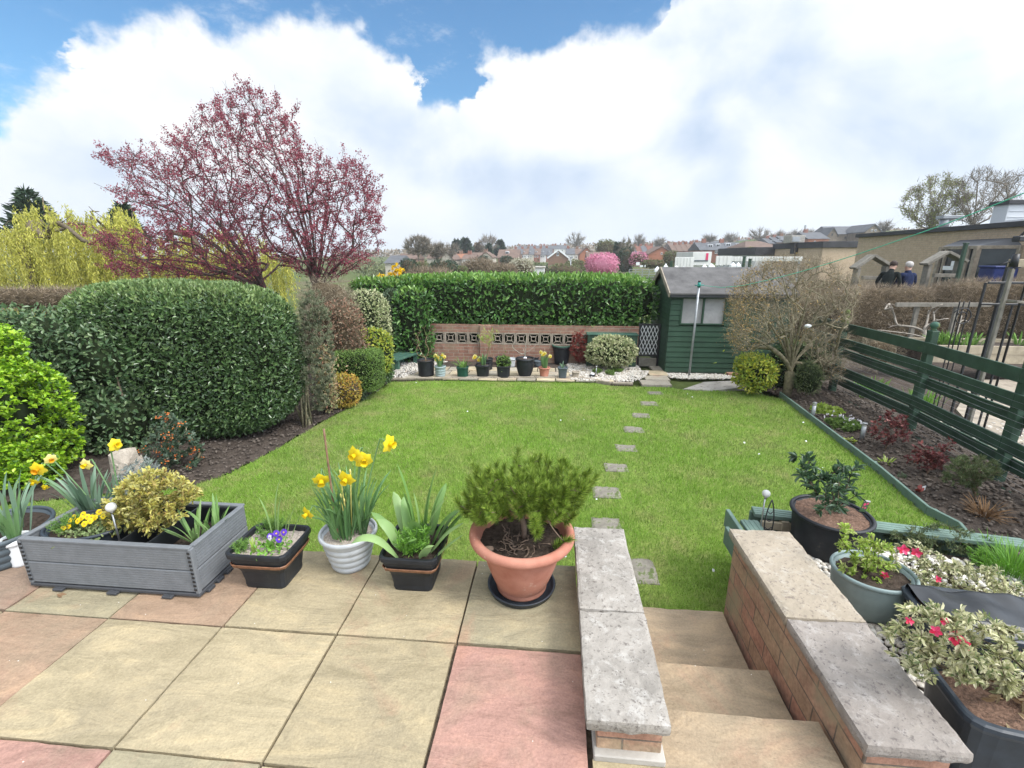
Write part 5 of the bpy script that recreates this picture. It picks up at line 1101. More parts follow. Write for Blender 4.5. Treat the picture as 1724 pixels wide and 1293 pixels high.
bush('golden_spirea', 'rounded orange and yellow leaved shrub in front of the clipped cube', 540, 600, 630, 695, 6.5, .45, 'spirea_leaf', 4800, .04, .5, 2.3, .12, 'brush_core', depth=.12, seed=10)
bush('small_dark_bush', 'small dark green bush at the far end of the left border', 628, 657, 600, 650, 7.7, .4, 'clipped_leaf', 2600, .05, .45, 2.5, .12, seed=12)
bush('greygreen_bush', 'grey-green bush between the variegated bush and the laurel hedge', 640, 684, 488, 600, 9.75, .5, 'greygreen_leaf', 5000, .06, .4, 2.8, .1, seed=13)
bush('low_fringe_plant', 'low blue-green plant tucked between the golden shrub and the cube', 596, 612, 645, 680, 6.9, .25, 'greygreen_leaf', 700, .05, .3, 2.2, .12, seed=14)
# --- laurel hedge behind the wall
YW = 10.05
c, h = span(650, 1108, 463, 560, YW-.02, 1.1); zt = c[2]+h[2]; c1 = (c[0], YW+.52, (zt+.28)/2); h1 = (h[0], .56, (zt-.28)/2)
l0 = at(585, 480, Y=10.5)[0]; l1 = at(690, 480, Y=10.3)[0]; l2 = at(725, 560, Y=9.9)[0]
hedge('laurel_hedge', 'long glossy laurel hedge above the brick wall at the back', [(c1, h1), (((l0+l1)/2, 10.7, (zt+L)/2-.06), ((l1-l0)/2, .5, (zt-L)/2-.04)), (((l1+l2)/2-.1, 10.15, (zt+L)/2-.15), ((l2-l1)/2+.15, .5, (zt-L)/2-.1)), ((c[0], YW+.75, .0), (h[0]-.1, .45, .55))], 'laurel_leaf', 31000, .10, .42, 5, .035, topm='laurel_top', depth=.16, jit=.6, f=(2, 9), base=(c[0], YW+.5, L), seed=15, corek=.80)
# ================================================================== back wall, terrace, bench, gate
TB = L+.05
wx0, wx1 = at(708, 570, Y=YW)[0], at(1074, 570, Y=YW)[0]
zT, zB, zA = at(880, 547, Y=YW)[2], at(880, 560, Y=YW)[2], at(880, 580, Y=YW)[2]
bs = zB-zA; wt = .11
bw = thing('brick_wall', 'red-brown brick wall with a band of pierced screen blocks at the back of the terrace', 'wall', ((wx0+wx1)/2, YW, L))
o1 = [at(x, 570, Y=YW)[0] for x in (730, 792, 828, 963)]; n1, n2 = 4, 9; o1[1] = o1[0]+bs*n1; o1[3] = o1[2]+bs*n2
mb = MB(); box(mb, ((wx0+wx1)/2, YW, (L+zA)/2), (wx1-wx0, wt, zA-L), .002); box(mb, ((wx0+wx1)/2, YW, (zT+zB)/2), (wx1-wx0, wt, zT-zB), .002)
for a, b in ((wx0, o1[0]), (o1[1], o1[2]), (o1[3], wx1)): box(mb, ((a+b)/2, YW, (zA+zB)/2), (b-a-.002, wt, zB-zA-.002), .001)
px = (o1[1]+o1[2])/2; box(mb, (px, YW-.055, (L+zT)/2), (.24, .10, zT-L-.02), .003)
part('brickwork', mb, 'garden_brick', bw)
for i in range(n1+n2):
    x = (o1[0]+bs*(i+.5)) if i < n1 else (o1[2]+bs*(i-n1+.5)); z = (zA+zB)/2; mb = MB(); w = bs*.5-.002; yy = YW
    for s in (-1, 1): box(mb, (x+s*(w-.013), yy, z), (.026, wt+.006, 2*w), .003); box(mb, (x, yy, z+s*(w-.013)), (2*w-.052, wt+.006, .026), .003)
    for s in (-1, 1): box(mb, (x+s*w*.36, yy, z), (.016, wt-.01, w*.82), .002); box(mb, (x, yy, z+s*w*.36), (w*.72-.02, wt-.01, .016), .002)
    for a in (PI/4, -PI/4, 3*PI/4, -3*PI/4): q0 = A([x+math.cos(a)*w*.5, yy, z+math.sin(a)*w*.5]); q1 = A([x+math.cos(a)*w*1.22, yy, z+math.sin(a)*w*1.22]); beam(mb, q0, q1, wt-.02, .014, .002, zhint=(-math.sin(a), 0, math.cos(a)))
    part('screen_block', mb, 'kerbstone', bw)
# terrace paving, kerb and gravel
tp_ = kerb_front+[(at(1066, 640, z=L)[0], 9.3), (wx1+.02, 9.6), (wx1+.02, YW-.02), (wx0-.9, YW-.02), (-3.7, 9.6), (-3.35, 8.5)]
struct('terrace', poly(MB(), tp_, TB-.012, 0, .1), 'soil')
mb = MB(); kk = 0
for r in range(3):
    for q in range(12):
        x0 = -2.9+q*.37+(.1 if r % 2 else 0); y0 = kerb_front[0][1]+.13+r*.34+.0
        y0 = 8.46+.03*(x0+1)+r*.34
        if x0 > .95: continue
        kk += 1; noisybox(mb, (x0+.006, y0+.006, TB-.03), (x0+.364, y0+.334, TB+rng.normal()*.003), (5, 5, 1), .005, 400+kk, 0, A([(.42, .36, .26), (.36, .33, .27), (.46, .40, .28)][kk % 3])*rng.uniform(.9, 1.1))
struct('terrace_paving', mb, 'sandstone')
mb = MB()
for a, b in zip(kerb_front[:-1], kerb_front[1:]):
    a, b = A(a), A(b); m = max(1, int(round(np.linalg.norm(b-a)/.42)))
    for k in range(m):
        p, q = a+(b-a)*k/m, a+(b-a)*(k+1)/m; u = unit(q-p); beam(mb, [*(p+u*.006+A([0, .03])), L+.028], [*(q-u*.006+A([0, .03])), L+.028], .055, .085, .008)
struct('kerb', mb, 'kerbstone')
g1_ = [(-3.35, 8.45), (-2.85, 8.42), (-2.7, 9.0), (-2.3, 9.95), (-3.3, 9.95), (-3.6, 9.5)]; g2_ = [(.35, 8.55), (.8, 8.5), (1.38, 8.62), (1.5, 9.3), (1.62, 8.75), (wx1, 9.4), (wx1, 9.95), (.3, 9.95)]
for nm, gp, n in (('grey gravel beside the path to the trellis gate', [(1.15, 8.5), (1.5, 8.5), (1.8, 8.9), (1.95, 9.4), (1.4, 9.4)], 700), ('grey gravel around the green bench', g1_, 1500), ('grey-white gravel around the variegated bush on the terrace', g2_, 2400)):
    P = inside(gp, n); scatter_stones('gravel', nm, np.c_[P, np.full(len(P), TB-.004)], .019, 'grey_pebble', .6, .012)
P = inside([(2.3, 9.05), (2.6, 8.98), (3.9, 9.1), (4.1, 9.38), (2.28, 9.38)], 1700); scatter_stones('gravel', 'white gravel strip along the front of the green shed', np.c_[P, np.full(len(P), L+.002)], .02, 'white_pebble', .6, .02)
mb = MB()
for i, (y0, y1) in enumerate([(8.42, 8.78), (8.79, 9.15), (9.16, 9.6), (9.61, 10.0)]): x0 = at(1074, 640, z=L)[0]+i*.14; noisybox(mb, (x0, y0, L-.02), (x0+.55-.08*i, y1-.01, L+.03), (8, 6, 1), .007, 440+i, 0, [(.33, .30, .25), (.36, .33, .27), (.46, .39, .27), (.34, .31, .26)][i])
struct('path', mb, 'sandstone')
q = [at(px, py, z=L+.02) for px, py in ((1150, 655), (1185, 643), (1250, 640), (1256, 652), (1200, 657))]
struct('shed_paving', poly(MB(), [p[:2] for p in q], L+.02, 0, .05), 'concrete')
# bench
e0, e1_ = at(660, 607, Y=8.95), at(703, 592, Y=9.85); zs = e0[2]; bn = thing('bench', 'weathered green slatted timber bench under the laurel hedge', 'bench', (e0[0]-.1, 9.4, TB))
for s in (-.17, 0, .17): part('seat_plank', beam(MB(), [e0[0]-.12+s*.9, 8.95, zs], [e1_[0]-.12+s*.9, 9.85, zs], .13, .04, .005), 'weathered_green', bn)
for u in (.12, .85):
    x = e0[0]-.12+(e1_[0]-e0[0])*u; y = 8.95+.9*u
    for s in (-.15, .15): part('leg', box(MB(), (x+s, y, (zs+TB)/2-.01), (.09, .09, zs-TB-.02), .006), 'weathered_green', bn)
    part('cross_rail', beam(MB(), [x-.2, y+.0, zs-.045], [x+.2, y, zs-.045], .05, .045, .004), 'weathered_green', bn)
# shed
sx0, sy0 = at(1119, 628, z=L)[:2]; sx1 = 4.55; sd = 1.75; ze = at(1119, 489, Y=sy0)[2]; zr = at(1113, 452, Y=sy0+.8)[2]; yr = sy0+.85
sh = thing('shed', 'dark green wooden shed with a grey felt roof and covered window', 'shed', ((sx0+sx1)/2, sy0+sd/2, L)); mb = MB()
wx = (at(1146, 522, Y=sy0)[0], at(1222, 522, Y=sy0)[0]); wz = (at(1183, 547, Y=sy0)[2], at(1183, 500, Y=sy0)[2]); bh_ = .105; nb_ = int((ze+.03-L)/bh_)
for i in range(nb_+1):
    z0 = L+.03+i*bh_; z1 = min(z0+bh_, ze+.02)
    if z1-z0 < .03: continue
    segs = [(sx0, sx1)]
    if z1 > wz[0] and z0 < wz[1]: segs = [(sx0, wx[0]-.0), (wx[1]+.0, sx1)]
    for a, b in segs:
        V = A([[a, sy0-.012, z0], [b, sy0-.012, z0], [b, sy0-.002, z1-.012], [a, sy0-.002, z1-.012], [a, sy0+.02, z0], [b, sy0+.02, z0], [b, sy0+.006, z1], [a, sy0+.006, z1]])
        mb.add(V, [(0, 1, 2, 3), (3, 2, 6, 7), (4, 0, 3, 7), (1, 5, 6, 2), (4, 5, 1, 0), (5, 4, 7, 6)])
part('front_wall', mb, 'shed_paint', sh); mb = MB()
for i in range(int((zr-L)/bh_)):
    z0 = L+.03+i*bh_; z1 = z0+bh_
    hw0 = sd/2 if z1 < ze else max(0, (zr-z1)/(zr-ze)*.88); ya, yb = yr-min(hw0, yr-sy0-.003), yr+min(hw0, sd/2)
    V = A([[sx0-.012, ya, z0], [sx0-.012, yb, z0], [sx0-.002, yb, z1-.012], [sx0-.002, ya, z1-.012], [sx0+.02, ya, z0], [sx0+.02, yb, z0], [sx0+.006, yb, z1], [sx0+.006, ya, z1]])
    mb.add(V, [(1, 0, 3, 2), (2, 3, 7, 6), (0, 4, 7, 3), (5, 1, 2, 6), (5, 4, 0, 1)])
part('side_wall', mb, 'shed_paint', sh)
part('back_wall', box(MB(), ((sx0+sx1)/2, sy0+sd, (L+ze)/2), (sx1-sx0-.03, .03, ze-L), .002), 'shed_paint', sh); part('side_wall', box(MB(), (sx1-.02, sy0+sd/2, (L+ze)/2), (.03, sd-.05, ze-L), .002), 'shed_paint', sh)
mb = MB()
for i, dz in enumerate((0, .003)):
    pass
def slope(y0, z0, y1, z1, x0, x1, th):
    nx = 24; xs = np.linspace(x0, x1, nx+1); us = np.linspace(0, 1, 9); lf_ = lumpf(9, 8, 2, 9); V = []
    for u in us:
        for x in xs: V.append((x, y0+(y1-y0)*u, z0+(z1-z0)*u+.006*lf_(A([[x, u*2, 0]]))[0]-(0.012 if u == 0 else 0)))
    V = A(V); k = nx+1; i = (np.arange(8)[:, None]*k+np.arange(nx)[None]).ravel(); m = len(V)
    F = np.stack([i, i+1, i+k+1, i+k], 1); V2 = V-A([0, 0, th]); mb.add(np.concatenate([V, V2]), np.concatenate([F, F[:, ::-1]+m, A([(a, a+m, a+1+m, a+1) for a in range(nx)])]))
sl = (zr-ze)/(yr-sy0); slope(sy0-.13, ze-.13*sl+.03, yr, zr+.03, sx0-.06, sx1+.06, .025); m2 = mb; mb = MB(); slope(sy0+sd+.1, ze-.1*sl+.03, yr+.001, zr+.03, sx0-.06, sx1+.06, .025)
part('roof', m2, 'roofing_felt', sh, 'front slope of grey mineral felt'); part('roof', mb, 'roofing_felt', sh)
mb = MB(); box(mb, ((sx0+sx1)/2, sy0-.105, ze-.13*sl-.025), (sx1-sx0+.1, .018, .07), .002); part('fascia', mb, 'dark_composite', sh)
for s in (-1, 1): part('bargeboard', beam(MB(), [sx0-.075, yr, zr-.01], [sx0-.075, yr+s*.99, zr-.01-.99*sl], .022, .10, .002), 'kerbstone', sh)
win = part('window', MB(), 'shed_paint', sh) if False else None
mb = MB(); wxm, wzm = (wx[0]+wx[1])/2, (wz[0]+wz[1])/2; fw = .03
for s in (0, 1): box(mb, (wx[s]+(fw/2 if s == 0 else -fw/2), sy0+.0, wzm), (fw, .05, wz[1]-wz[0]), .003); box(mb, (wxm, sy0, wz[s]+(fw/2 if s == 0 else -fw/2)), (wx[1]-wx[0]-2*fw, .045, fw), .003)
box(mb, (wxm, sy0, wzm), (.035, .045, wz[1]-wz[0]-2*fw), .003); wn = part('window', mb, 'shed_paint', sh)
for s in (-1, 1):
    mb = MB(); nx = 14; a, b = sorted((wxm+s*.018, wx[0]+fw if s < 0 else wx[1]-fw)); U, Vv = np.meshgrid(np.linspace(a, b, nx+1), np.linspace(wz[0]+fw, wz[1]-fw, nx+1)); lf_ = lumpf(31+s, 8, 4, 16)
    i = (np.arange(nx)[:, None]*(nx+1)+np.arange(nx)[None]).ravel(); mb.add(np.stack([U.ravel(), sy0+.012+.010*lf_(np.c_[U.ravel()+Vv.ravel()*.7, Vv.ravel(), 0*U.ravel()]), Vv.ravel()], -1), np.stack([i, i+1, i+nx+2, i+nx+1], 1), 0, True); part('pane', mb, 'window_cover', wn)
box(mb := MB(), ((sx0+sx1)/2, sy0+sd/2, L+.012), (sx1-sx0-.02, sd-.02, .03), .002); part('floor', mb, 'grey_timber', sh)
box(mb := MB(), (at(1232, 633, z=L)[0], sy0-.12, L+.035), (.2, .1, .065), .004); solo('brick', 'single loose brick lying at the foot of the shed', 'brick', mb, 'step_brick', (at(1232, 633, z=L)[0], sy0-.12, L))
# trellis gate
ga, gb = wx1+.03, sx0-.03; gz0, gz1 = at(1090, 598, Y=10.1)[2], at(1090, 545, Y=10.1)[2]; gt = thing('trellis_gate', 'dark gate with pale grey crossed lattice between wall and shed', 'gate', ((ga+gb)/2, 10.1, L)); mb = MB()
for x in (ga, gb): box(mb, (x, 10.1, (L+gz1)/2), (.045, .045, gz1-L), .004)
for z in (gz0, gz1-.02): box(mb, ((ga+gb)/2, 10.1, z), (gb-ga-.045, .04, .04), .004)
part('frame', mb, 'black_metal', gt); mb = MB(); n = 6; W_ = gb-ga-.05; H_ = gz1-gz0-.05
def clip(x0, z0, dx, dz):
    t0, t1 = 0., 1.
    for p, d_, lo, hi in ((x0, dx, 0, W_), (z0, dz, 0, H_)):
        if abs(d_) > 1e-9: a, b = sorted(((lo-p)/d_, (hi-p)/d_)); t0, t1 = max(t0, a), min(t1, b)
    return t0, t1
for s in (-1, 1):
    for k in range(-4, 12):
        x0 = k*W_/5.; x0 = x0 if s > 0 else W_-x0; dx, dz = s*H_*.42, H_; t0, t1 = clip(x0, 0, dx, dz)
        if t1-t0 > .05: beam(mb, [ga+.025+x0+dx*t0, 10.09+.006*s, gz0+.02+dz*t0], [ga+.025+x0+dx*t1, 10.09+.006*s, gz0+.02+dz*t1], .005, .013, .001, zhint=(1, 0, 0))
part('lattice', mb, 'white_paint', gt); part('backing', box(MB(), ((ga+gb)/2, 10.125, (gz0+gz1)/2), (gb-ga-.05, .012, gz1-gz0-.05), .001), 'liner', gt)
part('step_board', box(MB(), ((ga+gb)/2, 10.06, (L+gz0)/2-.03), (gb-ga-.05, .04, gz0-L-.05), .004), 'grey_timber', gt)
# green box behind the variegated bush
ba, bb = at(988, 580, Y=9.85)[0], at(1071, 580, Y=9.85)[0]; bz = at(1030, 563, Y=9.85)[2]
sb_ = thing('storage_box', 'dark green storage box with a pale lid edge against the brick wall', 'storage box', ((ba+bb)/2, 9.85, TB)); part('body', box(MB(), ((ba+bb)/2, 9.84, (bz+TB)/2), (bb-ba, .26, bz-TB), .006), 'green_paint', sb_); part('lid', box(MB(), ((ba+bb)/2, 9.84, bz+.012), (bb-ba+.03, .29, .022), .005), 'weathered_green', sb_)
bush('variegated_shrub', 'domed cream and green variegated bush before the green storage box', 986, 1073, 564, 624, 9.1, .7, 'cream_variegated', 7500, .058, .55, 2.1, .18, depth=.24, seed=16, base=(at(1030, 620, z=TB)[0], 9.4, TB))
t, N, tp, D = stemmy('upright shrub with dark red leaves left of the green storage box', at(975, 616, z=TB)+A([0, .1, 0]), pxtips(130, [(960, 600), (962, 562), (975, 555), (992, 560), (992, 600), (980, 612)], at(975, 616, z=TB)[1]+.1, .16, 71), 'red_leaf', 'red_leaved_shrub', 'shrub', .012, .002, .032, .45, 9, .03, 'twig_brown', .05, .9)
# --- pots along the terrace
def farpot(px, py, w, h, matn, label, taper=.72, lip=.018, **kw):
    p = at(px, py, z=TB); s = ppm(p); r = w/2/s; p = A([p[0], p[1]+r*.72, TB]); hh = h/s
    kw.setdefault('liph', .03); rimpot('plant_pot', label, p, r, r*taper, hh, matn, lip=lip, k=28, group='pots along the back terrace', **kw); return p+A([0, 0, hh-.03])
def bare(label, c, outline, Y, n, seed, bark='twig_tan', r0=.012, rt=.0022, name='bare_shrub', dep=.18):
    t = thing(name, label, 'shrub', c); N, par, D, tp = grow([A(c)-A([0, 0, .02]), A(c)+A([0, 0, .02]), A(c)+A([0, 0, .06])], pxtips(n, outline, Y, dep, seed), .05, .9, .008, seed, .35); part('stems', wood(MB(), N, par, radii(par, r0, rt), kmax=6), bark, t); return t, N, tp, D
def daffpot(label, c, n, fl, petal, hgt_=.3, cup='trumpet_yellow'):
    t = thing('daffodils', label, 'flowers', c); part('leaves', clump(MB(), c, n, .06, (hgt_*.7, hgt_*1.05), (.014, .02), (.03, .35), (.05, .6)), 'daff_leaf', t)
    for px, py in fl: p = at(px, py, Y=c[1]-.02); daff_flower(t, p, (rng.normal()*.5, -1, -.1), .045, petal, cup, stem_from=c)
c = farpot(715, 634, 30, 27, 'black_plastic', 'round black tub with bare brown stems at the left end of the pots', .86)
bare('bare brown branching shrub in the leftmost black tub', c, [(700, 600), (690, 570), (700, 545), (735, 550), (732, 575), (724, 600)], c[1], 42, 81, 'twig_tan')
c = farpot(740, 635, 20, 18, 'bluegrey_plastic', 'pale blue-grey ribbed pot of daffodils beside the leftmost black tub', .75, ribs=4)
daffpot('pale daffodils in the blue-grey pot', c, 30, [(733, 599), (738, 602), (745, 598), (741, 605), (748, 601), (735, 606)], 'petal_pale')
c = farpot(778, 636, 20, 18, 'green_plastic', 'small dark green square planter between two groups of daffodils', .85, sq=5.)
t = thing('bulb_leaves', 'arching green leaves in the small dark green planter', 'plant', c); part('leaves', clump(MB(), c, 40, .08, (.12, .26), (.008, .014), (.2, 1.), (.3, 1.4)), 'feathery_leaf', t)
c = farpot(812, 636, 25, 22, 'black_plastic', 'flared square black planter of grey-leaved bulbs', .72, sq=5., liph=.05)
daffpot('blue-leaved daffodils just opening in the flared square black planter', c, 34, [(798, 602), (808, 604), (806, 606), (800, 600)], 'petal_pale', .24)
c = farpot(847, 636, 24, 20, 'black_plastic', 'square black planter holding a leafy green bush', .82, sq=5.)
bush('small_green_bush', 'small leafy green bush in the square black planter', 835, 860, 600, 620, c[1]-.12, .24, 'box_leaf', 900, .04, .5, 2.3, .15, ground=False, base=c, seed=17)
c = farpot(883, 636, 33, 32, 'black_plastic', 'largest black urn with a thick rim in the front row of pots', .55, lip=.03, liph=.05, bulge=.02)
t, N, tp, D = bare('pale bare magnolia branches in the largest black urn', c, [(862, 590), (858, 572), (890, 560), (905, 572), (900, 590), (885, 604)], c[1], 20, 82, 'pale_bark', .013, .0035)
mb = MB(); [blob(mb, c+A([.01*i, -.08, .04]), (.02, .02, .03), 1, .1) for i in (-1, 2)]; part('white_bud', mb, 'petal_white', t)
c = farpot(916, 636, 20, 17, 'terracotta', 'small terracotta pot of daffodils at the right of the front row', .66, liph=.035)
daffpot('pale yellow daffodils in the small terracotta pot', c, 30, [(911, 593), (917, 595), (926, 600), (914, 597)], 'petal_pale', .3)
c = farpot(947, 637, 17, 18, 'slate_plastic', 'small tall slate-blue square pot with a few shoots', .75, sq=6.)
t = thing('bulb_leaves', 'few grey-green shoots in the slate-blue pot', 'plant', c); part('leaves', clump(MB(), c, 14, .04, (.08, .16), (.012, .02), (.1, .6), (.2, .8)), 'bluish_leaf', t)
c = farpot(969, 636, 13, 10, 'kerbstone', 'tiny grey stone pot at the right end of the front row', .85, sq=5.)
c = farpot(820, 623, 20, 19, 'black_plastic', 'black pot with a yellow-green willowy shrub in the second row', .8)
t, N, tp, D = bare('slender willow-like shrub with yellow-green shoots before the brick pier', c, [(810, 580), (803, 556), (818, 553), (840, 556), (832, 575), (824, 590)], c[1], 34, 83, 'twig_gold' if False else 'twig_tan')
mb = MB(); P = np.concatenate([N[tp]+rng.normal(size=(len(tp), 3))*.02 for _ in range(9)]); leaves(mb, P, rng.normal(size=P.shape)*.4+A([0, 0, 1]), .05, LEAF4, .18); part('leaves', mb, 'lime_leaf', t)
farpot(860, 618, 17, 14, 'grey_plastic', 'pale grey pot in the second row behind the bushy planter', .75)
farpot(843, 614, 20, 12, 'navy_plastic', 'low dark bowl against the wall behind the pale grey pot', .8); farpot(892, 612, 30, 10, 'black_plastic', 'long low black trough against the wall behind the largest urn', .9, sy=.6, sq=6.); farpot(905, 617, 14, 9, 'slate_plastic', 'small slate bowl behind the small terracotta pot', .8)
p = at(945, 613, z=TB); s = ppm(p); st_ = A([p[0], p[1]+.1, TB]); rimpot('plant_tub', 'big round black tub with a green rim standing before the screen wall', st_, 16/s, 11.5/s, 30/s, 'black_plastic', 'plant tub', lip=.03, liph=.05, k=32)
mb = MB(); a = np.linspace(-PI*.5, PI*1.5, 13); lathe(mb, st_, [(16/s-.012+math.cos(x)*.018, 30/s+.005+math.sin(x)*.018) for x in a], 32); part('rim_band', mb, 'weathered_green', bpy.data.objects[[o.name for o in bpy.data.objects if o.get('label', '').startswith('big round black tub')][0]])
for px, py, lab in ((997, 634, 'small round dark solar light at the edge of the terrace gravel'),):
    p = at(px, py, z=TB); t = thing('solar_light', lab, 'garden light', p); part('body', lathe(MB(), p, [(.0, 0), (.05, 0), (.06, .02), (.05, .05)], 20), 'black_metal', t); part('lens', blob(MB(), p+A([0, 0, .05]), (.045, .045, .03), 2, 0), 'white_paint', t)
p = at(998, 634, z=TB); globe = thing('solar_light', 'thin grey stake light next to the small round solar light', 'garden light', p+A([.07, .1, 0])); part('pole', tube(MB(), [p+A([.07, .1, 0]), p+A([.07, .1, .16])], .009, 8), 'galvanised', globe); part('cap', tube(MB(), [p+A([.07, .1, .16]), p+A([.07, .1, .19])], .014, 8), 'steel', globe)
for px, py, lab in ((1005, 628, 'low grassy green plant on the gravel beside the round solar light'), (1028, 631, 'low yellow-green tufted plant on the terrace gravel'), (1040, 626, 'low green tufted plant nearest the path')): feathery(lab, at(px, py, z=TB), 24, .1, .11, 'box_leaf', 'plant', 'tufted_plant', .04)
# clothes pole and line
pb0 = at(1160, 634, z=L); ptop = at(1177, 480, Y=pb0[1]); cp = thing('clothes_pole', 'grey metal washing-line pole in front of the green shed', 'pole', pb0)
part('pole', tube(MB(), [pb0, ptop], .021, 12), 'galvanised', cp); hd = part('head', tube(MB(), [ptop-A([0, 0, .04]), ptop+A([0, 0, .05])], .03, 12), 'teal_plastic', cp)
part('hook', tube(MB(), [ptop+A([-.08, 0, .0]), ptop+A([0, -.03, -.01]), ptop+A([.08, 0, .005])], .009, 8), 'teal_plastic', hd); part('cap', tube(MB(), [ptop+A([0, 0, .05]), ptop+A([0, 0, .085])], .025, 12), 'black_metal', hd)
end = at(1724, 325, Y=3.6); dv = end[:2]-ptop[:2]; P = [ptop]
for px, py in ((1215, 484), (1250, 481), (1300, 470), (1350, 457), (1400, 442), (1450, 426), (1500, 409), (1550, 392), (1600, 374), (1650, 355), (1724, 325), (1775, 303)):
    r = ray(px, py); M = np.array([[r[0], -dv[0]], [r[1], -dv[1]]]); tt = np.linalg.solve(M, ptop[:2]); P.append(A([0, 0, CH])+r*tt[0])
solo('washing_line', 'pale green washing line running from the pole towards the upper right', 'washing line', tube(MB(), P, .0042, 6), 'line_cord', ptop)
# --- the big bare shrub-tree by the shed
hb = at(1323, 668, z=L); Yh = hb[1]
tr = thing('hawthorn_tree', 'dense twiggy bare tree with several trunks between shed and fence', 'tree', hb)
out_ = [(1222, 560), (1226, 500), (1245, 465), (1290, 440), (1330, 432), (1380, 435), (1425, 450), (1450, 470), (1442, 520), (1432, 580), (1418, 640), (1385, 640), (1365, 600), (1330, 562), (1300, 580), (1245, 598)]
T = pxtips(620, out_, Yh+.1, .95, 91)
T = np.concatenate([T, pxtips(600, out_, Yh+.1, .95, 92)]); LM = [at(px, py, Y=Yh+dy) for px, py, dy in ((1265, 500, .1), (1290, 460, -.2), (1320, 445, .3), (1345, 450, -.3), (1375, 455, .15), (1410, 470, -.1), (1420, 530, .2), (1250, 560, -.2), (1300, 520, .5), (1360, 500, -.5), (1395, 560, .35), (1335, 490, .55))]
N, par, D, tp = grow([hb, hb+A([.01, 0, .2]), hb+A([0, 0, .42])], T, .09, .8, .02, 9, .2, limbs=LM)
rd = radii(par, .078, .0034); part('trunk', wood(MB(), N, par, rd), 'lichen_bark', tr)
mb, m2 = MB(), MB(); idx = np.where(rd < .012)[0]; Q = N[rng.choice(idx, 17000)]+rng.normal(size=(17000, 3))*.03; ax = unit(Q-(hb+A([0, 0, .5])))*.8+rng.normal(size=Q.shape)*.6
leaves(mb, Q, ax, rng.uniform(.05, .16, len(Q)), NEEDLE, .032, jit=.2); part('twigs', mb, 'twig_fine', tr)
lft = at(1270, 520, Y=Yh)[0]; k = N[tp]; k = k[(k[:, 0] < lft+.25*rng.normal(size=len(k))) | (rng.uniform(size=len(k)) < .06)]; P = np.repeat(k, 8, 0)+rng.normal(size=(len(k)*8, 3))*.06; leaves(m2, P, rng.normal(size=P.shape), .035, LEAF4, .5); part('young_leaves', m2, 'twig_gold', tr)
bush('gold_leaved_bush', 'yellow-green leafy bush at the foot of the twiggy bare tree', 1236, 1312, 596, 664, 7.75, .6, 'gold_euonymus', 3600, .06, .5, 2.1, .3, depth=.3, corek=.6, seed=18)
bush('dark_undergrowth', 'dark evergreen bush behind the trunk of the twiggy bare tree', 1290, 1400, 580, 665, 8.3, .5, 'clipped_leaf', 3000, .06, .45, 2.5, .15, seed=19)
# ================================================================== green timber fence on the right
fn = thing('timber_fence', 'dark green timber fence of staggered boards with ball-topped posts', 'fence', (4.85, 6.4, L))
fpts = [A([4.97, 9.3]), A([4.93, 8.35]), A([4.9, 6.43]), A([4.74, 4.93]), A([4.55, 3.4])]
zl = [at(1545, y, Y=6.43)[2] for y in (585, 617, 643, 675, 700, 733)]; hh = .145
for i, z in enumerate(zl):
    off = -.055 if i in (0, 1, 3, 5) else .055; mb = MB()
    for a, b in zip(fpts[:-1], fpts[1:]):
        u = unit(b-a); nv = A([u[1], -u[0]]); sgn = 1 if nv[0] > 0 else -1; dzz = rng.normal()*.004
        p, q = a+nv*sgn*off, b+nv*sgn*off; beam(mb, [*p, z+rng.normal()*.004], [*(q-u*.002), z+rng.normal()*.004], .026, hh, .004)
    part('rail', mb, 'green_paint', fn)
for k, (p, m) in enumerate(zip(fpts[1:], ('mossy_green', 'green_paint', 'green_paint', 'green_paint'))):
    zt_ = [at(1424, 532, Y=8.35), at(1549, 556, Y=6.43), at(1700, 605, Y=4.93), (0, 0, .72)][k][2]
    mb = MB(); box(mb, (*p, (L-.1+zt_)/2), (.095, .095, zt_-L+.1), .008); po = part('post', mb, m if m != 'mossy_green' else 'green_paint', fn)
    if k == 0: part('mossy_top', box(MB(), (*p, zt_-.1), (.099, .099, .215), .006), 'mossy_green', po)
    part('ball_finial', blob(lathe(MB(), (*p, zt_), [(.0, 0), (.035, 0), (.03, .015), (.03, .03)], 16), (*p, zt_+.065), (.052, .052, .048), 3, 0), 'weathered_green' if k else 'mossy_green', po)
mb = MB()
for z in np.linspace(zl[-1], zl[1], 16):
    tube(mb, [A([*(p-A([.075, 0])), z+.006*math.sin(9*p[1]+z*30)]) for p in [fpts[j]+(fpts[j+1]-fpts[j])*u for j in range(1, 4) for u in (0, .25, .5, .75)]], .0012, 3, cap=False)
part('wire_mesh', mb, 'galvanised', fn)
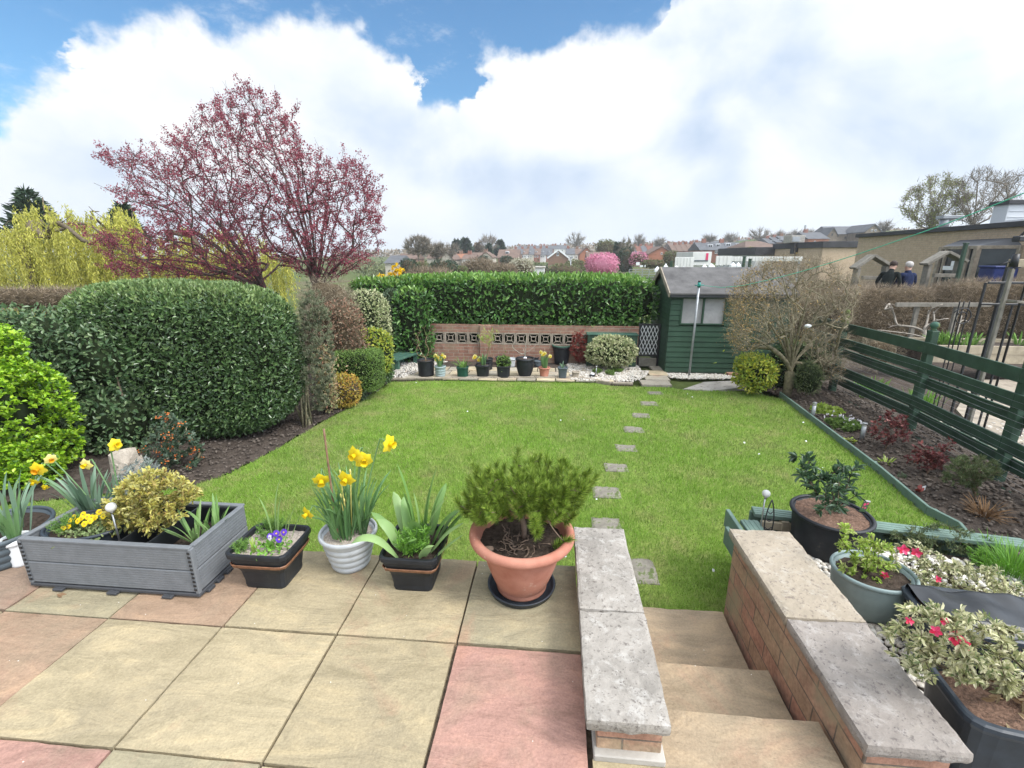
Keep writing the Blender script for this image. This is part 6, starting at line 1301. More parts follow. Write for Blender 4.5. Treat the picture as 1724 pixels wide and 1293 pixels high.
# --- right bed planting
for px, py, h_, lab in ((1367, 706, 30, 'steel post light nearest the twiggy bare tree in the right bed'), (1450, 742, 32, 'steel post light among the red-leaved roses in the right bed')):
    p = at(px, py, z=L); s = ppm(p); H_ = h_/s; t = thing('post_light', lab, 'garden light', p, 'steel post lights in the right bed'); part('pole', tube(MB(), [p, p+A([.0, 0, H_*.82])], .026, 16), 'galvanised', t); part('lens', tube(MB(), [p+A([0, 0, H_*.82]), p+A([0, 0, H_*.93])], .023, 16), 'off_white', t); part('cap', tube(MB(), [p+A([0, 0, H_*.93]), p+A([0, 0, H_])], .03, 16), 'steel', t)
feathery('low pale green leafy patch behind the first post light', at(1393, 696, z=L), 40, .1, .22, 'lime_leaf', 'plant', 'ground_plant', .06, .5)
t = feathery('low mounded green plant with tiny white flowers in the right bed', at(1418, 722, z=L), 90, .16, .22, 'box_leaf', 'plant', 'mounded_plant', .04, .35); p = at(1418, 722, z=L); P = p+rng.normal(size=(26, 3))*A([.1, .1, .03])+A([0, 0, .15])
for q in P: part('flower', leaves(MB(), [q]*4, rng.normal(size=(4, 3))+A([0, 0, .4]), .024, LEAF6, .8), 'petal_white', t)
for px, py, ol, lab in ((1490, 758, [(1455, 730), (1470, 700), (1500, 690), (1530, 705), (1535, 735), (1510, 750)], 'red-leaved rose bush against the middle fence post'), (1560, 800, [(1525, 770), (1540, 745), (1570, 755), (1600, 735), (1610, 760), (1580, 790), (1545, 795)], 'second red-leaved rose bush, right of the middle fence post')):
    p = at(px, py, z=L); stemmy(lab, p, pxtips(46, ol, p[1], .16, px), 'rose_leaf', 'rose_bush', 'rose', .009, .0025, .042, .55, 7, .02, 'twig_brown', .05, .8, sub=2)
t = thing('rosette_plant', 'spiky pale yellow rosette plant in the right bed', 'plant', at(1492, 782, z=L)); part('leaves', clump(MB(), at(1492, 782, z=L), 26, .03, (.07, .13), (.01, .016), (.3, 1.2), (.1, .5)), 'lime_leaf', t)
t = thing('rosette_plant', 'flat yellow-green rosette plant beside the second post light', 'plant', at(1432, 744, z=L)); part('leaves', clump(MB(), at(1432, 744, z=L), 18, .02, (.06, .1), (.03, .045), (.7, 1.3), (.1, .4)), 'gold_euonymus', t)
p = at(1640, 845, z=L); stemmy('feathery green-tipped heather bush near the right edge of the bed', p, pxtips(150, [(1585, 810), (1600, 775), (1640, 765), (1680, 780), (1690, 800), (1650, 820), (1610, 820)], p[1], .2, 97), 'conifer_low', 'heather_bush', 'shrub', .012, .0018, .035, .14, 18, .02, 'twig_brown', .05, .9, up=.6, tmpl=LEAF4, sub=3)
t = thing('brown_grass', 'dried brown arching grass clump at the near end of the right bed', 'grass tuft', at(1655, 872, z=L)); part('leaves', clump(MB(), at(1655, 872, z=L), 150, .06, (.12, .24), (.004, .008), (.3, 1.1), (.4, 1.2)), 'brown_tuft', t)
feathery('small grey-green sprig in the soil of the right bed', at(1517, 806, z=L), 8, .09, .05, 'greygreen_leaf')
p = at(1552, 828, z=L); t = thing('plant_label', 'white plastic plant label stuck in the soil of the right bed', 'plant label', p); part('card', box(MB(), p+A([.01, 0, .03]), (.05, .004, .07), .001, rz=.4), 'white_paint', t)
t = thing('bulb_leaves', 'red-brown and green leaf next to the white plant label', 'plant', p-A([.06, 0, 0])); part('leaves', clump(MB(), p-A([.06, 0, 0]), 5, .03, (.07, .12), (.04, .05), (.6, 1.), (.2, .5)), 'red_leaf', t)
bush('low_juniper', 'low dark green spiky bush at the far end of the right bed', 1345, 1385, 610, 668, 7.5, .4, 'conifer_low', 1800, .07, .12, 2.2, .2, tmpl=LEAF4, seed=20)
# ================================================================== purple plum, willow, conifers in the next garden
def plum():
    Y = 9.5; b = A([at(492, 500, Y=Y)[0], Y, L]); t = thing('purple_plum_tree', 'wide purple-leaved plum tree with forked trunks behind the clipped hedge', 'tree', b)
    out_ = [(152, 250), (200, 232), (262, 240), (300, 205), (330, 160), (375, 138), (412, 118), (450, 140), (470, 150), (495, 185), (520, 232), (560, 250), (610, 258), (640, 318), (652, 380), (655, 420), (610, 455), (560, 475), (520, 470), (470, 440), (420, 480), (300, 476), (190, 470), (160, 430), (120, 375), (200, 395), (250, 370), (170, 310), (215, 300)]
    out_ = [(410+(x-410)*.97, 300+(y-300)*.93+8) for x, y in out_]; T = pxtips(2900, out_, Y, 1.7, 101); LM = []
    for px, py in ((170, 250), (210, 245), (265, 245), (305, 210), (335, 165), (375, 145), (410, 122), (440, 140), (470, 160), (497, 195), (522, 238), (560, 262), (605, 265), (635, 325), (648, 385), (640, 425), (590, 450), (150, 300), (200, 310), (140, 380), (200, 440), (300, 465), (260, 420), (345, 330), (420, 260), (500, 300), (560, 350), (300, 300), (380, 200), (450, 210)): LM.append(at(410+(px-410)*.97, 300+(py-300)*.93+8, Y=Y+rng.uniform(-1.3, 1.3)*(.35 if px < 220 or px > 600 or py < 170 else 1)))
    xs = b[0]+.1; T = A(T); LM = A(LM); wd = MB(); parts_ = []; off = 0
    for sgn, sel, sl2 in ((-1, T[:, 0]+.25*(T[:, 2]-1) < xs, LM[:, 0]+.25*(LM[:, 2]-1) < xs), (1, T[:, 0]+.25*(T[:, 2]-1) >= xs, LM[:, 0]+.25*(LM[:, 2]-1) >= xs)):
        bb = b+A([sgn*.13, sgn*.05, 0]); n_, p_, d_, t_ = grow([bb, bb+A([sgn*.05, 0, .4]), bb+A([sgn*.12, 0, .75]), bb+A([sgn*.22, .02, 1.05]), bb+A([sgn*.30, 0, 1.3])], T[sel], .15, 1.3, .014, 10+sgn, .12, limbs=LM[sl2], lcurve=.3)
        r_ = radii(p_, .105, .0032); wood(wd, n_, p_, r_); parts_.append((n_, d_, t_+off, r_)); off += len(n_)
    N, D, tp, rd = (np.concatenate([q[k] for q in parts_]) for k in range(4))
    sh = MB(); far = rng.choice(tp, 420); lf3 = []
    for i in far:
        d_ = unit(D[i]+unit(N[i]-(b+A([0, 0, 1.])))*.8+A([0, 0, .25])); ln_ = rng.uniform(.15, .4); Q = [N[i]+d_*ln_*u+rng.normal(size=3)*.008 for u in np.linspace(0, 1, 5)]; tube(wd, Q, np.linspace(.0035, .0018, 5), 3)
        for u in rng.uniform(.1, 1, rng.integers(1, 5)): lf3.append(N[i]+d_*ln_*u)
    part('trunk', wd, 'plum_bark', t); mb = MB(); n_out = len(tp); cl = []
    zlo, zhi = N[tp][:, 2].min(), N[tp][:, 2].max()
    thin = np.where((rd < .02))[0]; thin = thin[thin > 12]; u = (N[thin, 2]-zlo)/(zhi-zlo); keep = rng.uniform(size=len(thin)) < np.clip(1.05-.85*u, .16, 1)*.62; cl = np.concatenate([A(lf3), N[thin[keep]], N[tp][rng.uniform(size=n_out) < .6]])
    m = 14; P = np.repeat(cl, m, 0)+rng.normal(size=(len(cl)*m, 3))*.03; leaves(mb, P, rng.normal(size=P.shape)+A([0, 0, -.2]), rng.uniform(.024, .047, len(P)), LEAF4, .6); part('crown', mb, 'plum_leaf', t)
plum()
def willow(label, cpx, poly_, Y, dep, n, seed, base):
    b = A([at(base, 500, Y=Y)[0], Y, L-.3]); t = thing('willow_tree', label, 'tree', b); top = pxtips(90, poly_, Y, dep, seed); top = top[top[:, 2] > np.median(top[:, 2])]
    N, par, D, tp = grow([b, b+A([.1, 0, .8]), b+A([.1, 0, 1.6])], top, .3, .6, .03, seed, .5); part('trunk', wood(MB(), N, par, radii(par, .22, .012)), 'bark', t)
    P = np.repeat(pxtips(n//11, poly_, Y, dep, seed+1), 11, 0); P = P+rng.normal(size=P.shape)*A([.07, .07, .12]); fl = MB(); Q, AX = [], []
    for p in P:
        ln = rng.uniform(.5, 1.5); k = int(ln*17); u = np.linspace(0, 1, k); sway = rng.normal(size=2)*.12; q = p[None]+np.stack([sway[0]*u**1.5, sway[1]*u**1.5, .25*np.sin(u*1.2)*(1-u)-ln*u], 1); q = q[q[:, 2] > L-.2]
        Q.append(q+rng.normal(size=q.shape)*.018); AX.append(np.tile([sway[0], sway[1], -1.], (len(q), 1))+rng.normal(size=q.shape)*.25)
    Q, AX = np.concatenate(Q), np.concatenate(AX); leaves(fl, Q, AX, rng.uniform(.08, .15, len(Q)), LEAF4, .3); part('crown', fl, 'willow_leaf', t)
willow('yellow weeping willow at the far left behind the hedges', 90, [(-60, 400), (0, 385), (45, 345), (80, 335), (120, 350), (150, 345), (190, 345), (225, 360), (235, 400), (230, 450), (150, 470), (-60, 470)], 15, 1.6, 2000, 111, 60)
willow('second yellow willow seen through the purple plum tree', 380, [(230, 440), (250, 405), (300, 385), (370, 380), (430, 400), (480, 430), (500, 470), (400, 480), (240, 480)], 17, 1.4, 1100, 113, 400)
def conifer(name, label, x0, x1, ytop, ybase, Y, seed, leafm='dark_conifer', n=2500, ls=.3, expo=1.35, group=None, w=.3):
    a, b = at((x0+x1)/2, ytop, Y=Y), at((x0+x1)/2, ybase, Y=Y); R_ = (at(x1, ybase, Y=Y)[0]-at(x0, ybase, Y=Y)[0])/2; c = A([b[0], Y, b[2]]); H_ = a[2]-b[2]
    gz = float(hgt(c[0], c[1])); t = thing(name, label, 'tree', (c[0], c[1], gz), group); part('trunk', tube(MB(), [(c[0], c[1], gz), a-A([0, 0, H_*.1])], [max(.04, R_*.1), .02], 6), 'bark', t)
    u = rng.uniform(0, 1, n)**.75; th = rng.uniform(0, 6.28, n); lf_ = lumpf(seed, 9, 1.5, 8); r = R_*(1-u**expo)*np.sqrt(rng.uniform(.45, 1, n))*(1+.22*lf_(np.stack([np.cos(th)*2, np.sin(th)*2, u*6], 1)))
    P = np.stack([c[0]+np.cos(th)*r, c[1]+np.sin(th)*r, c[2]+u*H_], 1); ax = np.stack([np.cos(th), np.sin(th), np.full(n, .35)], 1)+rng.normal(size=(n, 3))*.4
    mb = leaves(MB(), P, ax, ls*rng.uniform(.6, 1.3, n), LEAF4, w); V, F = ICO2; V = V.copy(); V = V*np.stack([np.full(len(V), 1.)]*3, 1); uu = (V[:, 2]+1)/2; rr = (1-uu**expo)*R_*.72; hh_ = np.hypot(V[:, 0], V[:, 1])+1e-6
    mb.add(np.stack([c[0]+V[:, 0]/hh_*rr, c[1]+V[:, 1]/hh_*rr, c[2]+uu*H_*.93], 1), F, 0, True); part('crown', mb, leafm, t); return t
conifer('conifer', 'ragged dark conifer above the yellow willow at the far left', 20, 118, 322, 420, 19, 121, n=900, ls=.34, expo=1.1)
conifer('conifer', 'dark conifer top between the willow and the plum tree', 190, 250, 345, 420, 20, 122, n=600, ls=.34, expo=1.1)
# forsythia
t, N, tp, D = stemmy('bright yellow forsythia showing above the laurel hedge', A([at(662, 470, Y=12.6)[0], 12.6, L]), pxtips(60, [(633, 470), (640, 460), (655, 464), (662, 446), (672, 444), (684, 462), (682, 474), (650, 476)], 12.6, .4, 131), 'forsythia_flower', 'forsythia', 'shrub', .02, .006, .05, .6, 14, .05, 'twig_tan', .15, 1., up=.6, sub=6, lsub='flowers')
bush('brown_twig_hedge', 'low brown twiggy hedge under the willow at the far left', -80, 215, 484, 525, 8.2, .6, 'beech_twig', 9000, .12, .05, 3, .1, 'brush_core', tmpl=NEEDLE, depth=.2, seed=23, cat='hedge')
# ================================================================== next door on the right
YH = 13.2
hedge('beech_hedge', 'long brown twiggy hedge behind the neighbouring garden on the right', [span(1395, 1580, 479, 580, YH, 1.0), span(1560, 1790, 470, 585, YH-.1, 1.0)], 'beech_twig', 46000, .13, .05, 4.5, .04, 'brush_core', NEEDLE, .22, seed=24, corek=.84, topm=None)
hedge('beech_hedge', 'lower twiggy brown hedge running from the bare tree to the school wall', [((7.3, 14.6, .15), (1.3, .6, .75)), ((8.9, 16.5, .35), (1.6, .7, .8))], 'beech_twig', 12000, .14, .05, 3, .1, 'brush_core', NEEDLE, .25, seed=25, corek=.78)
struct('neighbour_ground', gridpoly([(5.05, 2.5), (12, 2.5), (14, 12.9), (5.05, 12.9)], .12, lambda x, y: L-.015+.015*lf(np.c_[x, y, 0*x])), 'soil')
P = inside([(5.1, 3), (7, 3), (7.6, 7), (5.3, 7)], 1500); scatter_stones('gravel', 'pale stones and gravel on the ground behind the green fence', np.c_[P, np.full(len(P), L)], .03, 'grey_pebble', .5, .02)
q = [at(px, py, z=L+.01)[:2] for px, py in ((1610, 690), (1640, 640), (1790, 640), (1900, 780), (1690, 780))]
struct('neighbour_paving', poly(MB(), q, L+.02, 0, .05), 'kerbstone')
fb_ = at(1538, 604, z=L); t, N, tp, D = bare('pale bare fruit tree with upswept limbs behind the green fence', fb_, [(1448, 520), (1475, 505), (1500, 500), (1563, 503), (1600, 515), (1650, 525), (1640, 570), (1590, 590), (1540, 590), (1490, 575)], fb_[1], 26, 141, 'pale_bark', .055, .012, 'fruit_tree', .4); t['category'] = 'tree'; mb = MB(); P = N[tp]; P = np.repeat(P, 7, 0)+rng.normal(size=(len(P)*7, 3))*.06; leaves(mb, P, rng.normal(size=P.shape)+A([0, 0, .5]), .12, NEEDLE, .09); part('crown', mb, 'twig_grey', t)
tl = thing('trellis_rail', 'grey-green post and rail trellis in front of the brown hedge', 'trellis', (*at(1545, 575, Y=11.6)[:2], L))
part('rail', beam(MB(), at(1508, 513, Y=11.6), at(1668, 513, Y=11.6), .06, .09), 'grey_timber', tl)
for x in (1545, 1612): a = at(x, 513, Y=11.66); part('post', box(MB(), (a[0], a[1], (a[2]+L)/2), (.09, .07, a[2]-L)), 'grey_timber', tl)
rb = thing('raised_bed', 'pale timber raised bed behind the green fence', 'raised bed', (*at(1640, 590, Y=9.4)[:2], L)); a, b = at(1556, 580, Y=9.4), at(1800, 580, Y=9.4)
for i in range(2): part('plank', beam(MB(), [a[0], 9.4, a[2]-.09-.17*i], [b[0], 9.4, a[2]-.09-.17*i], .04, .165), 'pale_timber', rb)
part('soil', box(MB(), ((a[0]+b[0])/2, 9.75, a[2]-.2), (b[0]-a[0], .66, .3), .01), 'soil', rb); part('back_plank', beam(MB(), [a[0], 10.1, a[2]-.15], [b[0], 10.1, a[2]-.15], .04, .33), 'pale_timber', rb)
t = thing('leafy_plants', 'bright green leafy crop growing in the pale timber raised bed', 'plants', ((a[0]+b[0])/2, 9.7, a[2])); mb = MB()
for _ in range(9): clump(mb, (rng.uniform(a[0]+.5, b[0]-.2), 9.75+rng.normal()*.1, a[2]-.06), 22, .12, (.12, .32), (.02, .035), (.1, .8), (.2, 1.))
part('leaves', mb, 'feathery_leaf', t)
for px, py, n, lab in ((1462, 668, 120, 'bright green clump of leaves seen between the left fence boards'), (1553, 690, 60, 'yellow-green clump of leaves behind the middle fence post')):
    p = at(px, py, z=L); t = thing('bulb_leaves', lab, 'plant', p); part('leaves', clump(MB(), p, n, .28, (.2, .4), (.014, .022), (.05, .4), (.1, .6)), 'lily_leaf', t)
bush('bare_white_shrub', 'pale leafless twiggy shrub behind the left end of the green fence', 1435, 1530, 560, 640, 9.6, .5, 'petal_pale' if False else 'twig_fine', 1500, .16, .045, 2.2, .15, 'brush_core', tmpl=NEEDLE, depth=.35, corek=.3, seed=27)
# black metal arch and feeder post
Ya = 6.3; ar = thing('metal_arch', 'black iron garden arch with upright bars beyond the green fence', 'garden arch', (*at(1680, 600, Y=Ya)[:2], L)); mb = MB()
x1, x2, x3 = at(1648, 520, Y=Ya)[0], at(1680, 520, Y=Ya)[0], at(1703, 520, Y=Ya)[0]; z1, z2, z3 = at(1690, 476, Y=Ya)[2], at(1690, 512, Y=Ya)[2], at(1690, 512, Y=Ya)[2]
for x, w, zt_, dy in ((x1, .024, z1, 0), (x2, .034, z1+.2, .02), (x3, .02, z2, 0), (x1+.04, .013, z2, .35), (x1+.10, .013, z2, .36), (x1+.16, .013, z2, .35), (x1+.9, .03, z1, 0)): box(mb, (x, Ya+dy, (zt_+L)/2), (w, w, zt_-L), .003)
part('upright_bars', mb, 'black_metal', ar)
part('top_rail', beam(MB(), [x1, Ya-.03, z1], [x1+.95, Ya-.03, z1], .022, .028), 'black_metal', ar); part('mid_rail', beam(MB(), [x1-.02, Ya-.03, z2], [x1+.95, Ya-.03, z2], .02, .024), 'black_metal', ar)
mb = MB(); tube(mb, [A([x1+.1+math.cos(a)*(.05+a*.008), Ya+.33, z2-.2+math.sin(a)*(.05+a*.008)]) for a in np.linspace(0, 9, 40)], .007, 5); part('scroll', mb, 'black_metal', ar)
fx = at(1697, 480, Y=6.0)[0]; ft = at(1697, 452, Y=6.0)[2]; bf = thing('bird_table', 'grey wooden bird table with a small sloping roof at the right edge', 'bird table', (fx, 6.0, L)); part('post', box(MB(), (fx, 6.0, (ft+L)/2), (.038, .038, ft-L)), 'grey_timber', bf)
part('cross_board', box(MB(), (fx+.12, 6.0, at(1700, 443, Y=6)[2]), (.34, .05, .09)), 'pale_timber', bf); part('roof', beam(MB(), [fx+.02, 5.97, at(1697, 503, Y=6)[2]-.02], [fx+.34, 5.97, at(1724, 500, Y=6)[2]-.08], .22, .03, zhint=(0, 0, 1)), 'grey_timber', bf)
hp_ = at(1717, 402, Y=5.8); hf = thing('bird_feeder', 'black hanging bird feeder at the right edge before the school window', 'bird feeder', (hp_[0], 5.8, L)); part('pole', tube(MB(), [(hp_[0]+.28, 5.9, L), (hp_[0]+.28, 5.9, hp_[2]+.1), (hp_[0]+.14, 5.85, hp_[2]+.16), (hp_[0], 5.8, hp_[2]+.03)], .012, 8), 'black_metal', hf)
part('top_seed_tray', box(MB(), (hp_[0], 5.8, hp_[2]), (.09, .09, .06), .008), 'black_metal', hf); part('seed_holder', tube(MB(), [(hp_[0]+.01, 5.8, hp_[2]-.16), (hp_[0]+.01, 5.8, hp_[2]-.30)], [.03, .04], 12), 'black_metal', hf); part('arm', tube(MB(), [(hp_[0]+.04, 5.8, hp_[2]-.32), (hp_[0]-.05, 5.8, hp_[2]-.24), (hp_[0]-.12, 5.8, hp_[2]-.28)], .008, 6), 'black_metal', hf)
p = at(1360, 549, Y=7.7); solo('plastic_scrap', 'white plastic scrap caught in the twigs of the bare tree', 'litter', blob(MB(), p, (.055, .03, .03), 3, .3, 5, f=(3, 9)), 'white_paint', p)
# ================================================================== school building
wa, wb = A([14.66, 25.]), A([13.55, 10.5]); ww = unit(wb-wa); wn_ = A([ww[1], -ww[0]]); wn_ = wn_ if wn_[0] < 0 else -wn_; GZ = -.2; ZT = 2.74
def onwall(px, py, off=0.):
    r = ray(px, py); M = np.array([[r[0], -ww[0]], [r[1], -ww[1]]]); t_ = np.linalg.solve(M, wa+wn_*off); return A([0, 0, CH])+r*t_[0]
sc = thing('school_building', 'long flat-roofed buff brick school building on the right with a bay window', 'school', (*wa, GZ))
mid = (wa+wb)/2; ln = np.linalg.norm(wb-wa); ang = math.atan2(ww[1], ww[0])
def wbox(mb, c2, along, out, z0, z1, bev=.005): return box(mb, (c2[0], c2[1], (z0+z1)/2), (along, out, z1-z0), bev, rz=ang)
part('wall', wbox(MB(), mid-wn_*3.2, ln, 6.4, GZ-.3, ZT-.1, .01), 'buff_brick', sc)
part('fascia', wbox(MB(), mid-wn_*3.15, ln+.1, 6.6, ZT-.1, ZT+.06, .01), 'flat_roof_edge', sc)
c = onwall(1700, 375); part('roof_strip', wbox(MB(), c[:2]-wn_*1.4+ww*1.2, 6, .5, ZT+.06, ZT+.22), 'white_paint', sc)
up = at(1700, 360, Y=19)[:2]; mb = MB(); z0_, z1_ = ZT+.06, at(1700, 343, Y=19)[2]; box(mb, (up[0]+2.9, 19.3, (z0_+z1_)/2), (6, .6, z1_-z0_), .01)
for k in range(5): box(mb, (up[0]+2.9, 18.99, z0_+.12+k*.2), (5.9, .02, .02), .002)
part('upper_storey', mb, 'ridged_metal', sc); part('upper_fascia', box(MB(), (up[0]+2.9, 19.3, z1_+.05), (6.2, .8, .14), .01), 'flat_roof_edge', sc)
d_ = at(1590, 376, Y=20.5); mb = MB(); tube(mb, [(d_[0], 20.5, ZT), (d_[0], 20.5, d_[2]+.2)], .16, 12); box(mb, (d_[0]+.15, 20.5, d_[2]+.22), (.75, .4, .12), .01); part('roof_duct', mb, 'galvanised', sc)
# bay window: three glazed faces under a lead roof
p0, p3 = onwall(1598, 440), onwall(1713, 440); u0 = np.dot(p0[:2]-wa, ww); u3 = np.dot(p3[:2]-wa, ww); dpt = .75; P2 = lambda u, o: wa+ww*u+wn_*o
c0, c1_, c2_, c3 = P2(u0, 0), P2(u0+(u3-u0)*.24, dpt), P2(u0+(u3-u0)*.80, dpt), P2(u3, 0); zs0, zs1, zs2 = GZ, at(1640, 414, Y=17)[2], at(1640, 402, Y=17)[2]
bay = part('bay_window', MB().add([(*c0, zs1), (*c1_, zs1), (*c2_, zs1), (*c3, zs1), (*P2(u0+.3, 0), zs2), (*P2(u3-.3, 0), zs2)], [(0, 1, 4), (1, 2, 4), (2, 5, 4), (2, 3, 5)]).add([(*c0, zs1-.005), (*c1_, zs1-.005), (*c2_, zs1-.005), (*c3, zs1-.005)], [(3, 2, 1, 0)]), 'slate_roof', sc)
mb = MB()
for p in (c0, c1_, c2_, c3): box(mb, (*p, (zs1+GZ)/2), (.14, .14, zs1-GZ-.02), .005, rz=ang)
for a, b in ((c0, c1_), (c1_, c2_), (c2_, c3)):
    for z in (zs1-.05, GZ+.4): beam(mb, [*a, z], [*b, z], .09, .10)
mc = [c1_+(c2_-c1_)*f for f in (.16, .80)]
for p in mc: box(mb, (*p, (zs1+GZ)/2), (.09, .09, zs1-GZ-.05), .004, rz=ang)
part('frame', mb, 'kerbstone', bay)
for a, b in ((c0, c1_), (c1_, c2_), (c2_, c3)): o = wn_*-.02; part('pane', beam(MB(), [*(a+o), (zs1+GZ)/2+.15], [*(b+o), (zs1+GZ)/2+.15], .015, zs1-GZ-.4), 'glass', bay)
e = P2(0, dpt+.03)-wa; s1 = mc[0]+(mc[1]-mc[0])*.5+wn_*.03; part('notice', box(MB(), (*s1, at(1640, 444, Y=17)[2]), (.22, .01, .16), .001, rz=ang), 'white_paint', bay); part('door_rail', box(MB(), (*s1, at(1640, 452, Y=17)[2]), (np.linalg.norm(mc[1]-mc[0])-.12, .02, .13), .002, rz=ang), 'white_paint', bay)
q = at(1682, 451, Y=14.6); t = thing('storage_bin', 'dark blue bin standing by the school bay window', 'bin', (q[0], q[1], -.1)); part('body', box(MB(), (q[0], q[1], (q[2]-.1)/2), (.62, .5, q[2]+.1), .02), 'blue_plastic', t); part('lid', box(MB(), (q[0], q[1], q[2]+.03), (.66, .54, .05), .015), 'blue_plastic', t)
def gable(label, x0, x1, xa, ya, ye0, ye1, yb, Y):
    a, b, ap = at(x0, ye0, Y=Y), at(x1, ye1, Y=Y), at(xa, ya, Y=Y); t = thing('playhouse_frame', label, 'timber frame', ((a[0]+b[0])/2, Y, -.12))
    for p, sx in ((a, .09), (b, -.09)):
        part('post', box(MB(), (p[0]+sx, Y+.3, (p[2]-.1)/2), (.09, .22, p[2]+.1-.02), .006), 'grey_timber', t); part('rafter', beam(MB(), [p[0]-sx*.4, Y+.3, p[2]-.02], [ap[0], Y+.3, ap[2]], .34, .07, zhint=(0, 0, 1)), 'grey_timber', t)
    z = at(xa, yb, Y=Y)[2]; part('sill', box(MB(), ((a[0]+b[0])/2, Y+.1, z), (b[0]-a[0]-.3, .1, .1), .005), 'grey_timber', t)
gable('left timber gable frame standing before the buff school wall', 1449, 1509, 1479, 430, 451, 448, 468, 14.7)
gable('right timber gable frame beside the green post and the bay window', 1571, 1636, 1606, 424, 444, 439, 464, 14.7)
def fpost(label, px, y0, y1, Y, w): a, b = at(px, y0, Y=Y), at(px, y1, Y=Y); t = thing('fence_post', label, 'post', (b[0], Y, b[2]), 'tall dark green posts'); part('shaft', box(MB(), (b[0], Y, (a[2]+b[2])/2), (w, w, a[2]-b[2]), .01), 'teal_plastic' if False else 'green_paint', t); part('cap', box(MB(), (b[0], Y, a[2]+w*.2), (w*1.25, w*1.25, w*.4), .01), 'green_paint', t)
fpost('tall dark green post in front of the right timber gable frame', 1599, 411, 520, 14.4, .085)
for px, y0, lab in ((1126, 441, 'dark green post beyond the left end of the shed roof'), (1246, 433, 'tall dark green post behind the middle of the shed roof'), (1256, 437, 'shorter dark green post right of the tall one behind the shed roof')): fpost(lab, px, y0, 490, 21., .10)
# ------------------------------------------------------------------ the two people by the hedge
def person(label, loc, face, lean, jacket, hair, arms):
    """one skinned figure: face = heading of the body, lean forward in radians"""
    J = {}; E = []; R_ = []
    def j(n, p, r, to=None):
        J[n] = len(R_); R_.append((A(p, float), r))
        if to: E.append((J[to], J[n]))
    cl, sl_ = math.cos(lean), math.sin(lean)
    up_ = lambda x, y, z: (x, y*cl+(z-.95)*sl_, .95+(z-.95)*cl-y*sl_)
    j('hip', up_(0, 0, .95), (.16, .115)); j('waist', up_(0, 0, 1.10), (.145, .105), 'hip'); j('chest', up_(0, .01, 1.30), (.17, .12), 'waist'); j('neck', up_(0, 0, 1.48), (.06, .06), 'chest'); j('jaw', up_(0, .02, 1.56), (.068, .075), 'neck'); j('head', up_(0, .01, 1.66), (.08, .098), 'jaw'); j('crown', up_(0, 0, 1.73), (.05, .06), 'head')
    j('nose', up_(0, .115, 1.63), (.012, .014), 'head')
    for s, n in ((-1, 'l'), (1, 'r')):
        j(n+'ear', up_(s*.085, 0, 1.635), (.012, .02), 'head')
        j(n+'sh', up_(s*.18, 0, 1.42), (.07, .07), 'chest'); el, wr = arms[0 if s < 0 else 1]
        j(n+'el', up_(s*el[0], el[1], el[2]), (.048, .048), n+'sh'); j(n+'wr', up_(s*wr[0], wr[1], wr[2]), (.034, .034), n+'el'); d = unit(A(wr)-A(el)); w = A(wr)
        j(n+'pl', up_(s*(w[0]+d[0]*.07), w[1]+d[1]*.07, w[2]+d[2]*.07), (.035, .02), n+'wr')
        for k, (dx, lf__) in enumerate(((-.03, .07), (-.01, .085), (.012, .08), (.032, .06))): q = w+d*(.09+lf__); j(n+'f%d' % k, up_(s*(q[0]+dx), q[1]+.01, q[2]-.015), (.009, .009), n+'pl')
        q = w+d*.07; j(n+'th', up_(s*(q[0]-.055), q[1]+.02, q[2]), (.011, .011), n+'wr')
        j(n+'th0', (s*.10, 0, .86), (.095, .10), 'hip'); j(n+'kn', (s*.11, .02, .50), (.06, .062), n+'th0'); j(n+'an', (s*.11, -.02, .09), (.042, .045), n+'kn'); j(n+'toe', (s*.13, .15, .04), (.042, .035), n+'an')
    me = bpy.data.meshes.new('person'); me.from_pydata([tuple(p) for p, _ in R_], E, []); o = bpy.data.objects.new('tmp', me); COL.objects.link(o); o.modifiers.new('s', 'SKIN').use_smooth_shade = True; s_ = o.modifiers.new('d', 'SUBSURF'); s_.levels = s_.render_levels = 2
    for v, (_, r) in zip(me.skin_vertices[0].data, R_): v.radius = r
    me.skin_vertices[0].data[0].use_root = True
    bpy.context.view_layer.update(); ev = o.evaluated_get(bpy.context.evaluated_depsgraph_get()); m2 = bpy.data.meshes.new_from_object(ev); bpy.data.objects.remove(o)
    V = A([v.co[:] for v in m2.vertices]); m2.materials.clear()
    for m in (jacket, 'trousers', 'skin'): m2.materials.append(MATS[m])
    ref = A([p for p, _ in R_]); nm = list(J)
    for f in m2.polygons:
        f.use_smooth = True; c = A(f.center[:]); n = nm[int(np.argmin(np.linalg.norm(ref-c, axis=1)))]
        f.material_index = 2 if n in ('head', 'jaw', 'crown', 'nose', 'lear', 'rear') or n[1:3] in ('pl', 'f0', 'f1', 'f2', 'f3') or n in ('lth', 'rth') else (1 if c[2] < .86 else 0)
    t = bpy.data.objects.new('person', m2); COL.objects.link(t); t.location = loc; t.rotation_euler.z = face; ORG[t.name] = A([0, 0, 0.]); tag(t, label, 'person')
    V, F = ICO3; hd_ = A(up_(0, 0, 1.675)); H = V*A([.095, .112, .098])*(1+.05*lumpf(3, 8, 3, 12)(V))[:, None]; keep = ~((V[:, 1] > .25) & (V[:, 2] < .45)) & (V[:, 2] > -.75); F = F[keep[F].all(1)]
    Rl = A([[1, 0, 0], [0, cl, -sl_], [0, sl_, cl]]); part('hair', MB().add(H@Rl+hd_, F, 0, True), hair, t); return t
ar_down = (((.27, .06, 1.16), (.24, .26, 1.02)), ((.27, .06, 1.16), (.24, .26, 1.02)))
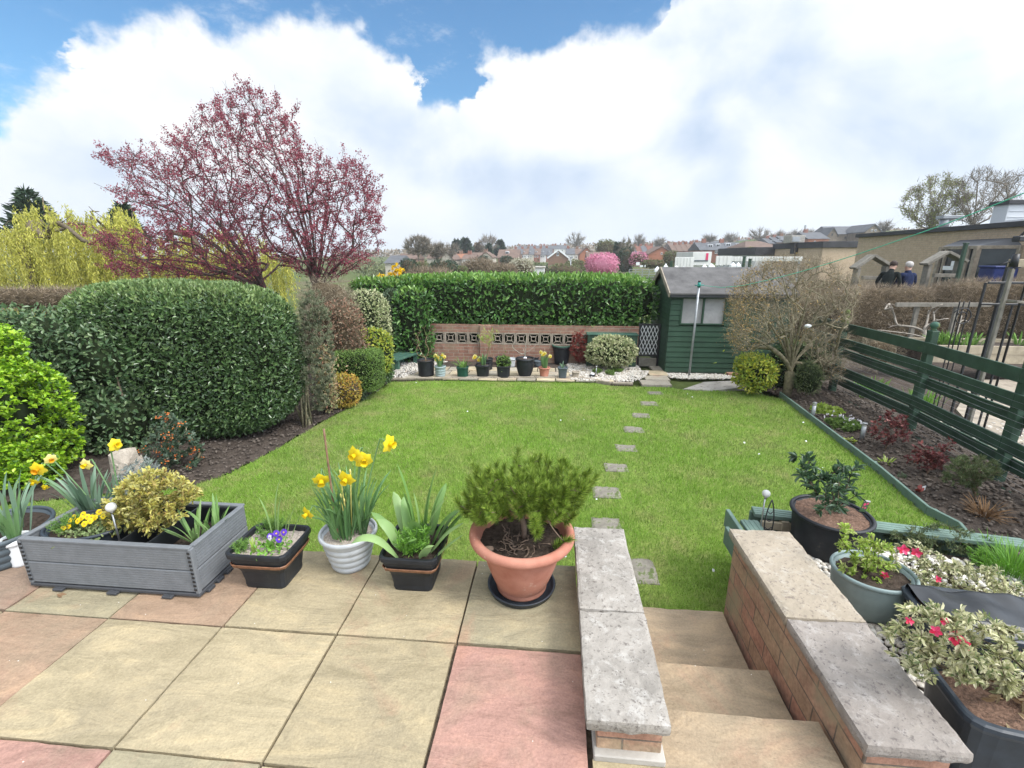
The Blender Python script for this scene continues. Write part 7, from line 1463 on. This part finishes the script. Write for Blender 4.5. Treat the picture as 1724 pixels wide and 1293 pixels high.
a = at(1504, 446, Y=14.0); person('person in a dark jacket leaning over by the left timber gable frame', (a[0], 14.15, a[2]-1.60), -.9, .42, 'dark_cloth', 'dark_hair', ar_down)
a = at(1540, 444, Y=14.1); person('person in a navy jacket with grey hair, seen from behind above the brown hedge', (a[0], 14.2, a[2]-1.70), .1, .12, 'navy_cloth', 'grey_hair', ar_down)
# ================================================================== the town beyond
def ground(x, y): return float(hgt(np.float64(x), np.float64(y)))
def house(label, x0, x1, ye, yr, yb, Y, kind, wall, roof, depth=8., win=(), chim=(), group='houses on the far hillside', wmat='white_paint', barge=None, name='house', cat='house', rx=None):
    a, b = at(x0, ye, Y=Y), at(x1, ye, Y=Y); ze = (a[2]+b[2])/2; xm = (a[0]+b[0])/2; w = b[0]-a[0]; zb = min(at((x0+x1)/2, yb, Y=Y)[2], ground(xm, Y))-.4
    t = thing(name, label, cat, (xm, Y+depth/2, zb), group); s = ppm((xm, Y, ze)); o = .22
    part('wall', box(MB(), (xm, Y+depth/2, (zb+ze)/2), (w, depth, ze-zb), .0), wall, t); mb = MB()
    if kind == 'side':
        zr = at((x0+x1)/2, yr, Y=Y+depth/2)[2]; q = 0 if rx is None else rx*w
        V = A([(a[0]-o, Y-o, ze-.02), (b[0]+o, Y-o, ze-.02), (b[0]+o, Y+depth+o, ze-.02), (a[0]-o, Y+depth+o, ze-.02), (a[0]-o+q, Y+depth/2, zr), (b[0]+o-q, Y+depth/2, zr)])
        mb.addf(V, [(0, 1, 5, 4), (2, 3, 4, 5), (1, 2, 5), (3, 0, 4), (3, 2, 1, 0)])
    elif kind == 'gable':
        zr = at((x0+x1)/2, yr, Y=Y)[2]; th = .18
        for s_ in (-1, 1):
            e = xm+s_*(w/2+o); zz = ze-o*(zr-ze)/(w/2); V = A([(xm, Y-o, zr+th), (e, Y-o, zz+th), (e, Y+depth+o, zz+th), (xm, Y+depth+o, zr+th)]); V = np.concatenate([V, V-A([0, 0, th])]); F = [(0, 1, 2, 3), (7, 6, 5, 4), (0, 4, 5, 1), (1, 5, 6, 2), (2, 6, 7, 3), (3, 7, 4, 0)]; mb.add(V, F if s_ < 0 else [f[::-1] for f in F])
        V = A([(a[0], Y, ze), (b[0], Y, ze), (xm, Y, zr), (a[0], Y+depth, ze), (b[0], Y+depth, ze), (xm, Y+depth, zr)]); part('gable', MB().addf(V, [(0, 1, 2), (5, 4, 3)]), wall, t)
        if barge:
            for s_ in (-1, 1): part('bargeboard', beam(MB(), [xm, Y-.26, zr+.05], [xm+s_*(w/2+o), Y-.26, ze+.05-o*(zr-ze)/(w/2)], .05, .32), barge, t)
    else:
        zr = at((x0+x1)/2, yr, Y=Y)[2]; box(mb, (xm, Y+depth/2, (ze+zr)/2), (w+.3, depth+.3, zr-ze), .02)
    r_ = part('roof', mb, roof, t)
    for px, py, pw, ph in win:
        onroof = kind == 'side' and py < ye; z = at(px, py, Y=Y)[2]; yy = Y-.04 if not onroof else Y+(depth/2)*max(0, (z-ze))/(max(zr-ze, .1))-.35
        c = at(px, py, Y=yy); fw, fh = pw/s, ph/s; f = part('window' if not onroof else 'dormer', box(MB(), (c[0], yy+(.0 if not onroof else .4), c[2]), (fw, .10 if not onroof else .9, fh), .02), wmat, t)
        for k in (-1, 1): part('pane', box(MB(), (c[0]+k*fw*.22, yy-.05-(.02 if onroof else 0), c[2]), (fw*.34, .03, fh*.66), .0), 'glass', f)
    for f_ in chim:
        x = a[0]+w*f_; zc = (zr if kind != 'gable' else zr)+.2; m = MB(); yy = Y+depth/2; box(m, (x, yy, zc-.1), (.8, .6, 1.0), .02)
        for k in (-.25, .25): tube(m, [(x+k, yy, zc+.35), (x+k, yy, zc+.6)], .1, 8)
        part('chimney', m, 'far_brick' if wall != 'pale_render' else 'brown_brick', r_)
    return t
H = house
H('grey-roofed bungalow at the far left beside the plum tree', 648, 671, 443, 430, 449, 72, 'side', 'pale_render', 'slate_roof', 7, [(661, 446, 6, 3)])
H('brown-roofed house behind the grey-roofed bungalow', 668, 697, 436, 427, 446, 86, 'side', 'brown_brick', 'brown_roof', 7, [(680, 440, 4, 4)])
H('brown-roofed pale house with a gable right of the round bare trees', 742, 762, 436, 424, 446, 96, 'gable', 'pale_render', 'brown_roof', 8, (), ())
H('long brown-roofed house beside the pale gable', 719, 744, 435, 424, 446, 99, 'side', 'pale_render', 'brown_roof', 8, (), (.85,))
H('orange-tiled house in the middle of the pale group', 752, 783, 436, 427, 445, 106, 'side', 'pale_render', 'orange_roof', 8, [(766, 440, 4, 3)], (.6,))
H('white-walled house with a grey-brown roof', 778, 797, 436, 428, 445, 99, 'side', 'white_render', 'brown_roof', 8, [(784, 440, 3, 3), (790, 440, 3, 3)], (.4,))
H('brown-roofed house joined to the cream gable', 792, 816, 434, 425, 445, 104, 'side', 'pale_render', 'brown_roof', 8, [(800, 438, 3, 3)], ())
H('cream gabled house below the tall bare tree', 808, 828, 433, 425, 445, 103, 'gable', 'pale_render', 'brown_roof', 8, (), (.3,))
H('wide brown house with a dark gable window left of the terraces', 838, 872, 434, 420, 447, 112, 'side', 'brown_brick', 'brown_roof', 9, [(854, 426, 6, 6)], ())
rows = [(864, 878, 'brown_brick', 'slate_roof', 'first'), (876, 888, 'white_render', 'brown_roof', 'second'), (886, 898, 'pale_render', 'slate_roof', 'third'), (897, 909, 'far_brick', 'brown_roof', 'fourth'), (908, 919, 'white_render', 'slate_roof', 'fifth'), (918, 929, 'far_brick', 'slate_roof', 'sixth')]
for i, (x0, x1, wm, rm, o_) in enumerate(rows): H(o_+' small terraced house from the left, left of the big brick gable', x0, x1, 428+i*.3, 419-.3*i, 444, 150+i*2, 'side', wm, rm, 9, [(x0+4, 432, 2.6, 3), (x1-4, 432, 2.6, 3), (x0+6, 424, 3, 2)], (.15,))
for i, (x0, x1, o_) in enumerate(((872, 892, 'leftmost'), (893, 913, 'second'), (914, 932, 'third'), (933, 953, 'rightmost'))): H(o_+' pale-roofed house along the skyline row', x0, x1, 419, 414-.4*i, 428, 215, 'side', 'white_render' if i % 2 else 'far_brick', 'slate_roof', 9, [(x0+7, 422, 2, 2.5), (x1-6, 422, 2, 2.5)], (.1, .9))
H('brick house with a big white-edged gable facing the garden', 923, 957, 434, 421, 456, 110, 'gable', 'brown_brick', 'brown_roof', 9, [(939, 428, 4, 6)], (), barge='white_paint')
H('white terraced house just right of the big gable', 954, 967, 428, 418, 444, 140, 'side', 'white_render', 'slate_roof', 9, [(958, 433, 2.5, 4), (963, 433, 2.5, 4)], (.2,))
H('cream terraced house between white house and orange brick house', 966, 979, 428, 419, 444, 142, 'side', 'pale_render', 'brown_roof', 9, [(970, 433, 2.5, 4), (975, 433, 2.5, 4)], (.5,))
H('orange brick house with a plain gable behind the pink cherry', 976, 998, 428, 417, 444, 128, 'gable', 'orange_brick', 'brown_roof', 9, [(988, 425, 3.5, 4)])
H('brown-roofed house half hidden by the pink cherry', 990, 1022, 438, 424, 448, 95, 'side', 'brown_brick', 'brown_roof', 8, ())
for i, o_ in enumerate(('first', 'second', 'third', 'fourth')): x0 = 1064+i*9.5; H(o_+' dark-roofed terrace house left of the orange brick gable', x0, x0+9.3, 425-.5*i, 415-.6*i, 441, 150, 'side', 'far_brick', 'red_roof' if i % 2 else 'slate_roof', 10, [(x0+3, 429, 2, 3.4), (x0+6.5, 429, 2, 3.4), (x0+4, 433, 2.4, 3.4)], (.95,))
H('large orange brick gabled house with tiny windows', 1092, 1134, 428, 416, 446, 110, 'gable', 'orange_brick', 'brown_roof', 9, [(1114, 427, 3, 3.5), (1122, 427, 3, 3.5)])
for i, o_ in enumerate(('first', 'second', 'third', 'fourth', 'fifth')): x0 = 1133+i*9.4; H(o_+' red terrace house right of the orange brick gable', x0, x0+9.2, 423-.4*i, 412-.6*i, 441, 132, 'side', 'far_brick', 'brown_roof', 9, [(x0+2.6, 427, 2, 4), (x0+6.4, 427, 2, 4)], (.97,))
H('long red brick block with dormers in its grey roof', 1180, 1254, 421, 408, 434, 100, 'side', 'far_brick', 'slate_roof', 9, [(1206, 424.5, 5, 4.6), (1213, 424.5, 5, 4.6), (1225, 423.5, 6, 4.6), (1236, 423, 3, 4), (1241, 423, 3, 4), (1248, 423, 5, 4), (1196, 414, 8, 4.5), (1209, 413, 6, 5), (1226, 412, 8, 5), (1243, 411, 5, 2)], (.2, .62))
H('brown hip-roofed bungalow behind the dark flat roof', 1256, 1312, 416, 406, 424, 88, 'side', 'pale_render', 'brown_roof', 9, (), (), rx=.3)
for i, o_ in enumerate(('left', 'middle', 'right')): x0 = 1296+i*12; H(o_+' of three grey-roofed houses up the slope by the plant boxes', x0, x0+12, 410-2*i, 401-2.*i, 420, 135, 'side', 'pale_render' if i == 2 else 'brown_brick', 'slate_roof', 10, [(x0+5, 406-2*i, 4, 2)], (.7,))
H('orange brick houses with slate roof below the church', 1362, 1396, 402, 391, 416, 110, 'side', 'orange_brick', 'slate_roof', 9, [(1372, 407, 3, 3)], (.3,))
H('long stone church hall with a dark slate roof on the hill', 1402, 1468, 394, 381, 414, 118, 'side', 'church_stone', 'slate_roof', 10, [(1423, 400, 3, 5), (1434, 400, 3, 5)], (), group=None, name='church_hall', cat='church hall', wmat='church_stone')
H('stone gable wing at the left end of the church hall', 1393, 1410, 396, 384, 414, 116, 'gable', 'church_stone', 'slate_roof', 6, [(1401, 395, 2, 6)], (), group=None, name='church_hall', cat='church hall', wmat='church_stone')
H('stone gabled house right of the church hall', 1456, 1484, 390, 378, 410, 112, 'gable', 'church_stone', 'slate_roof', 8, [(1468, 388, 3, 3), (1474, 388, 3, 3)], (), group=None)
G2 = 'low service buildings behind the shed'
H('low flat building with a dark ribbed roof edge behind the shed', 1273, 1342, 430, 416, 438, 46, 'flat', 'white_render', 'flat_roof_edge', 10, (), (), G2, name='outbuilding', cat='building')
H('low buff building with a dark flat roof joining the school', 1386, 1462, 417, 406, 436, 38, 'flat', 'buff_brick', 'flat_roof_edge', 8, (), (), G2, name='outbuilding', cat='building')
H('white clad plant room on the roofs behind the bare tree', 1353, 1389, 424, 408, 434, 42, 'flat', 'ridged_metal', 'ridged_metal', 5, (), (), G2, name='plant_room', cat='building')
c = at(1346, 418, Y=41.5); s = ppm(c); t = thing('roof_unit', 'grey louvred box unit above the dark doorway', 'roof unit', (c[0], 42, c[2]-1)); part('doorway', box(MB(), (c[0], 42, c[2]), (14/s, .6, 18/s), .01), 'flat_roof_edge', t); q = at(1346, 402, Y=41.5); part('housing', box(MB(), (q[0], 42.4, q[2]), (22/s, 1.4, 12/s), .02), 'concrete', t); part('louvre', box(MB(), (q[0]-3.5/s, 41.68, q[2]-.5/s), (12/s, .06, 8/s), .01), 'galvanised', t)
H('white cabin with a red corner panel between white hoardings', 1167, 1192, 447, 424, 452, 40, 'flat', 'white_render', 'white_render', 5, (), (), None, name='site_cabin', cat='cabin'); cb = [o for o in bpy.data.objects if o.get('label', '').startswith('white cabin')][0]
c = at(1190, 432, Y=39.9); s = ppm(c); part('red_panel', box(MB(), (c[0], 39.86, c[2]), (4/s, .06, 11/s), .0), 'petal_pink', cb); c = at(1180, 439, Y=39.9); part('sign_board', box(MB(), (c[0], 39.84, c[2]), (22/s, .05, 2/s), .0), 'slate_plastic', cb)
for x0, x1, y0, y1, lab in ((1137, 1167, 433, 450, 'large white hoarding panel left of the white cabin'), (1206, 1217, 431, 447, 'narrow white hoarding panel right of the white cabin'), (1218, 1231, 431, 446, 'second narrow white hoarding panel right of the white cabin'), (1232, 1350, 432, 440, 'long low white hoarding behind the shed roof')):
    a, b = at(x0, y0, Y=36), at(x1, y1, Y=36); t = thing('hoarding', lab, 'hoarding', ((a[0]+b[0])/2, 36, b[2]), 'white site hoardings'); mb = MB(); box(mb, ((a[0]+b[0])/2, 36, (a[2]+b[2])/2), (b[0]-a[0], .08, a[2]-b[2]), .01)
    for k in range(1, max(2, int((x1-x0)/5))): box(mb, (a[0]+(b[0]-a[0])*k/max(2, int((x1-x0)/5)), 35.95, (a[2]+b[2])/2), (.05, .03, a[2]-b[2]-.05), .0)
    part('panel', mb, 'white_render', t); mb = MB(); zz = ground(a[0], 36); [box(mb, (x, 36.06, (b[2]+zz)/2), (.1, .1, max(.2, b[2]-zz+.3)), .0) for x in (a[0]+.15, b[0]-.15)]; part('supports', mb, 'galvanised', t)
for i, (px, py, w, lab) in enumerate(((1107, 450, 11, 'leftmost white canopy peak left of the shed'), (1121, 445, 7, 'small white canopy peak behind the leftmost one'), (1119, 450, 9, 'white canopy peak touching the end of the shed roof'), (1139, 449, 14, 'white canopy peak just above the left shed roof'), (1151, 450, 9, 'white canopy peak left of the white cabin'), (1186, 446, 9, 'white canopy peak in front of the white cabin'), (1198, 445, 12, 'widest white canopy peak right of the white cabin'), (1234, 443, 10, 'white canopy peak left of the tall green post'), (1243, 443, 9, 'white canopy peak touching the tall green post'))):
    a = at(px, py, Y=27+.4*i); s = ppm(a); r = w/2/s; t = thing('canopy', lab, 'canopy', (a[0], a[1], -.6), 'white peaked canopies behind the shed'); th = np.arange(4)*PI/2+PI/4; V = [(*a[:2], a[2]+.06)]+[(a[0]+math.cos(x)*r*1.15, a[1]+math.sin(x)*r*1.15, a[2]-.12) for x in th]+[(a[0]+math.cos(x)*r*1.15, a[1]+math.sin(x)*r*1.15, a[2]-.24) for x in th]
    part('cover', MB().addf(A(V), [(0, 1+k, 1+(k+1) % 4) for k in range(4)]+[(1+k, 5+k, 5+(k+1) % 4, 1+(k+1) % 4) for k in range(4)]), 'white_paint', t); part('pole', tube(MB(), [(*a[:2], -.6), (*a[:2], a[2])], .04, 6), 'galvanised', t)
# fence with signs, lamp post, small white shed
a, b = at(1060, 446, Y=40), at(1105, 446, Y=40); t = thing('mesh_fence', 'grey mesh fence with white boards left of the shed', 'fence', ((a[0]+b[0])/2, 40, -1)); s = ppm(a); mb = MB(); [box(mb, (a[0]+(b[0]-a[0])*k/4, 40, -.2), (.05, .05, 1.8), .0) for k in range(5)]; part('posts', mb, 'galvanised', t); mb = MB(); [box(mb, ((a[0]+b[0])/2, 40, z), (b[0]-a[0], .03, .04), .0) for z in np.linspace(-.9, .7, 9)]; part('rails', mb, 'galvanised', t)
for px, py, w, h in ((1074, 444, 6, 5), (1080, 448, 5, 3), (1086, 448, 1.5, 4)): c = at(px, py, Y=39.9); part('board', box(MB(), (c[0], 39.9, c[2]), (w/s, .04, h/s), .0), 'white_paint', t)
a = at(961, 434, Y=60); t = thing('street_lamp', 'grey street lamp in front of the big brick gable', 'street lamp', (a[0], 60, ground(a[0], 60))); part('pole', tube(MB(), [(a[0], 60, ground(a[0], 60)), (a[0], 60, a[2])], [.09, .06], 8), 'galvanised', t); part('lantern', box(MB(), (a[0], 59.7, a[2]+.06), (.22, .7, .14), .03), 'galvanised', t)
H('small white flat-roofed garage below the brick gable', 899, 916, 451, 449, 462, 62, 'flat', 'white_render', 'concrete', 4, (), (), None, name='garage', cat='garage')
a = at(1356, 380, Y=160); t = thing('radio_mast', 'thin grey mast on the skyline above the white plant room', 'mast', (a[0], 160, ground(a[0], 160))); part('pole', tube(MB(), [(a[0], 160, ground(a[0], 160)), (a[0], 160, a[2])], .12, 6), 'galvanised', t); part('aerial', box(MB(), (a[0], 160, a[2]-.6), (.5, .3, 1.6), .02), 'galvanised', t)
for i, o_ in enumerate(('first', 'second', 'third', 'fourth', 'fifth', 'sixth', 'seventh', 'eighth', 'ninth', 'tenth', 'eleventh')):
    x0 = 1128+i*24; y0 = 411-1.15*i; H(o_+' house from the left in the upper skyline row right of the orange gable', x0, x0+22, y0+4, y0-2, y0+14, 205, 'side', ('far_brick', 'pale_render', 'brown_brick')[i % 3], 'slate_roof' if i % 2 else 'brown_roof', 10, [(x0+5, y0+7, 2, 2.5), (x0+16, y0+7, 2, 2.5), (x0+11, y0+1.5, 3, 1.6)], (.12, .9))
# ------------------------------------------------------------------ trees and bushes between
leafmat('far_olive', [(.14, .16, .07), (.18, .19, .09), (.11, .13, .06)], .7, .1, .1, .25, .3)
leafmat('far_dark', [(.05, .08, .05), (.07, .10, .06), (.04, .06, .04)], .7, .05, .1, .25, .3)
leafmat('far_brown', [(.22, .175, .12), (.27, .21, .15), (.18, .145, .10)], .8, .05, .1, .2, .3)
leafmat('far_twig', [(.20, .175, .14), (.25, .22, .18), (.16, .14, .11)], .8, 0, .1, .1, .3)
leafmat('far_pink', [(.62, .22, .34), (.70, .30, .42), (.52, .17, .28), (.66, .38, .46)], .6, .2, .2, .2, .5)
leafmat('far_blossom', [(.44, .42, .32), (.52, .50, .40), (.34, .32, .22)], .7, .1, .1, .2, .3)
leafmat('far_yellowgreen', [(.26, .29, .08), (.31, .33, .11), (.20, .23, .07)], .7, .15, .1, .2, .3)
GT = 'trees and bushes between the garden and the town'
def fbush(label, x0, x1, y0, y1, Y, leafm, n=900, seed=0, lp=3.2, core='brush_core', name='bush', amp=.14, tw=False, expo=2.3):
    c, h = span(x0, x1, y0, y1, Y, max(1., (at(x1, y0, Y=Y)[0]-at(x0, y0, Y=Y)[0])*.8)); s = ppm(c); return hedge(name, label, [(c, h)], leafm, n, lp/s*(1.9 if tw else 1), .12 if tw else .55, expo, amp, core, NEEDLE if tw else LEAF4, depth=h[1]*.35, cat='bush' if name == 'bush' else 'tree', group=GT, base=(c[0], c[1], min(ground(c[0], c[1]), c[2]-h[2])), seed=seed, f=(2, 8), corek=.8)
def ftree(label, x0, x1, y0, yb, Y, seed, n=70, twigs=1600, leafm=None, bark='twig_grey', lw=.9, trunkf=.3, nleaf=0):
    xm = (x0+x1)/2; b = at(xm, yb, Y=Y); g_ = min(b[2], ground(b[0], Y)); s = ppm((b[0], Y, b[2])); H_ = at(xm, y0, Y=Y)[2]-b[2]; R_ = (x1-x0)/2/s; b = A([b[0], Y, g_-.1]); zt_ = g_+H_+(at(xm, yb, Y=Y)[2]-g_)
    t = thing('bare_tree' if not nleaf else 'leafing_tree', label, 'tree', b, GT); r = np.random.default_rng(seed); q = r.normal(size=(n, 3)); q = unit(q)*r.uniform(.55, 1, (n, 1))**.6; zc = zt_-H_*(1-trunkf)*.5; T = A([b[0], Y, zc])+q*A([R_, R_*.8, H_*(1-trunkf)*.5]); lm_ = [x for x in T[:14] if x[2] > zc-.1*H_]; zk = zt_-H_*(1-trunkf*.8)
    N, par, D, tp = grow([b, A([b[0], Y, (b[2]+zk)/2]), A([b[0], Y, zk])], T, max(.15, H_*.07), 1.1, H_*.004, seed, .12, limbs=lm_, lcurve=.2); rd = radii(par, max(.05, H_*.024), .35/s); part('trunk', wood(MB(), N, par, rd, kmax=5), bark, t)
    idx = np.where(rd <= max(rd.max()*.35, np.median(rd)*1.2))[0]; k = r.choice(idx, twigs); P = N[k]+r.normal(size=(twigs, 3))*R_*.05; ax = unit(P-A([b[0], Y, zk]))+r.normal(size=P.shape)*.5; mb = leaves(MB(), P, ax, 9/s*r.uniform(.5, 1.2, twigs), NEEDLE, lw/9)
    if nleaf: k = r.choice(idx, nleaf); P = N[k]+r.normal(size=(nleaf, 3))*R_*.06; leaves(mb, P, r.normal(size=P.shape), 2.6/s, LEAF4, .6, mi=1)
    part('crown', mb, ['far_twig', leafm or 'far_olive'], t); return t
ftree('big domed bare tree with many stems left of the pale houses', 683, 728, 399, 445, 66, 201, 120, 2600)
ftree('smaller bare tree right of the big domed one', 722, 752, 411, 445, 68, 202, 60, 1500)
ftree('thin bare tree before the pale gable', 745, 776, 412, 440, 92, 203, 50, 800, lw=.6)
conifer('conifer', 'left of the two joined dark conifers on the skyline', 761, 778, 407, 432, 120, 204, n=1100, ls=1., expo=2.2, group=GT, w=.4); conifer('conifer', 'right taller of the two joined dark conifers on the skyline', 773, 794, 404, 432, 120, 205, n=1300, ls=1., expo=2.4, group=GT, w=.4)
conifer('conifer', 'brownish conifer between the joined conifers and the tall bare tree', 797, 812, 411, 434, 125, 206, 'far_brown', n=700, ls=.9, expo=2., group=GT, w=.4)
ftree('tall bare tree among the conifers on the skyline', 808, 836, 397, 436, 118, 207, 60, 1100, lw=.6)
conifer('conifer', 'dark conifer right of the tall bare tree', 833, 850, 406, 436, 124, 208, n=1000, ls=.9, expo=2.2, group=GT, w=.4); conifer('conifer', 'narrow dark conifer in front of the tall bare tree', 818, 828, 413, 440, 110, 209, n=500, ls=.8, expo=1.4, group=GT, w=.4)
fbush('dark green round bush below the big domed bare tree', 672, 702, 435, 470, 46, 'far_dark', 1300, 210, 3)
fbush('olive bush between two dark bushes', 698, 722, 440, 468, 48, 'far_olive', 900, 211)
fbush('large dark evergreen bush in front of the pale houses', 718, 772, 437, 470, 44, 'far_dark', 2200, 212, 3.2)
fbush('small dark evergreen bush at the foot of the large one', 757, 776, 448, 475, 40, 'far_dark', 800, 213, 3)
fbush('grey-brown leafless thicket above the left end of the laurel hedge', 680, 762, 450, 482, 34, 'far_brown', 3600, 214, 4, tw=True)
fbush('brown leafless bush in the middle of the view', 776, 838, 436, 475, 42, 'far_brown', 3200, 215, 4, tw=True)
fbush('olive-green bush right of the small dark evergreen', 770, 787, 448, 472, 38, 'far_olive', 700, 216, 3)
fbush('second brown leafless bush right of the middle one', 822, 872, 445, 476, 38, 'far_brown', 2200, 217, 4, tw=True)
fbush('pale blossoming bush left of the small white garage', 856, 898, 435, 470, 44, 'far_blossom', 2200, 218, 3.2)
fbush('dark rounded bush in front of the wide brown house', 842, 862, 431, 446, 80, 'far_dark', 700, 219, 2.6)
fbush('small dark bush before the cream gable', 806, 822, 431, 442, 90, 'far_dark', 500, 220, 2.4)
fbush('olive bush at the foot of the big brick gable', 925, 985, 444, 468, 58, 'far_olive', 1800, 221, 3)
fbush('grey-green bush behind the street lamp', 950, 988, 437, 465, 66, 'far_olive', 1100, 222, 3)
fbush('dark scrub left of the small white garage', 890, 925, 446, 470, 66, 'far_dark', 900, 223, 2.6)
fbush('pink blossoming cherry tree above the laurel hedge', 985, 1043, 425, 468, 46, 'far_pink', 3600, 224, 2.8, 'far_pink', 'cherry_tree', .18)
fbush('rounded olive tree behind the pink cherry', 1002, 1038, 403, 440, 100, 'far_olive', 1500, 225, 2.8, name='tree')
conifer('conifer', 'narrow dark conifer right of the rounded olive tree', 1034, 1044, 410, 440, 90, 226, n=600, ls=.7, expo=1.3, group=GT, w=.4)
ftree('bare tree with green undergrowth right of the narrow conifer', 1040, 1064, 404, 450, 84, 227, 50, 900, nleaf=500)
fbush('dark green tree mass left of the terraces', 1040, 1068, 418, 462, 72, 'far_dark', 1500, 228, 3, name='tree')
fbush('faded pink blossom tree before the terraces', 1060, 1092, 424, 448, 70, 'far_pink', 900, 229, 2.8, 'brush_core', 'cherry_tree', .2)
fbush('round green tree at the right corner of the orange brick gable', 1116, 1144, 423, 450, 80, 'far_olive', 1300, 230, 2.8, name='tree')
fbush('low olive hedge in front of the orange brick gable', 1080, 1120, 438, 452, 60, 'far_olive', 1200, 231, 2.8)
fbush('fresh green tree before the brown bungalow', 1256, 1274, 416, 436, 62, 'far_yellowgreen', 700, 232, 2.8, name='tree')
for i, (x0, x1, y0, yb, Y, lab) in enumerate(((955, 982, 395, 424, 200, 'tall bare tree on the skyline above the white terraces'), (1066, 1084, 398, 422, 190, 'bare skyline tree left of the orange gable'), (1100, 1116, 402, 420, 190, 'bare skyline tree above the orange gable'), (1184, 1204, 397, 412, 180, 'left bare skyline tree above the long red block'), (1216, 1240, 396, 412, 180, 'right bare skyline tree above the long red block'), (1260, 1292, 387, 412, 170, 'broad bare skyline tree above the brown bungalow'), (1298, 1324, 391, 408, 170, 'bare skyline tree above the three grey-roofed houses'), (1326, 1348, 391, 406, 170, 'bare skyline tree behind the roof unit'), (1348, 1374, 389, 406, 165, 'bare skyline tree beside the thin mast'), (1476, 1500, 374, 396, 120, 'bare tree right of the stone gabled house'))): ftree(lab, x0, x1, y0, yb, Y, 240+i, 40, 700, lw=.6)
ftree('olive-leafed tree behind the school roof', 1510, 1606, 296, 420, 48, 260, 170, 2600, leafm='far_yellowgreen', nleaf=4200, lw=.8)
ftree('tall bare tree behind the school roof duct', 1585, 1672, 283, 420, 46, 261, 150, 2600, lw=.8)
ftree('second tall bare tree at the right edge behind the school', 1640, 1760, 283, 420, 50, 262, 170, 2800, lw=.8)
# woodland and scrub that reads as one mass on the hillside
n = 15000; px = rng.uniform(560, 1560, n); Yw = rng.uniform(225, 330, n); mb = MB(); base = np.interp(px, [560, 900, 1150, 1300, 1400, 1560], [427, 417, 412, 402, 395, 388]); py = base+rng.uniform(-3.5, 14, n)+2.5*lumpf(77, 8, .05, .4)(np.c_[px, 0*px, 0*px])
P = A([at(a, b, Y=c) for a, b, c in zip(px, py, Yw)]); leaves(mb, P, rng.normal(size=P.shape), 1.5, LEAF4, .6)
solo('distant_woodland', 'band of distant trees and scrub along the skyline behind the houses', None, mb, 'far_olive' if False else 'far_brown', kind='stuff')
n = 9000; px = rng.uniform(600, 1300, n); Yw = rng.uniform(60, 150, n); xy = A([at(a, 440, Y=c)[:2] for a, c in zip(px, Yw)]); z = hgt(xy[:, 0], xy[:, 1])+np.abs(rng.normal(size=n))*.6; lf2 = lumpf(78, 8, .02, .2); k = lf2(np.c_[xy, 0*z]) > -.05
P = np.c_[xy, z][k]; solo('hillside_scrub', 'low scrub and hedges covering the slope between the far houses', None, leaves(MB(), P, rng.normal(size=P.shape)+A([0, 0, .6]), .75, LEAF4, .6), 'far_olive', kind='stuff')

# ------------------------------------------------------------------ damp spring air: the far town pales
if HAZE:
    m, t_ = newmat('air'); g = NT(t_); v = g.n('ShaderNodeVolumePrincipled', {'Color': (.93, .96, 1., 1), 'Density': HAZE, 'Anisotropy': .2}); g.n('ShaderNodeOutputMaterial', {'Volume': v.outputs[0]})
    zlo = float(Z_.min())-1; o = solo('haze', 'thin pale haze in the air between the garden and the far hillside', None, box(MB(), (0, 430, (zlo+34)/2), (1700, 960, 34-zlo), 0), 'air', kind='stuff')
